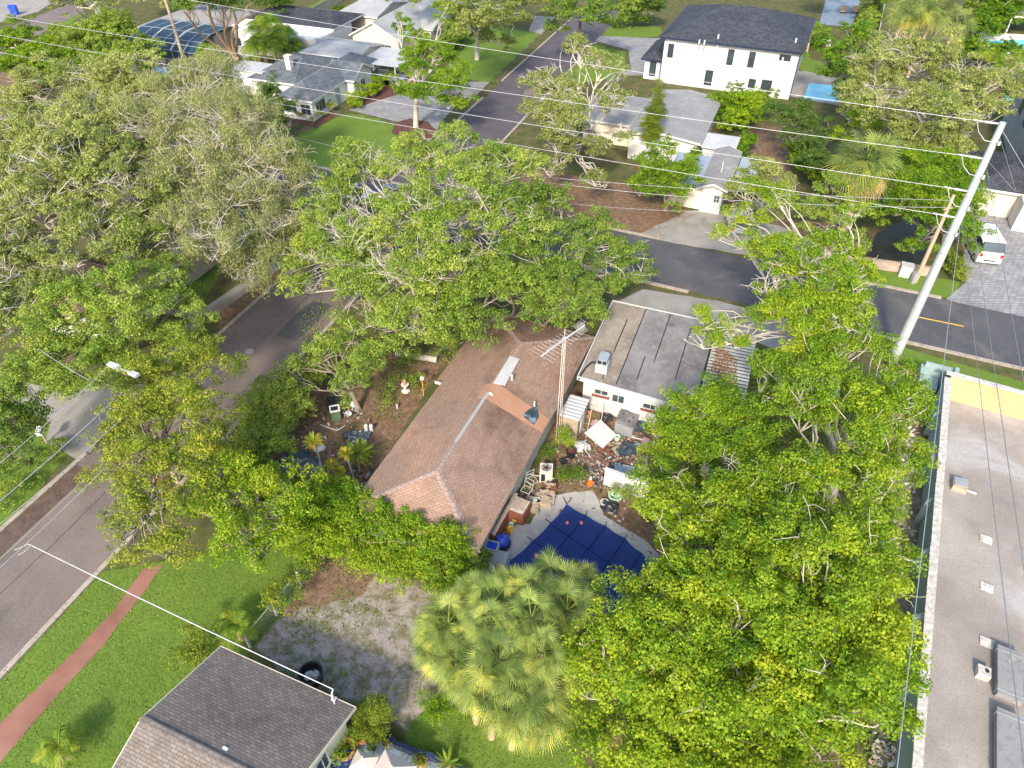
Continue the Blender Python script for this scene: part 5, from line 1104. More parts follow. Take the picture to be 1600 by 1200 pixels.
for lab, px, py, m_, r in (('yellow bucket nearest the red brick block', 804, 815, 'yellow', .16), ('pale green bucket between yellow ones by the low red wall', 799, 823, 'mint', .15), ('yellow bucket below the pale green one', 797, 830, 'yellow', .17), ('orange bucket by the foot of the low red wall', 790, 838, 'terracotta', .17), ('yellow bucket nearest the blue ball bag', 787, 843, 'yellow', .15)):
    item('bucket', lab, 'bucket', px, py, [('b', m_, ring(r*.75, r, .3, 12))], 0, 0, 'buckets along the low red wall')
mb = MB(); mb.blob((0, 0, .42), (.42, .42, .42), 3, amp=.08); c1 = MB(); c1.lathe((0, 0, .0), [(.5, 0), (.55, .25), (.5, .25)], 14)
item('bag', 'shiny blue bag bulging out of a black tub', 'bag', 784, 852, [('bag', 'blue', mb), ('tub', 'black', c1)])
mb = MB(); mb.b2(-.35, .35, -.3, .3, 0, .8); c1 = MB(); c1.b2(-.38, .38, -.33, -.24, .8, .87); c1.b2(-.38, .38, .24, .33, .8, .87); c1.b2(-.38, -.3, -.24, .24, .8, .87); c1.b2(.3, .38, -.24, .24, .8, .87); c2 = MB(); c2.b2(-.3, .3, -.24, .24, .8, .83)
item('utility_sink', 'grey outdoor sink box holding something bright blue at the house corner', 'sink', 769, 866, [('body', 'galv', mb), ('rim', 'roof_light', c1), ('liner', 'blue', c2)], -.3)
mb = MB(); mb.b2(-.45, .45, -.35, .35, 0, .5); c1 = MB(); c1.b2(-.48, .48, -.38, .38, .5, .56)
item('storage_box', 'flat grey green box between the sink and the pool deck', 'box', 780, 878, [('body', 'galv', mb), ('lid', 'metal_grey', c1)], -.3)
for lab, px, py, s in (('crumpled white bag below the grey sink, upper one', 763, 880, .3), ('crumpled white bag below the grey sink, lower one', 763, 890, .33)):
    mb = MB(); mb.blob((0, 0, .15), (s, s*.8, s*.6), px+py, amp=.3); item('white_bag', lab, 'bag', px, py, [('b', 'white', mb)], 0, 0, 'white bags at the house corner')
mb = MB(); mb.tube([(0, 0, 0), (0, 0, 1.1)], .02, 4); item('stake', 'thin white stake in the yard grass near the air conditioner', 'stake', 907, 755, [('b', 'white', mb)])
mb = ring(.28, .34, .5); c1 = MB(); c1.lathe((0, 0, .4), [(.3, 0), (.3, .02)], 12); item('plant_pot', 'big black plant pot below the bright little tree', 'pot', 892, 712, [('pot', 'black', mb), ('soil', 'mulch', c1)])
mb = boxy(.5, .4, .15, (.2, .1)); item('black_tray', 'small black tray lying near the wire fence', 'tray', 881, 722, [('b', 'black', mb)], .5)
# ------------------------------------------------------------------ pool with its blue cover
PC = P(885, 789); pcx = [P(*p) for p in ((885, 789), (915, 806), (946, 823), (976, 842), (1003, 866), (1040, 905), (1055, 950), (1000, 1010), (900, 990), (800, 960), (770, 915), (798, 876), (832, 846), (860, 818))]
t = thing('pool_cover', 'dark blue mesh safety cover stretched over the swimming pool', 'pool cover', None, loc=(PC.x, PC.y, .034))
cen = sum(pcx, Vector())/len(pcx)-PC; ring_ = []
for i, a in enumerate(pcx):
    b = pcx[(i+1) % len(pcx)]
    for k in range(6):
        q = a.lerp(b, k/6)-PC; q += (cen-q)*(.022*math.sin(math.pi*k/6)); ring_.append(q)
mb = MB(); vs = []; NR = 8
for r_ in range(NR):
    f_ = 1-r_/NR; vs += [(cen.x+(q.x-cen.x)*f_, cen.y+(q.y-cen.y)*f_, .05-.03*math.sin(math.pi*min(1, (1-f_)*1.2))+.012*math.sin(i*1.1+r_)) for i, q in enumerate(ring_)]
vs.append((cen.x, cen.y, .03)); n = len(ring_); fs = [(r_*n+i, r_*n+(i+1) % n, (r_+1)*n+(i+1) % n, (r_+1)*n+i) for r_ in range(NR-1) for i in range(n)]+[((NR-1)*n+i, (NR-1)*n+(i+1) % n, NR*n) for i in range(n)]
mb.add(vs, fs, smooth=True); cv = mb.build('cover', 'cover', t)
def seam(a, b, m=24):
    A, B = P(*a)-PC, P(*b)-PC; d = (B-A).normalized(); s = Vector((-d.y, d.x, 0))*.03; q = [A.lerp(B, i/m) for i in range(m+1)]
    mb = MB()
    for i in range(m): mb.add([q[i]-s+Vector((0, 0, .075)), q[i+1]-s+Vector((0, 0, .075)), q[i+1]+s+Vector((0, 0, .075)), q[i]+s+Vector((0, 0, .075))], [(0, 1, 2, 3)])
    mb.build('seam', 'cover_seam', cv)
for a, b in (((915, 808), (862, 870)), ((946, 825), (880, 908)), ((976, 844), (925, 915)), ((862, 822), (985, 905)), ((836, 848), (955, 940)), ((1000, 868), (960, 930))): seam(a, b)
for px, py, rz in ((886, 819, .0), (908, 819, .3), (838, 871, .3)):
    p = P(px, py)-PC; mb = MB(); mb.box((p.x, p.y, .095), (.2, .26, .012), rz); tg = mb.build('warning_tag', 'red', cv); mb = MB()
    for k in (-.07, .0, .07): mb.box((p.x, p.y+k, .105), (.13, .03, .008), rz)
    mb.build('tag_stripe', 'white', tg)
mb = MB()
for a, b in (((885, 789), (880, 778)), ((885, 789), (894, 779)), ((915, 806), (917, 800)), ((946, 823), (947, 816)), ((976, 842), (979, 837)), ((860, 818), (852, 812)), ((832, 846), (824, 840)), ((798, 876), (790, 871))):
    A, B = P(*a)-PC, P(*b)-PC; mb.tube([A+Vector((0, 0, .06)), B+Vector((0, 0, .04))], .025, 5)
mb.build('strap', 'black', cv)
# ------------------------------------------------------------------ west yard
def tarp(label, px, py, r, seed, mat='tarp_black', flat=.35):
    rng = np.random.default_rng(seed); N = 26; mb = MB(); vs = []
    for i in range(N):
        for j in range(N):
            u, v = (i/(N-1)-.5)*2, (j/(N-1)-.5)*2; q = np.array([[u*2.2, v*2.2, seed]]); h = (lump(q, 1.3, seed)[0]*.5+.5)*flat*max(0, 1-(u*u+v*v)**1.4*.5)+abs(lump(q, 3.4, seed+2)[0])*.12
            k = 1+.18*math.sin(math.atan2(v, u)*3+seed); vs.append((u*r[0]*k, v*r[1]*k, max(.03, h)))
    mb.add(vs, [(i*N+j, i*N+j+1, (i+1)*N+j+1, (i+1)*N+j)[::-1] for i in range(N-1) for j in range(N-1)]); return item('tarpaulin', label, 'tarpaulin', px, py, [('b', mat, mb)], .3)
tarp('big crumpled dark tarpaulin heap left of the tall yucca', 462, 732, (1.5, 1.2), 3, flat=.9); tarp('dark plastic sheet beside the round sago palm', 558, 684, (.85, .6), 7, flat=.35)
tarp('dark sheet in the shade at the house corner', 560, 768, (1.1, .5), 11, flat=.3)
mb = MB(); mb.prism([(-.3, -.32), (.3, -.32), (.32, .3), (-.32, .3)], 0, .85); c1 = MB(); c1.b2(-.34, .34, -.34, -.22, .85, .92); c1.b2(-.34, .34, .24, .34, .85, .92); c1.b2(-.34, -.24, -.22, .24, .85, .92); c1.b2(.24, .34, -.22, .24, .85, .92); c2 = MB(); c2.b2(-.24, .24, -.22, .24, .84, .87)
item('rubbish_bin', 'open green wheeled bin with a pale rim in the leafy yard', 'bin', 526, 653, [('body', 'green_bin', mb), ('rim', 'white_dirty', c1), ('inside', 'black', c2)], .3)
for lab, px, py, m_, s in (('black bag heap behind the green bin', 522, 632, 'black', .5), ('small black sack uphill right of the green bin', 545, 628, 'tarp_black', .3), ('white bucket shaped bag beside the green bin', 543, 648, 'white', .24), ('white bag scrap near the tall yucca', 501, 702, 'white_dirty', .28), ('pale bundle right of the black bags', 553, 633, 'white_dirty', .26)):
    mb = MB(); mb.blob((0, 0, s*.4), (s, s*.9, s*.7), px, amp=.3); item('bag', lab, 'bag', px, py, [('b', m_, mb)])
for lab, px in (('white bottle left of the pair standing above the dark sheet', 573), ('white crumpled pack right of the white bottle above the dark sheet', 581)):
    mb = MB(); mb.lathe((0, 0, 0), [(.13, 0), (.14, .5), (.07, .6)], 8); item('container', lab, 'container', px, 673, [('b', 'white', mb)])
mb = MB(); mb.lathe((0, 0, 0), [(.35, 0), (.45, .12), (.12, .25), (.1, .7), (.38, .9), (.42, 1.0), (.2, 1.0)], 14); c1 = MB(); c1.lathe((0, 0, 1.0), [(.2, 0), (.16, .3), (.22, .45), (.1, .6)], 12)
for v_ in (mb, c1): v_.v = [(x*.68, y*.68, z*.7) for x, y, z in v_.v]
item('garden_fountain', 'white pedestal garden ornament with a terracotta top in the leafy yard', 'garden ornament', 634, 612, [('basin', 'white_dirty', mb), ('finial', 'terracotta', c1)])
mb = MB(); mb.tube([(-1.6, .5, .25), (-.3, .1, .27), (1.5, -.35, .22)], [.2, .22, .25], 10); item('fallen_log', 'pale grey fallen log lying uphill of the brown roof', 'log', 652, 562, [('b', 'bark_pale', mb)], .05)
mb = MB(); mb.tube([(0, 0, 0), (0, 0, 1.5)], .03, 5); c1 = MB(); c1.blob((0, 0, 1.6), (.14, .14, .16), 3); item('garden_lamp', 'thin yellow garden post with a white head beside the roof edge', 'garden lamp', 662, 618, [('post', 'yellow', mb), ('head', 'white', c1)])
mb = MB(); mb.lathe((0, 0, 0), [(.08, 0), (.08, .35)], 8); item('marker_post', 'short white marker standing in the yard grass', 'marker', 621, 638, [('b', 'white', mb)])
mb = MB(); mb.tube([(-1.1, .35, .04), (.1, -.2, .04), (.6, .3, .04)], .035, 5); item('pipe', 'bent white pipe lying below the green bin', 'pipe', 525, 670, [('b', 'white_dirty', mb)])
# ------------------------------------------------------------------ bottom patio
def umbrella(label, px, py, z, s, rz):
    p = P(px, py, z); t = thing('patio_umbrella', label, 'patio umbrella', None, 'beige patio umbrellas', (p.x, p.y, 0)); t.rotation_euler = (0, 0, rz); mb = MB()
    c = [(-s, -s*.75), (s, -s*.75), (s, s*.75), (-s, s*.75)]; vs = [(x, y, z-.35) for x, y in c]+[(0, 0, z+.1)]+[(x, y, z-.5) for x, y in c]
    mb.add(vs, [(0, 1, 4), (1, 2, 4), (2, 3, 4), (3, 0, 4), (0, 5, 6, 1), (1, 6, 7, 2), (2, 7, 8, 3), (3, 8, 5, 0)]); mb.build('canopy', 'canvas', t)
    mb = MB(); mb.tube([(0, 0, 0), (0, 0, z+.25)], .035, 6); mb.build('pole', 'white', t); mb = MB(); mb.lathe((0, 0, 0), [(.3, .035), (.3, .1), (.06, .14)], 12); mb.build('base', 'metal_grey', t)
umbrella('smaller beige patio umbrella near the pale green wall', 567, 1186, 2.0, .52, -.3); umbrella('larger beige patio umbrella to the right on the blue patio', 613, 1200, 2.0, .8, -.45)
mb = MB(); mb.lathe((0, 0, 0), [(.06, .03), (.06, .6), (.42, .62), (.42, .68)], 18); c1 = MB(); c1.lathe((0, 0, .68), [(.1, 0), (.12, .12)], 8); item('patio_table', 'round blue grey patio table between the two umbrellas', 'table', 587, 1180, [('table', 'metal_blue', mb), ('candle_jar', 'black', c1)])
mb = MB(); mb.lathe((0, 0, 0), [(.5, .3), (.62, .5), (.6, .52), (.45, .34)], 18); c1 = MB(); c1.lathe((0, 0, 0), [(.1, .03), (.1, .3)], 8); item('fire_bowl', 'round navy blue tub seen at the bottom edge by the pale green wall', 'tub', 541, 1200, [('bowl', 'cover', mb), ('foot', 'black', c1)])
a = [P(*p) for p in ((601, 1150), (620, 1168), (650, 1180), (678, 1188), (700, 1206), (730, 1225))]; t = thing('garden_wall', 'low curved dark wall along the blue patio', 'wall', None, loc=a[0])
for (p, q) in zip(a, a[1:]):
    d = (q-p).normalized(); s = Vector((-d.y, d.x, 0))*.1; mb = MB(); o_ = a[0]; mb.prism([(v.x-o_.x, v.y-o_.y) for v in (p-s, q-s, q+s, p+s)], 0, .55); mb.build('wall_segment', 'car_navy', t)
def potted(label, px, py, r, mat, seed, pot='terracotta'):
    t = thing('potted_plant', label, 'potted plant', None, None, P(px, py)); mb = ring(r*.45, r*.55, r*.7); mb.build('pot', pot, t)
    rng = np.random.default_rng(seed); cl = np.c_[rng.normal(size=(14, 3))*r*.4+np.array([0, 0, r*1.0]), np.full(14, r*.5)]; c, nr, tt = clump_leaves(cl, rng, 90, .07); leaf_mesh('leaves', c, nr, .07, tt, mat, t, rng, .4)
potted('terracotta pot with a sparse plant at the end of the curved wall', 599, 1162, .5, L_GOLD, 4); potted('bushy green potted plant by the pale green wall windows', 541, 1178, .9, L_LIME, 5); potted('small yellow green plant at the foot of the round bush', 565, 1155, .6, L_LIME, 6); potted('potted plant on the right of the curved patio wall', 660, 1192, .5, L_GOLD, 7)
# black tub by the grey house
mb = MB(); mb.lathe((0, 0, 0), [(.5, 0), (.62, .7), (.52, .72), (.45, .3)], 18); c1 = MB(); c1.blob((-.1, 0, .42), (.25, .2, .15), 2); c1.blob((.2, .05, .42), (.2, .22, .14), 5); item('tub', 'round black tub with pale stones against the grey roofed house', 'tub', 489, 1062, [('tub', 'black', mb), ('stones', 'coping', c1)])
# mailbox, lamp, small street things
mb = MB(); mb.tube([(0, 0, 0), (0, 0, 1.0)], .06, 6); c1 = MB(); c1.b2(-.14, .14, -.3, .3, 1.0, 1.3); item('mailbox', 'black mailbox on a post in the dark lawn behind the left pavement', 'mailbox', 303, 474, [('post', 'black', mb), ('box', 'black', c1)], .3)
mb = MB(); mb.tube([(0, 0, 0), (0, 0, 2.2)], .045, 6); c1 = MB(); c1.lathe((0, 0, 2.2), [(.08, 0), (.2, .25), (.22, .3), (.03, .42)], 8); item('garden_lamp', 'black lamp post beside the concrete path under the left oaks', 'lamp post', 277, 489, [('post', 'black', mb), ('lantern', 'black', c1)])
mb = MB(); mb.tube([(0, 0, 0), (0, 0, 1.0)], .06, 6); c1 = MB(); c1.b2(-.16, .16, -.35, .3, 1.0, 1.32); item('mailbox', 'pale topped mailbox beside the left concrete drive', 'mailbox', 74, 692, [('post', 'wood_pole', mb), ('box', 'white_dirty', c1)], .3)
mb = MB(); mb.prism([(-.45, -.4), (.45, -.4), (.5, .45), (-.5, .45)], 0, 1.1); c1 = MB(); c1.add([(-.55, -.45, 1.1), (.55, -.45, 1.1), (.55, .5, 1.1), (-.55, .5, 1.1), (-.5, 0, 1.45), (.5, 0, 1.45)], [(0, 1, 5, 4), (2, 3, 4, 5), (3, 0, 4), (1, 2, 5)]); mb2 = (mb, c1)
for v_ in (mb, c1): v_.v = [(x*1.15, y*1.15, z*1.1) for x, y, z in v_.v]
item('blue_container', 'bright blue collection container on the far corner pavement', 'container', 24, 23, [('body', 'blue', mb), ('lid', 'blue', c1)], .2)
mb = MB(); mb.b2(-.45, .45, -.4, .4, 0, 1.0); c1 = MB(); c1.b2(-.5, .5, -.45, .45, 1.0, 1.06); item('utility_box', 'white utility box on the verge near the wooden pole', 'utility box', 1412, 430, [('body', 'white', mb), ('lid', 'metal_white', c1)], -.4)
mb = MB(); mb.tube([(0, 0, 0), (0, 0, 1.5)], .04, 5); c1 = MB(); c1.b2(-.2, .2, -.03, .03, 1.1, 1.9); item('yard_sign', 'small red and white sign in the shade under the middle oak', 'sign', 614, 408, [('post', 'white', mb), ('board', 'red', c1)], .1)
mb = MB(); mb.tube([(0, 0, 0), (0, 0, .8)], .03, 5); c1 = MB(); c1.b2(-.28, .28, -.02, .02, .4, 1.1); item('yard_sign', 'pink yard sign at the edge of the bungalow flower bed', 'sign', 454, 202, [('post', 'white', mb), ('board', 'pink', c1)], .1)
mb = MB(); mb.b2(-.6, .6, -.5, .5, 0, 1.0); c1 = MB(); c1.b2(-.65, .65, -.55, .55, 1.0, 1.07); item('utility_box', 'white box beside the thin grey pole at the far left', 'utility box', 45, 134, [('body', 'white', mb), ('lid', 'metal_white', c1)], -.4)
for lab, px in (('brown cushioned terrace chair, left of two behind the white house', 1317), ('brown cushioned terrace chair, right of two behind the white house', 1335)):
    mb = MB(); mb.b2(-.5, .5, -.5, .4, .25, .5); c1 = MB(); c1.b2(-.5, .5, .4, .6, .25, 1.0); c2 = MB(); c2.b2(-.45, -.35, -.45, -.35, 0, .25).b2(.35, .45, -.45, -.35, 0, .25).b2(-.45, -.35, .4, .5, 0, .25).b2(.35, .45, .4, .5, 0, .25); item('terrace_chair', lab, 'chair', px, 20, [('seat', 'bark_tan', mb), ('backrest', 'bark_tan', c1), ('legs', 'black', c2)], -.3, 0, 'terrace chairs')
for lab, px in (('white sun lounger by the hedge, left of two', 1272), ('white sun lounger by the hedge, right of two', 1293)):
    mb = MB(); mb.b2(-.35, .35, -1, .4, .25, .35); c1 = MB(); c1.prism([(-.35, .4), (.35, .4), (.35, 1.0), (-.35, 1.0)], [.25, .25, .7, .7], [.35, .35, .8, .8]); c2 = MB(); c2.b2(-.3, -.24, -.9, -.84, 0, .25).b2(.24, .3, -.9, -.84, 0, .25).b2(-.3, -.24, .3, .36, 0, .25).b2(.24, .3, .3, .36, 0, .25); item('sun_lounger', lab, 'sun lounger', px, 72, [('seat', 'white', mb), ('backrest', 'white', c1), ('legs', 'metal_grey', c2)], -.3, 0, 'sun loungers')
t = thing('pergola', 'white flat framed pergola by the far right pool', 'pergola', Fr(P(1570, 55), R(22)))
mb = MB()
for x in (0, 6): mb.b2(x-.12, x+.12, 0, 6, 2.6, 2.85)
mb.b2(.12, 5.88, 0, .24, 2.6, 2.85); mb.b2(.12, 5.88, 5.76, 6, 2.6, 2.85); mb.build('frame', 'white', t)
for x, y in ((0, .12), (6, .12), (0, 5.88)): mb = MB(); mb.b2(x-.1, x+.1, y-.1, y+.1, 0, 2.6); mb.build('post', 'white', t)
mb = MB(); mb.b2(.13, 5.87, .25, 5.75, 2.64, 2.68); mb.build('shade_cloth', 'bark', t)
# ================================================================== trees and plants
O = 'tree'
tree('oak_tree', 'huge spreading oak at the far left with pale forked limbs showing above brown roofs', O, (112, 412), [(60,330,10,3.4),(130,270,11,3.6),(40,420,8.5,3),(150,360,9.5,2.6),(210,310,10,3),(10,300,10,3.4),(90,210,11,3.6),(200,390,8.5,2.3),(30,500,7.5,2.6),(105,445,8,2.2),(165,300,10,2.6),(80,270,10.5,3),(0,380,8.5,3),(240,350,8.5,2.2)], L_OAK, 1, .14, 60, 5.4, bare=20, twigs=22, tr=.6, bark='bark_pale', gap=-.3, twr=.05, puff=1.7)
tree('oak_tree', 'grey green mossy oak with a thick bare trunk, left of the slate roofed bungalow', O, (325, 335), [(300,150,12,3.6),(370,190,12,3.4),(250,200,12,3.4),(430,250,10.5,2.6),(300,270,10.5,3),(390,300,9.5,2.6),(340,380,8.5,2.4),(415,370,7.5,2.2),(445,300,8.5,2),(255,300,9.5,2.6),(340,125,12,3),(460,350,7,2.2),(330,330,9,2.6),(280,370,8.5,2.3),(385,430,5.5,1.9),(440,395,5.5,1.9),(400,240,11,2.6),(340,230,11.5,2.6)], L_MOSS, 2, .12, 60, 5.4, bare=24, twigs=24, tr=.55, bark='bark_pale', hang=True, gap=-.3, twr=.045, puff=1.7, tint=.6)
tree('oak_tree', 'broad olive oak behind the far left oaks, below the bushes', O, (190, 270), [(90,150,11,3.8),(190,140,12,3.8),(30,180,10,3),(150,200,12,3.6),(230,130,12,3.2),(10,240,9,2.8),(60,250,10,3),(200,260,10.5,2.8),(130,190,12,3)], L_OAK, 3, .14, 58, 5.4, bare=12, tr=.5, bark='bark_pale', tint=.62, twr=.035, puff=1.9, gap=-.35)
tree('oak_tree', 'fresh green oak spreading over the drive at the left edge', O, (190, 560), [(100,500,8,2.8),(190,480,8.5,2.8),(260,500,7.5,2.4),(50,560,6.5,2.3),(130,560,6.5,2.4),(200,550,6.5,2),(245,440,8,2.2),(290,530,6,1.8),(20,470,7.5,2.2),(310,470,5.5,1.2),(230,380,8.5,2),(90,600,4.6,1.4)], L_MID, 4, .12, 62, 5, bare=2.5, twigs=12, tr=.4, gap=-.3, puff=1.7, tint=.6, twr=.035)
tree('oak_tree', 'very large middle oak with pale twisted bare branches over the crossing', O, (720, 470), [(560,260,9.5,2.5),(640,265,11,2.8),(710,245,11.5,2.8),(780,275,11,2.8),(520,350,8.5,2.6),(600,350,10,2.8),(690,340,11,3),(775,350,10.5,2.8),(560,430,8,2.6),(640,430,9,2.8),(710,420,9,2.6),(650,500,7,2.3),(600,500,6.6,2.2),(520,300,8.5,2.2),(735,300,12,2.4),(490,400,7,2),(545,385,9,2.4),(480,450,5,1.6)], L_MID, 5, .13, 62, 5, bare=22, twigs=22, tr=.6, bark='bark_pale', gap=-.3, tint=.62, twr=.034, fork=.3, puff=1.7)
tree('oak_tree', 'dark green oak along the kerb to the right of the big middle oak', O, (880, 480), [(860,330,8,2.2),(900,370,7.5,2.4),(950,400,6.5,2.2),(840,400,8.5,2.6),(990,395,5.5,1.6),(880,430,7,2.4),(955,450,4.5,1.6),(1000,430,4,1.3),(820,340,8.5,2.2)], L_MID, 6, .13, 62, 4.2, bare=3, tr=.4, tint=.42, bark='bark_pale')
tree('oak_tree', 'dense green tree overhanging the far end of the brown roof', O, (800, 520), [(740,470,7.5,2.4),(800,460,7.5,2.6),(860,470,7,2.4),(905,480,6,1.8),(690,500,6.5,2),(850,500,6,1.8),(720,530,4.8,1.4)], L_MID, 7, .12, 66, 4.6, bare=1, tr=.35, tint=.5)
tree('broadleaf_tree', 'rounded green tree uphill of the leafy yard, its lower side over the pavement', O, (560, 640), [(530,530,5,2),(560,570,5,2),(500,560,4.5,1.7),(460,560,3.6,1.6),(520,600,4,1.7),(580,540,4.2,1.5),(445,600,2.6,1.3),(570,600,3.4,1.2)], L_MID, 8, .12, 66, 4.8, tr=.2, tint=.58, rs=.92)
tree('broadleaf_tree', 'yellowing street tree with gold leaf tips, hiding the street light pole', O, (250, 800), [(230,590,8,1.9),(300,560,7.5,1.9),(210,650,7.5,2.0),(290,640,8,2.3),(345,590,6.5,1.6),(240,720,7,2.2),(310,700,7,2.2),(220,790,6,2),(280,780,6,2),(180,690,6.5,1.6),(250,850,5,1.8),(330,640,6.5,1.5),(315,545,7,1.4),(200,850,4.5,1.3),(260,620,7.5,2),(200,720,6.5,2),(340,680,5.5,1.7),(270,860,4,1.5),(235,680,7,1.8),(160,740,5.6,1.2)], L_GOLD, 9, .11, 62, 5, tr=.2, gap=-.35, tint=.5, bare=1, clr=(.35, .75), puff=1.5, rs=1.0)
tree('broadleaf_tree', 'vivid lime green tree at the left end of the long hedge', O, (400, 880), [(350,740,5.5,1.9),(400,770,5.5,2),(440,800,5,1.8),(380,830,5,1.8),(330,800,5,1.6),(450,760,4.5,1.5),(410,860,4,1.3),(340,710,4.5,1.3)], L_LIME, 10, .115, 70, 5, tr=.2, tint=.62, rs=1.02)
tree('broadleaf_tree', 'bluish green leafy tree cut off by the left edge', O, (-10, 760), [(20,640,5,1.8),(50,660,4.4,1.5),(15,710,4.4,1.7),(-20,680,5,2),(45,720,3.4,1.1),(10,610,4.4,1.3)], L_MID, 11, .11, 70, 5, tr=.15, tint=.38)
# big lime trees on the right
tree('broadleaf_tree', 'tall open tree with bare whitish limbs reaching over the cross street', O, (1300, 640), [(1160,340,9,1.2),(1125,370,8,1.0),(1180,390,9.5,1.5),(1240,420,10,1.9),(1290,390,10.5,1.7),(1200,450,9,1.6),(1330,340,11,1.0),(1300,460,10,2),(1240,490,9,1.8),(1190,500,7.5,1.2),(1135,515,6.5,1.2),(1100,540,5.6,1.0),(1095,500,6.5,.9),(1330,430,9.5,1.5),(1170,295,9,1.2),(1215,310,9.5,1.3),(1270,520,9,1.8),(1320,500,9.5,1.6),(1150,540,6,.9)], L_LIME, 12, .12, 70, 5, bare=18, twigs=9, tr=.36, bark='bark_pale', gap=-.4, tint=.62, twr=.055, fork=.5, puff=2.2)
tree('broadleaf_tree', 'dense yellow green tree between the slatted shelter and the teal wall', O, (1290, 800), [(1290,600,8.5,2.4),(1370,620,8,2.4),(1400,640,6.5,1.8),(1240,640,8,2.2),(1330,680,8,2.5),(1395,710,6.5,1.9),(1210,570,8,1.5),(1280,540,9,1.8),(1340,540,8.5,1.6),(1380,590,6.5,1.5)], L_LIME, 13, .12, 74, 5, bare=5, tr=.35, bark='bark_pale', tint=.5, rs=1.03)
tree('broadleaf_tree', 'round headed green tree beside the flat roofed white house', O, (1100, 740), [(1070,660,5.8,1.9),(1040,690,5,1.5),(1110,640,6.4,1.7),(1100,690,6,2),(1170,650,7,2),(1150,710,6.5,2),(1050,740,4.5,1.4),(1200,590,6.5,1.3),(1110,620,6,1.2)], L_LIME, 14, .12, 74, 5.2, bare=2, tr=.25, bark='bark_pale', tint=.5)
tree('broadleaf_tree', 'lime tree with dead pale twigs above the right edge of the pool deck', O, (1120, 900), [(1040,768,6,1.5),(1068,800,6.5,1.9),(1026,800,5.4,1.1),(1110,780,7,1.8),(1090,850,6.5,2),(1150,830,7.5,2.1),(1055,842,5.6,1.2),(1180,760,7.5,2),(1018,742,5.4,1.0),(1200,810,7.6,1.8)], L_LIME, 15, .12, 74, 5, bare=7, tr=.3, bark='bark_pale', tint=.62)
tree('broadleaf_tree', 'huge lime green tree filling the lower right, beside the gravel roof', O, (1300, 1000), [(1250,760,8.5,2.3),(1310,800,9,2.5),(1250,850,9.5,2.5),(1320,880,9.5,2.6),(1365,860,7.5,2),(1270,940,9.5,2.6),(1330,960,9,2.5),(1370,930,7.5,2.1),(1290,1040,8.5,2.5),(1350,1040,8,2.3),(1240,800,8.6,2),(1320,1110,7,2.2),(1260,1120,7,2.2),(1350,760,8,2.1),(1210,900,8.8,2.2),(1375,1010,6.6,1.7)], L_LIME, 16, .12, 76, 5.2, bare=4, tr=.45, bark='bark_pale', tint=.6, rs=1.0)
tree('broadleaf_tree', 'lime green tree over the covered pool, right of the fan palms', O, (1100, 1120), [(995,940,6.5,1.6),(1050,925,7,1.9),(1100,910,8,2.2),(940,1000,6,1.7),(1010,1000,7,2.1),(1080,1000,7.8,2.3),(1150,980,8.5,2.4),(1160,900,8.2,2),(950,1060,5.8,1.8),(1020,1070,6.6,2.1),(1100,1080,7,2.3),(1170,1070,7.6,2.3),(905,1020,5,1.4),(920,1090,4.6,1.4)], L_LIME, 17, .12, 76, 5.2, bare=2, tr=.4, bark='bark_pale', tint=.64, gap=-.2)
tree('broadleaf_tree', 'leafy tree along the bottom edge right of the small lawn', O, (1080, 1260), [(980,1150,5,1.7),(1050,1160,5.4,1.9),(940,1190,4.4,1.5),(1120,1180,5.6,1.8),(1190,1160,6,2),(1260,1190,6,2),(1000,1200,4.6,1.6),(1090,1130,5.6,1.4),(1320,1180,5.4,1.6)], L_LIME, 18, .12, 76, 5.2, tr=.3, tint=.62)
tree('broadleaf_tree', 'small tree with fresh lime leaves at the centre of the junk yard', O, (886, 706), [(885,682,1.6,.62),(878,690,1.2,.4),(895,676,1.4,.42)], L_BRIGHT, 19, .06, 80, 22, tr=.05, clr=(.16, .3), tint=.35, twr=.01)
# street trees at the top
tree('broadleaf_tree', 'slender lime green tree standing in the round mulch bed by the paved drive', O, (650, 198), [(650,60,8,1.6),(690,90,8,1.9),(650,110,8,1.7),(630,40,9,1.4),(700,130,6.6,2),(640,145,6,1.5),(720,110,7,1.5),(690,20,11,1.6),(700,165,4.6,1.4),(660,150,6,1.6),(725,160,4.4,1.3),(665,75,8,1.8),(640,90,7.5,1.6),(680,145,6,1.8),(620,130,5.5,1.2)], L_LIME, 20, .16, 50, 5, tr=.3, bark='bark_pale', tint=.5, bare=2, fork=.4, gap=-.3, puff=1.8)
tree('oak_tree', 'tall grey green oak on the top lawn above the uphill street', O, (745, 94), [(720,30,10,2.4),(770,25,10,2.8),(740,-5,12,3),(800,30,8,2.2),(700,10,10,2),(790,70,5,1.6),(770,60,6.6,1.8)], L_OAK, 21, .18, 42, 4.6, tr=.35, bark='bark_pale', bare=1, puff=1.7)
tree('oak_tree', 'oak overhanging the top end of the uphill street', O, (905, 55), [(880,20,8,2.6),(930,20,8,2.6),(900,-20,10,3),(960,30,6,2.2),(870,45,5.5,1.8)], L_MID, 22, .18, 44, 4.6, tr=.3, tint=.4, puff=1.6)
tree('oak_tree', 'half bare oak with long white branches in front of the low grey house', O, (925, 245), [(860,130,8,2.1),(910,80,9.5,1.9),(940,100,9,2.0),(885,200,7,2.2),(880,150,8,2.2),(840,180,6.5,2),(900,170,8,2),(960,160,7,1.8),(870,230,5,1.9),(930,230,5,1.8),(830,130,7.5,1.5),(970,210,4.6,1.4),(975,115,6.5,1),(930,285,3.6,1.4),(860,270,3,1.5)], L_OAK, 23, .15, 40, 5, bare=12, tr=.3, bark='bark_pale', gap=-.3, puff=1.5, tint=.5, twr=.07)
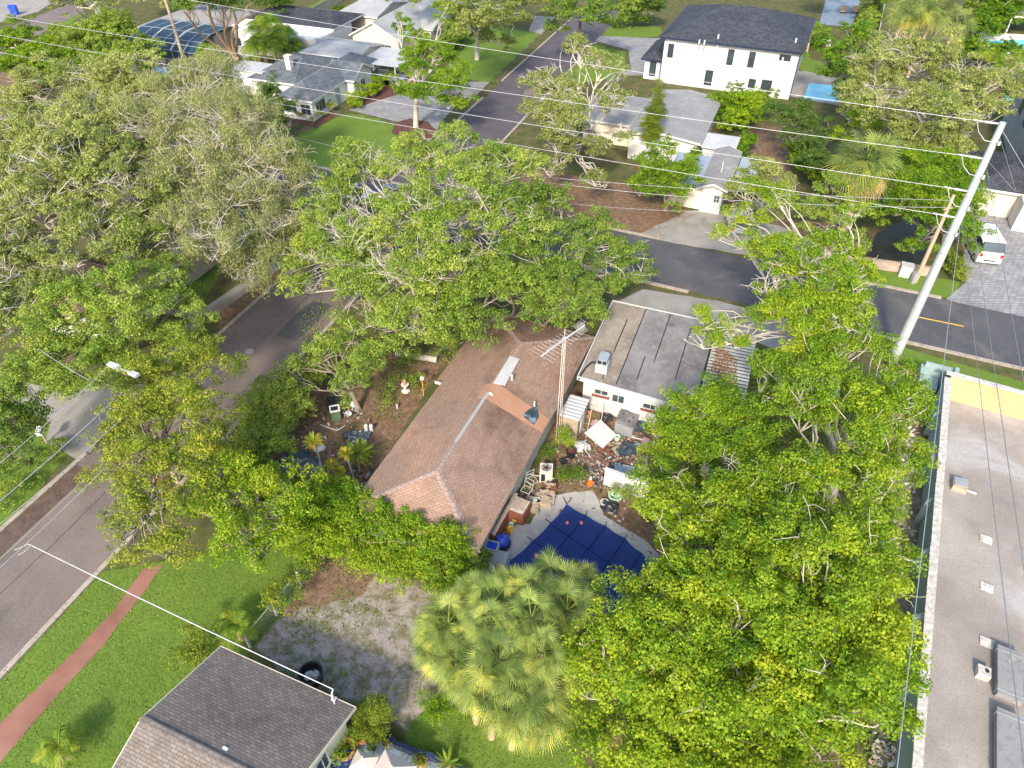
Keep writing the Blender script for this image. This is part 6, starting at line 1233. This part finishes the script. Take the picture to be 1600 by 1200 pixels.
tree('conifer_tree', 'slim upright yellow green conifer in front of the low grey roof', O, (1012, 235), [(1031,128,7.8,.45),(1029,142,7,.65),(1026,156,6.3,.8),(1024,170,5.6,.95),(1020,185,4.8,1.1),(1018,200,4,1.2),(1016,214,3.2,1.2)], L_GOLD, 24, .1, 90, 9, tr=.12, tint=.3, aspect=.3, gap=-9, puff=9, clr=(.3, .5))
tree('broadleaf_tree', 'round dense yellow green tree next to the small white gable', O, (1040, 330), [(1040,250,5,2.2),(1015,280,4,1.9),(1065,275,4.2,2),(1040,300,3,1.9),(1085,250,4.2,1.3),(1000,300,2.6,1.5),(1050,235,5,1.4)], L_LIME, 25, .15, 55, 5, tr=.2, tint=.42)
tree('broadleaf_tree', 'olive tree with thin white twigs in front of the blue lean to roof', O, (1185, 350), [(1180,270,6,2),(1210,290,5.6,1.9),(1150,300,5,1.6),(1200,320,4.6,1.7),(1165,330,3.8,1.3)], L_OAK, 26, .14, 50, 4.5, bare=4, tr=.2, tint=.62, bark='bark_pale')
tree('oak_tree', 'wide grey green oak behind the big fan palm at the upper right', O, (1440, 240), [(1370,110,10,3),(1440,100,11,3.4),(1500,130,10,3.2),(1380,170,9,3),(1460,180,9.5,3.4),(1530,180,8,2.6),(1340,150,8,2.4),(1420,220,7,2.4),(1560,130,8,2.6),(1480,230,6.5,2.2),(1390,80,10,2.6)], L_OAK, 27, .16, 44, 5, bare=16, tr=.45, bark='bark_pale', tint=.52, gap=-.35, twr=.045, puff=1.8)
tree('broadleaf_tree', 'feathery yellow green tree between the turquoise pool and the grey green oak', O, (1310, 150), [(1300,80,7,2.6),(1330,60,7.5,2.4),(1310,110,6,2.4),(1285,110,5,1.8),(1345,95,6,2),(1320,140,3.6,1.8)], L_LIME, 28, .17, 42, 3.8, tr=.25, tint=.3)
tree('broadleaf_tree', 'small bright yellow green tree with grey twigs beside the big fan palm', O, (1345, 245), [(1340,178,7,1.3),(1325,190,6.5,1),(1350,198,6.4,1),(1378,192,6,.8),(1312,215,5,1.0)], L_BRIGHT, 29, .13, 60, 9, bare=6, tr=.15, bark='bark_pale', tint=.5)
tree('broadleaf_tree', 'dark green tree mass right of the low grey house garden', O, (1250, 240), [(1230,180,5,2.2),(1270,190,5,2.2),(1290,220,4.6,2),(1240,215,4,1.6),(1270,250,3.6,1.8),(1300,260,3.4,1.4)], L_DARK, 30, .15, 55, 4.6, tr=.2, tint=.7)
tree('broadleaf_tree', 'leafy green tree behind the short wooden pole', O, (1470, 400), [(1430,300,6,2.2),(1490,310,5.5,2),(1460,350,4.6,2.1),(1510,350,3.6,1.6),(1400,330,5,1.7),(1500,270,6,2),(1440,260,6.5,2),(1510,385,2.2,1.2),(1430,385,2.4,1.3),(1480,285,5.5,2),(1450,315,5,2),(1410,290,5.5,1.7),(1505,320,4,1.6)], L_LIME, 31, .13, 60, 5, tr=.25, tint=.42, puff=2.4, gap=-.5)
tree('broadleaf_tree', 'shady green tree between the creek and the fan palm', O, (1330, 390), [(1290,300,5.5,1.8),(1260,330,5,1.6),(1320,340,4.6,1.6),(1270,375,3,1.4),(1340,380,2.6,1.2),(1290,420,2.4,1.2)], L_MID, 32, .13, 60, 4.6, tr=.2, tint=.55)
tree('broadleaf_tree', 'dense bush like tree left of the pool enclosure', O, (150, 120), [(160,60,6,2.8),(120,80,5,2.6),(200,90,5,2.4),(160,100,4.6,2.4),(230,70,5.5,1.8),(180,40,7.5,2.4),(215,110,3,1.6),(140,55,6,2.4),(185,60,6,2.2),(130,105,4,2),(100,60,5,2),(240,95,4,1.8)], L_MID, 33, .17, 46, 4.6, tr=.25, tint=.6, puff=2.4, gap=-.5)
tree('broadleaf_tree', 'yellow green leafy tree at the far left of the upper bushes', O, (50, 130), [(30,60,6,2.2),(60,90,5,2.4),(20,105,4,2.2),(90,100,4.4,2.2),(45,45,6,1.4),(110,115,4,2.2),(10,75,5,2),(50,115,3.6,2),(75,75,5,1.8)], L_LIME, 34, .17, 46, 4.6, tr=.2, tint=.5, puff=2.2, gap=-.5)
tree('oak_tree', 'tall thin tree with white branches above the upper left bushes', O, (165, 70), [(150,15,9,2.2),(180,-5,11,2.6),(120,5,8.5,2),(90,0,9,2.2),(165,45,6,1.8)], L_OAK, 35, .18, 36, 3, bare=5, tr=.25, bark='bark_pale', tint=.45)
# two tall tan trunks at the top
t35 = tree('oak_tree', 'forked tall tree with thick tan trunks rising beside the pool enclosure', O, (368, 92), [(300,-40,16,3.4),(380,-60,18,3.5),(340,-5,12,2.2),(420,0,11,2.4),(360,10,11,1.8),(285,10,10.5,1.8)], L_MID, 36, .2, 44, 4.5, tr=.6, bark='bark_tan', tint=.4, fork=.1, puff=1.6)
tree('broadleaf_tree', 'dark narrow shrubby tree in front of the slate roofed bungalow window', O, (435, 205), [(425,150,5,1.6),(430,175,4,1.8),(440,195,2.4,1.4),(410,165,4,1.4),(420,130,6,1.0),(418,180,3,1.5),(445,175,3,1.3)], L_DARK, 37, .14, 50, 5, tr=.12, tint=.8, puff=2.6, gap=-.6)
# hedges
def hedge(label, pts, r, mat, seed, z=1.6, tint=.5, leaf=.1, dens=7, name='hedge', cat='hedge', step=.85, per=70, jit=.5, gap=-.55):
    rg = random.Random(seed); b = []
    for (x0, y0), (x1_, y1_) in zip(pts, pts[1:]):
        n = max(1, int((P(x1_, y1_, z)-P(x0, y0, z)).length/step))
        for i in range(n): t = i/n; b.append((x0+(x1_-x0)*t+rg.uniform(-8, 8)*jit, y0+(y1_-y0)*t+rg.uniform(-8, 8)*jit, z*rg.uniform(.8, 1.15), r*rg.uniform(.8, 1.2)))
    return shrub(name, label, cat, b, mat, seed, leaf, per, dens, None, tint, gap=gap)
hedge('long bright hedge below the hip end of the brown roof', [(450,770),(520,795),(580,805),(660,845),(735,890)], 1.2, L_LIME, 50, 2.3, .5, .11, 7)
hedge('second row of the bright hedge along the sandy yard edge', [(430,825),(520,845),(600,880),(700,915)], 1.0, L_LIME, 51, 1.4, .68, .1, 7)
hedge('leafy shrub screen between the road kerb and the leafy yard', [(510,560),(470,600),(445,640),(425,680),(430,715)], 1.15, L_MID, 52, 1.8, .75, .11, 6)
hedge('leafy shrub screen nearer the road kerb', [(430,620),(405,660),(385,700),(350,740)], 1.3, L_MID, 53, 2.0, .8, .11, 6)
hedge('dense green thicket left of the dark tarpaulin', [(400,730),(385,765),(425,800),(490,800)], .9, L_LIME, 54, 1.6, .34, .11, 6)
shrub('bush', 'deep green bush at the nearest corner of the brown roof', 'bush', [(725,865,1.8,1.1),(700,880,1.6,1.0),(745,885,1.3,.8),(715,895,1,.8)], L_MID, 55, .11, 80, 7, tint=.45)
hedge('flowering shrubs beside the chain link fence', [(475,895),(440,935),(415,975)], .7, L_GOLD, 56, .8, .45, .09, 8)
shrub('round_bush', 'big clipped egg shaped bush beside the pale green wall', 'bush', [(582,1108,1.7,.72),(582,1130,1.0,.72),(582,1120,1.3,.74)], L_GOLD, 57, .06, 170, 16, tint=.42, clr=(.2, .34), gap=-9)
shrub('round_bush', 'small clipped bush at the foot of the fan palms', 'bush', [(693,1100,.8,.8),(680,1092,.7,.6),(708,1110,.5,.6)], L_LIME, 58, .06, 150, 14, tint=.4, clr=(.18, .3))
shrub('bush', 'yellow green bush against the left side of the grey roof', 'bush', [(300,1010,1.2,.9),(310,1035,1,.8),(285,1030,.7,.6)], L_GOLD, 59, .09, 80, 8, tint=.35)
shrub('bush', 'weedy green clump between the air conditioner and the cone', 'bush', [(892,742,.5,.55),(910,745,.5,.5),(875,738,.4,.4)], L_LIME, 60, .07, 60, 9, tint=.3)
shrub('bush', 'weeds beside the shed and the white house wall', 'bush', [(920,622,.3,.5),(930,630,.2,.35),(857,715,.4,.4)], L_LIME, 61, .07, 55, 8, tint=.35)
shrub('bush', 'golden clipped bush row beside the bungalow path', 'bush', [(585,136,.8,1.1),(572,145,.8,1.1),(560,155,.7,1.0),(553,162,.6,.8)], L_BRIGHT, 62, .12, 70, 7, tint=.3)
shrub('bush', 'yellow variegated flower bed bush at the bungalow corner', 'bush', [(488,182,.5,.8),(505,175,.5,.7),(515,168,.5,.6),(470,180,.4,.7)], L_GOLD, 63, .12, 70, 7, tint=.6)
hedge('trimmed hedge between the bungalow flower bed and the carport', [(585,125),(615,118)], .7, L_MID, 64, .7, .5, .12)
hedge('dark green hedge along the far pale grey house wall', [(700,70),(725,35),(735,10)], 1.4, L_MID, 65, 1.6, .42, .16, 5, step=1.6)
hedge('bright shrub bank below the white modern house', [(1135,170),(1160,175),(1190,165),(1215,160)], 2.0, L_LIME, 66, 2.4, .42, .15, 4.5, step=1.8)
shrub('bush', 'glowing yellow green bush right of the low grey roof', 'bush', [(1160,170,3,1.8),(1150,190,2,1.4)], L_BRIGHT, 67, .14, 70, 6, tint=.3)
shrub('bush', 'green bush beside the white flat roof', 'bush', [(1165,225,1.4,1.2),(1160,240,1,1.0)], L_LIME, 68, .14, 60, 6, tint=.4)
shrub('bush', 'bushy shrub in the brown garden patch', 'bush', [(1255,240,2.2,1.7),(1265,260,1.8,1.6),(1245,255,1.2,1.1)], L_LIME, 69, .14, 60, 5.5, tint=.36)
shrub('bush', 'bright shrub below the brown garden patch', 'bush', [(1280,275,2,1.3),(1295,262,2,1.0)], L_LIME, 70, .13, 60, 6, tint=.6)
shrub('bush', 'leafy shrubs in the far green lawn bed', 'bush', [(520,40,1.6,1.8),(530,25,1.6,1.6),(540,50,1.2,1.2)], L_LIME, 71, .18, 46, 5, tint=.45)
hedge('garden bed shrubs along the wooden fence', [(480,45),(505,28)], .9, L_GOLD, 72, .7, .5, .16, 5)
hedge('low shrubs along the lawn side of the white house drive', [(985,30),(1020,28)], 1.3, L_MID, 73, 1.4, .4, .18, 5, step=1.5)
hedge('ragged undergrowth behind the low pale brick wall', [(1480,400),(1500,420),(1505,440)], .8, L_GOLD, 74, .7, .3, .12)
hedge('palm garden shrubs beside the white vinyl fence', [(1345,70),(1355,40),(1362,10)], 1.3, L_MID, 75, 1.4, .5, .18, 5, step=1.6)
hedge('shrubs behind the far right pool', [(1535,40),(1560,25),(1590,10)], 2.2, L_LIME, 76, 2.4, .35, .18, 4, step=2)
hedge('dark shrubs beyond the white house terrace', [(1265,60),(1290,48)], 1.5, L_MID, 77, 1.5, .4, .18, 5)
hedge('garden shrubs between the grey green oak and the right pool', [(1510,85),(1550,95),(1590,90)], 2.0, L_LIME, 78, 2.2, .4, .16, 4.5, step=1.8)
hedge('ivy and weeds along the shaded kerb left of the bottom left road', [(90,700),(50,735),(10,775),(-30,810)], .8, L_MID, 79, .5, .55, .1, 5)
shrub('bush', 'weedy greenery in the shade of the brown roof and middle oak', 'bush', [(690,540,1.5,1.2),(640,560,.7,.9),(610,600,.5,.7),(645,590,.5,.6),(600,630,.3,.6)], L_MID, 80, .09, 55, 7, tint=.6)
hedge('bushes under the right trees along the teal wall', [(1370,780),(1360,850),(1385,900)], 1.1, L_MID, 81, .8, .4, .11, 4)
shrub('bush', 'green bush at the corner of the teal building', 'bush', [(1405,590,1.2,1.0),(1430,600,.9,.8),(1385,610,1,1)], L_GOLD, 82, .1, 70, 6, tint=.35)
hedge('dark shrubs between the chair frames house wall and the shed', [(862,705),(850,715)], .5, L_MID, 83, .5, .4, .08)
# ------------------------------------------------------------------ palms
SAB = 'sabal palms in the big cluster beside the pool'
heads = [(740,930,5.2),(800,925,5.4),(860,912,4.6),(905,912,3.8),(700,975,4.8),(765,975,6.0),(830,965,6.2),(885,955,5.2),(715,1035,4.6),(780,1030,5.6),(845,1020,5.6),(765,1080,4.6),(825,1080,4.6),(690,1010,3.8),(860,1075,4.0),(735,1000,5.0),(800,1055,5.2),(695,985,3.6),(770,940,5.6),(830,935,5.4),(740,1065,4.0),(800,1110,3.8),(850,1110,3.4)]
pl = ['fan palm at the upper left of the cluster beside the blue pool cover', 'fan palm at the top middle of the cluster, its fronds over the blue cover', 'fan palm at the top right of the cluster, partly over the blue cover', 'fan palm at the far right tip of the cluster, nearest the lime tree',
      'fan palm on the left side of the cluster, above the sandy yard', 'fan palm in the upper middle of the cluster, second row left', 'fan palm in the upper middle of the cluster, second row centre', 'fan palm on the right side of the cluster, second row', 'fan palm low on the left of the cluster with yellowing fronds',
      'fan palm in the centre of the cluster, third row', 'fan palm right of the cluster centre, third row', 'fan palm at the bottom left of the cluster with dry hanging fronds', 'fan palm at the bottom right of the cluster over the grass', 'small fan palm at the leftmost edge of the cluster', 'fan palm at the lowest right edge of the cluster beside the lime trees', 'fan palm left of the centre of the cluster, between the second and third rows', 'fan palm in the lower middle of the cluster, just below the third row', 'lowest left fan palm head hanging over the sandy yard', 'fan palm between the two top middle heads of the cluster', 'fan palm just below the top right heads of the cluster', 'fan palm head low on the left above the small clipped bush', 'lowest fan palm head in the middle, its fronds touching the grass', 'lowest fan palm head on the right, beside the lime tree and grass']
for i, (h, lab) in enumerate(zip(heads, pl)): palm('fan_palm', lab, h, 100+i, 'fan', 0.9+.32*((i*7) % 5)/4, 34, group=SAB, low=-.55, dry=6 if i in (8, 11, 12, 9, 14) else 2, nb=26)
palm('fan_palm', 'large pale fan palm with a shaggy skirt right of the dark green trees', (1355, 250, 7.5), 130, 'fan', 2.3, 60, low=-.95, dry=14, nb=22, trunk=.25)
for i, (h, lab) in enumerate((((1415, 20, 9), 'tall fan palm at the top with a bare pink trunk, leftmost'), ((1440, 12, 9), 'tall fan palm at the top with a bare pink trunk, second from left'), ((1462, 15, 8.5), 'fan palm at the top, third from the left in the tall row'), ((1495, 35, 7), 'broad fan palm at the top with drooping yellow fronds'))):
    palm('fan_palm', lab, h, 140+i, 'fan', 2.0, 36, low=-.8, dry=4, nb=18, trunk=.22, lean=(-.8, -.5) if i < 3 else (0, 0))
palm('fan_palm', 'shaded fan palm peeping between the lime trees at the bottom', (1085, 1145, 1.5), 150, 'fan', 1.1, 18, L_PALMG, nb=16)
palm('palm_bush', 'broad young palm beside the left corner of the grey shingle roof', (367, 975, 1.4), 151, 'feather', 1.3, 26, L_PALMG, cat='palm', drp=.6, low=.1, wid=.35)
palm('palm_bush', 'young palm on the lawn at the bottom left corner', (92, 1165, 1.2), 152, 'feather', 1.3, 22, L_PALMG, cat='palm', drp=.6, low=.05, dry=4, wid=.3)
palm('sago_palm', 'round dark green sago palm in the middle of the leafy yard', (560, 708, .8), 153, 'feather', 1.3, 44, L_PALMG, cat='sago palm', drp=.3, low=.0, wid=.13, trunk=.2)
for i, (h, b, lab, s) in enumerate((((490, 690, 2.9), (0, 0), 'tallest yucca with a thin pale trunk in the leafy yard', .75), ((518, 726, 1.6), (0, 0), 'short yucca between the tall yucca and the sago palm', .5), ((531, 736, 1.2), (0, 0), 'smallest yucca, right of the short one', .45), ((540, 708, 2.2), (0, 0), 'yucca with a bent pale trunk touching the sago palm', .55))):
    rng = np.random.default_rng(160+i); T = P(*h); root = thing('yucca', lab, 'yucca', None, 'yuccas in the leafy yard', (T.x, T.y, 0)); V = []; TT = []
    c = np.array([0, 0, T.z])
    for k in range(60):
        z = rng.uniform(-.35, .95); a = k*2.4; d = np.array([math.cos(a)*math.sqrt(1-z*z), math.sin(a)*math.sqrt(1-z*z), z]); sd_ = np.cross(d, [0, 0, 1]); sd_ /= np.linalg.norm(sd_)
        e = c+d*s; m_ = c+d*s*.45; V.append([c, m_-sd_*.05, e+np.array([0, 0, -.05]), m_+sd_*.05]); TT.append(.85+rng.normal()*.15-(.0 if z > 0 else -.3))
    quad_mesh('crown', V, TT, L_PALMG, root)
    V = []; TT = []
    for k in range(30):
        z = rng.uniform(-.98, -.75); a = k*2.4; d = np.array([math.cos(a)*math.sqrt(1-z*z), math.sin(a)*math.sqrt(1-z*z), z]); sd_ = np.cross(d, [0, 0, 1]); sd_ /= np.linalg.norm(sd_)
        V.append([c, c+d*s*.4-sd_*.03, c+d*s*.8, c+d*s*.4+sd_*.03]); TT.append(rng.random())
    quad_mesh('dry_leaves', V, TT, L_DRY, root)
    mb = MB(); mb.tube([(0.05*i, 0, -.05), (.08, .03, T.z*.5), (0, 0, T.z)], [.07, .05, .06], 6); mb.build('trunk', 'bark_pale', root, uv=False)
palm('palm_bush', 'small palm at the bottom right of the blue patio', (700, 1192, .8), 170, 'feather', .8, 16, L_PALMG, cat='palm', drp=.4, low=.1, wid=.12)
for i, (h, lab) in enumerate((((418, 30, 6), 'golden feathery palm at the top of the clump by the far lawn'), ((440, 48, 5), 'golden feathery palm in the middle of the clump by the far lawn'), ((408, 62, 4), 'golden feathery palm at the foot of the clump by the far lawn'), ((405, 40, 5), 'feathery palm clump left of the far green lawn, upper'), ((430, 62, 4.2), 'feathery palm clump left of the far green lawn, lower'), ((455, 70, 3), 'feathery palm beside the far pale grey roof'), ((325, 78, 2.8), 'golden feathery palm beside the pool enclosure'), ((400, 70, 4), 'feathery palm behind the flat white roof'))):
    palm('feather_palm', lab, h, 180+i, 'feather', 2.7, 44, L_PALMG, drp=.7, low=.05, wid=.35)
for i, (h, lab) in enumerate((((1540, 80, 4), 'feathery palm below the right pool, left one'), ((1570, 90, 4), 'feathery palm below the right pool, middle one'), ((1595, 85, 4), 'feathery palm below the right pool, right one'), ((1270, 45, 3.4), 'dark feathery palm beside the white house terrace'), ((1565, 105, 3), 'low feathery palm under the right pool palms'), ((1352, 40, 3.6), 'feathery palm beside the white vinyl fence'))):
    palm('feather_palm', lab, h, 190+i, 'feather', 2.0, 28, L_PALMG, drp=.7, low=.05, wid=.35)
# ------------------------------------------------------------------ grass and weeds that nobody could count
RED = [(-60,1235),(0,1130),(125,1010),(185,945),(222,890),(255,882),(225,925),(160,1010),(60,1120),(-30,1230)]
def scatter(name, label, polys, n, size, mat, seed, z=.03, up=True, dens_noise=None, kind='grass'):
    rng = np.random.default_rng(seed); out = []
    for pl_ in polys:
        q = pxpoly(pl_); lo, hi = q.min(0), q.max(0); A = np.prod(hi-lo); k = int(n*A); p = lo+(hi-lo)*rng.random((k, 2)); p = p[sdist(p, q) > 0]; p = p[sdist(p, pxpoly(RED)) < .02]; out.append(p)
    p = np.vstack(out); p3 = np.c_[p, np.full(len(p), z)+rng.random(len(p))*size*.6]
    if dens_noise is not None: p3 = p3[lump(p3, 1.2, seed)+rng.normal(size=len(p3))*.35 > dens_noise]
    nr = rng.normal(size=(len(p3), 3))*(np.array([1, 1, .4]) if up else np.array([.3, .3, .1]))+np.array([0, 0, .5 if up else 1])
    o = leaf_mesh(name, p3, nr, size*rng.uniform(.6, 1.3, len(p3)), .5+lump(p3, .9, 3)*.2+rng.normal(size=len(p3))*.2, mat, None, rng, .45); o['kind'] = 'stuff'; tag(o, label, kind); return o
scatter('grass', 'mown bright grass of the lower lawns', [LAWN[0], LAWN[5]], 200, .035, L_GRASS, 5)
scatter('weeds', 'tufts of weed on the sandy and earthy yards', [DIRT[0], DIRT[1], DIRT[2], SAND[0]], 34, .075, L_GRASS, 6, dens_noise=.25, kind='weeds')
scatter('undergrowth', 'tangled low leaves under the trees on the right', [[(1040,650),(1200,560),(1380,600),(1420,760),(1400,1240),(950,1240),(940,1150),(1010,900)]], 60, .1, L_MID, 7, .06, dens_noise=-.5, kind='undergrowth')
scatter('leaf_litter', 'brown fallen leaves in the yards and on the verges', [DIRT[1], DIRT[3], DIRT[4], DIRT[2], [(960,370),(1030,372),(1110,320),(1085,318)]], 30, .07, L_LITTER, 8, .02, False, -.1, 'leaf litter')
scatter('leaf_litter', 'fallen leaves and dirt gathered along the street kerbs', [[(0,870),(330,560),(430,470),(420,462),(320,545),(0,835)],[(150,900),(400,640),(540,470),(530,470),(390,640),(140,900)],[(1015,425),(1240,490),(1240,500),(1010,435)]], 24, .05, L_LITTER, 12, .03, False, -.2, 'leaf litter')
scatter('undergrowth', 'low ivy and seedlings between the houses and the oaks', [[(470,470),(640,460),(900,520),(760,560),(620,640),(560,600),(400,760),(360,720),(470,560)]], 26, .1, L_MID, 9, .05, dens_noise=0, kind='undergrowth')

for i, (lab, b, lo, m, t_) in enumerate((('far green tree at the top edge right of the uphill street', (985, 30), [(985,5,4,2.4),(1005,15,3,2),(960,10,4,2)], L_MID, .5), ('dark upright tree between the far lawn and the white modern house', (1020, 22), [(1020,0,5,1.8),(1022,14,3,1.6)], L_DARK, .8),
        ('far tree group at the top edge left of the uphill street', (800, 8), [(800,-10,7,3),(770,-15,8,3),(840,-8,5,2.6)], L_OAK, .5), ('dark trees at the top edge behind the wooden fence', (430, 10), [(430,-5,6,3),(470,-20,7,3),(400,-10,6,3)], L_DARK, .7),
        ('light green trees behind the white house terrace at the top edge', (1300, -5), [(1290,-20,5,2.6),(1350,-15,5,2.6),(1380,0,4,2)], L_LIME, .4), ('bushy trees at the top right edge beyond the pool', (1590, 10), [(1560,-5,5,2.6),(1600,-10,6,3),(1530,5,4,2.4)], L_MID, .5),
        ('small trees at the top edge beyond the far left street', (260, 0), [(250,-8,5,2.4),(300,-5,6,2.4),(220,-8,4,2)], L_OAK, .6), ('yellow green tree behind the pale grey roofed house', (660, 10), [(650,-10,8,2.6),(690,-12,8,2.6),(610,-15,7,2.4)], L_MID, .6))):
    tree('tree', lab, 'tree', b, lo, m, 300+i, .2, 44, 4.5, tr=.3, tint=t_, puff=2, gap=-.5, bark='bark_pale')

shrub('bush', 'straggly vine growing over the low dirty white wall panel', 'bush', [(975,768,.8,.4),(985,776,.5,.45),(960,764,1.1,.25)], L_MID, 84, .08, 60, 8, tint=.5)
rng = np.random.default_rng(77); n = 900; c = np.c_[rng.uniform(-190, 190, n), rng.uniform(165, 235, n), rng.uniform(2, 9, n), rng.uniform(1.8, 3.4, n)]
c_, nr_, t_ = clump_leaves(c, rng, 4, .5); o = leaf_mesh('far_woods', c_, nr_, .45, t_, L_MID, None, rng, .6); o['kind'] = 'stuff'; tag(o, 'far belt of green trees beyond the last houses', 'woods')
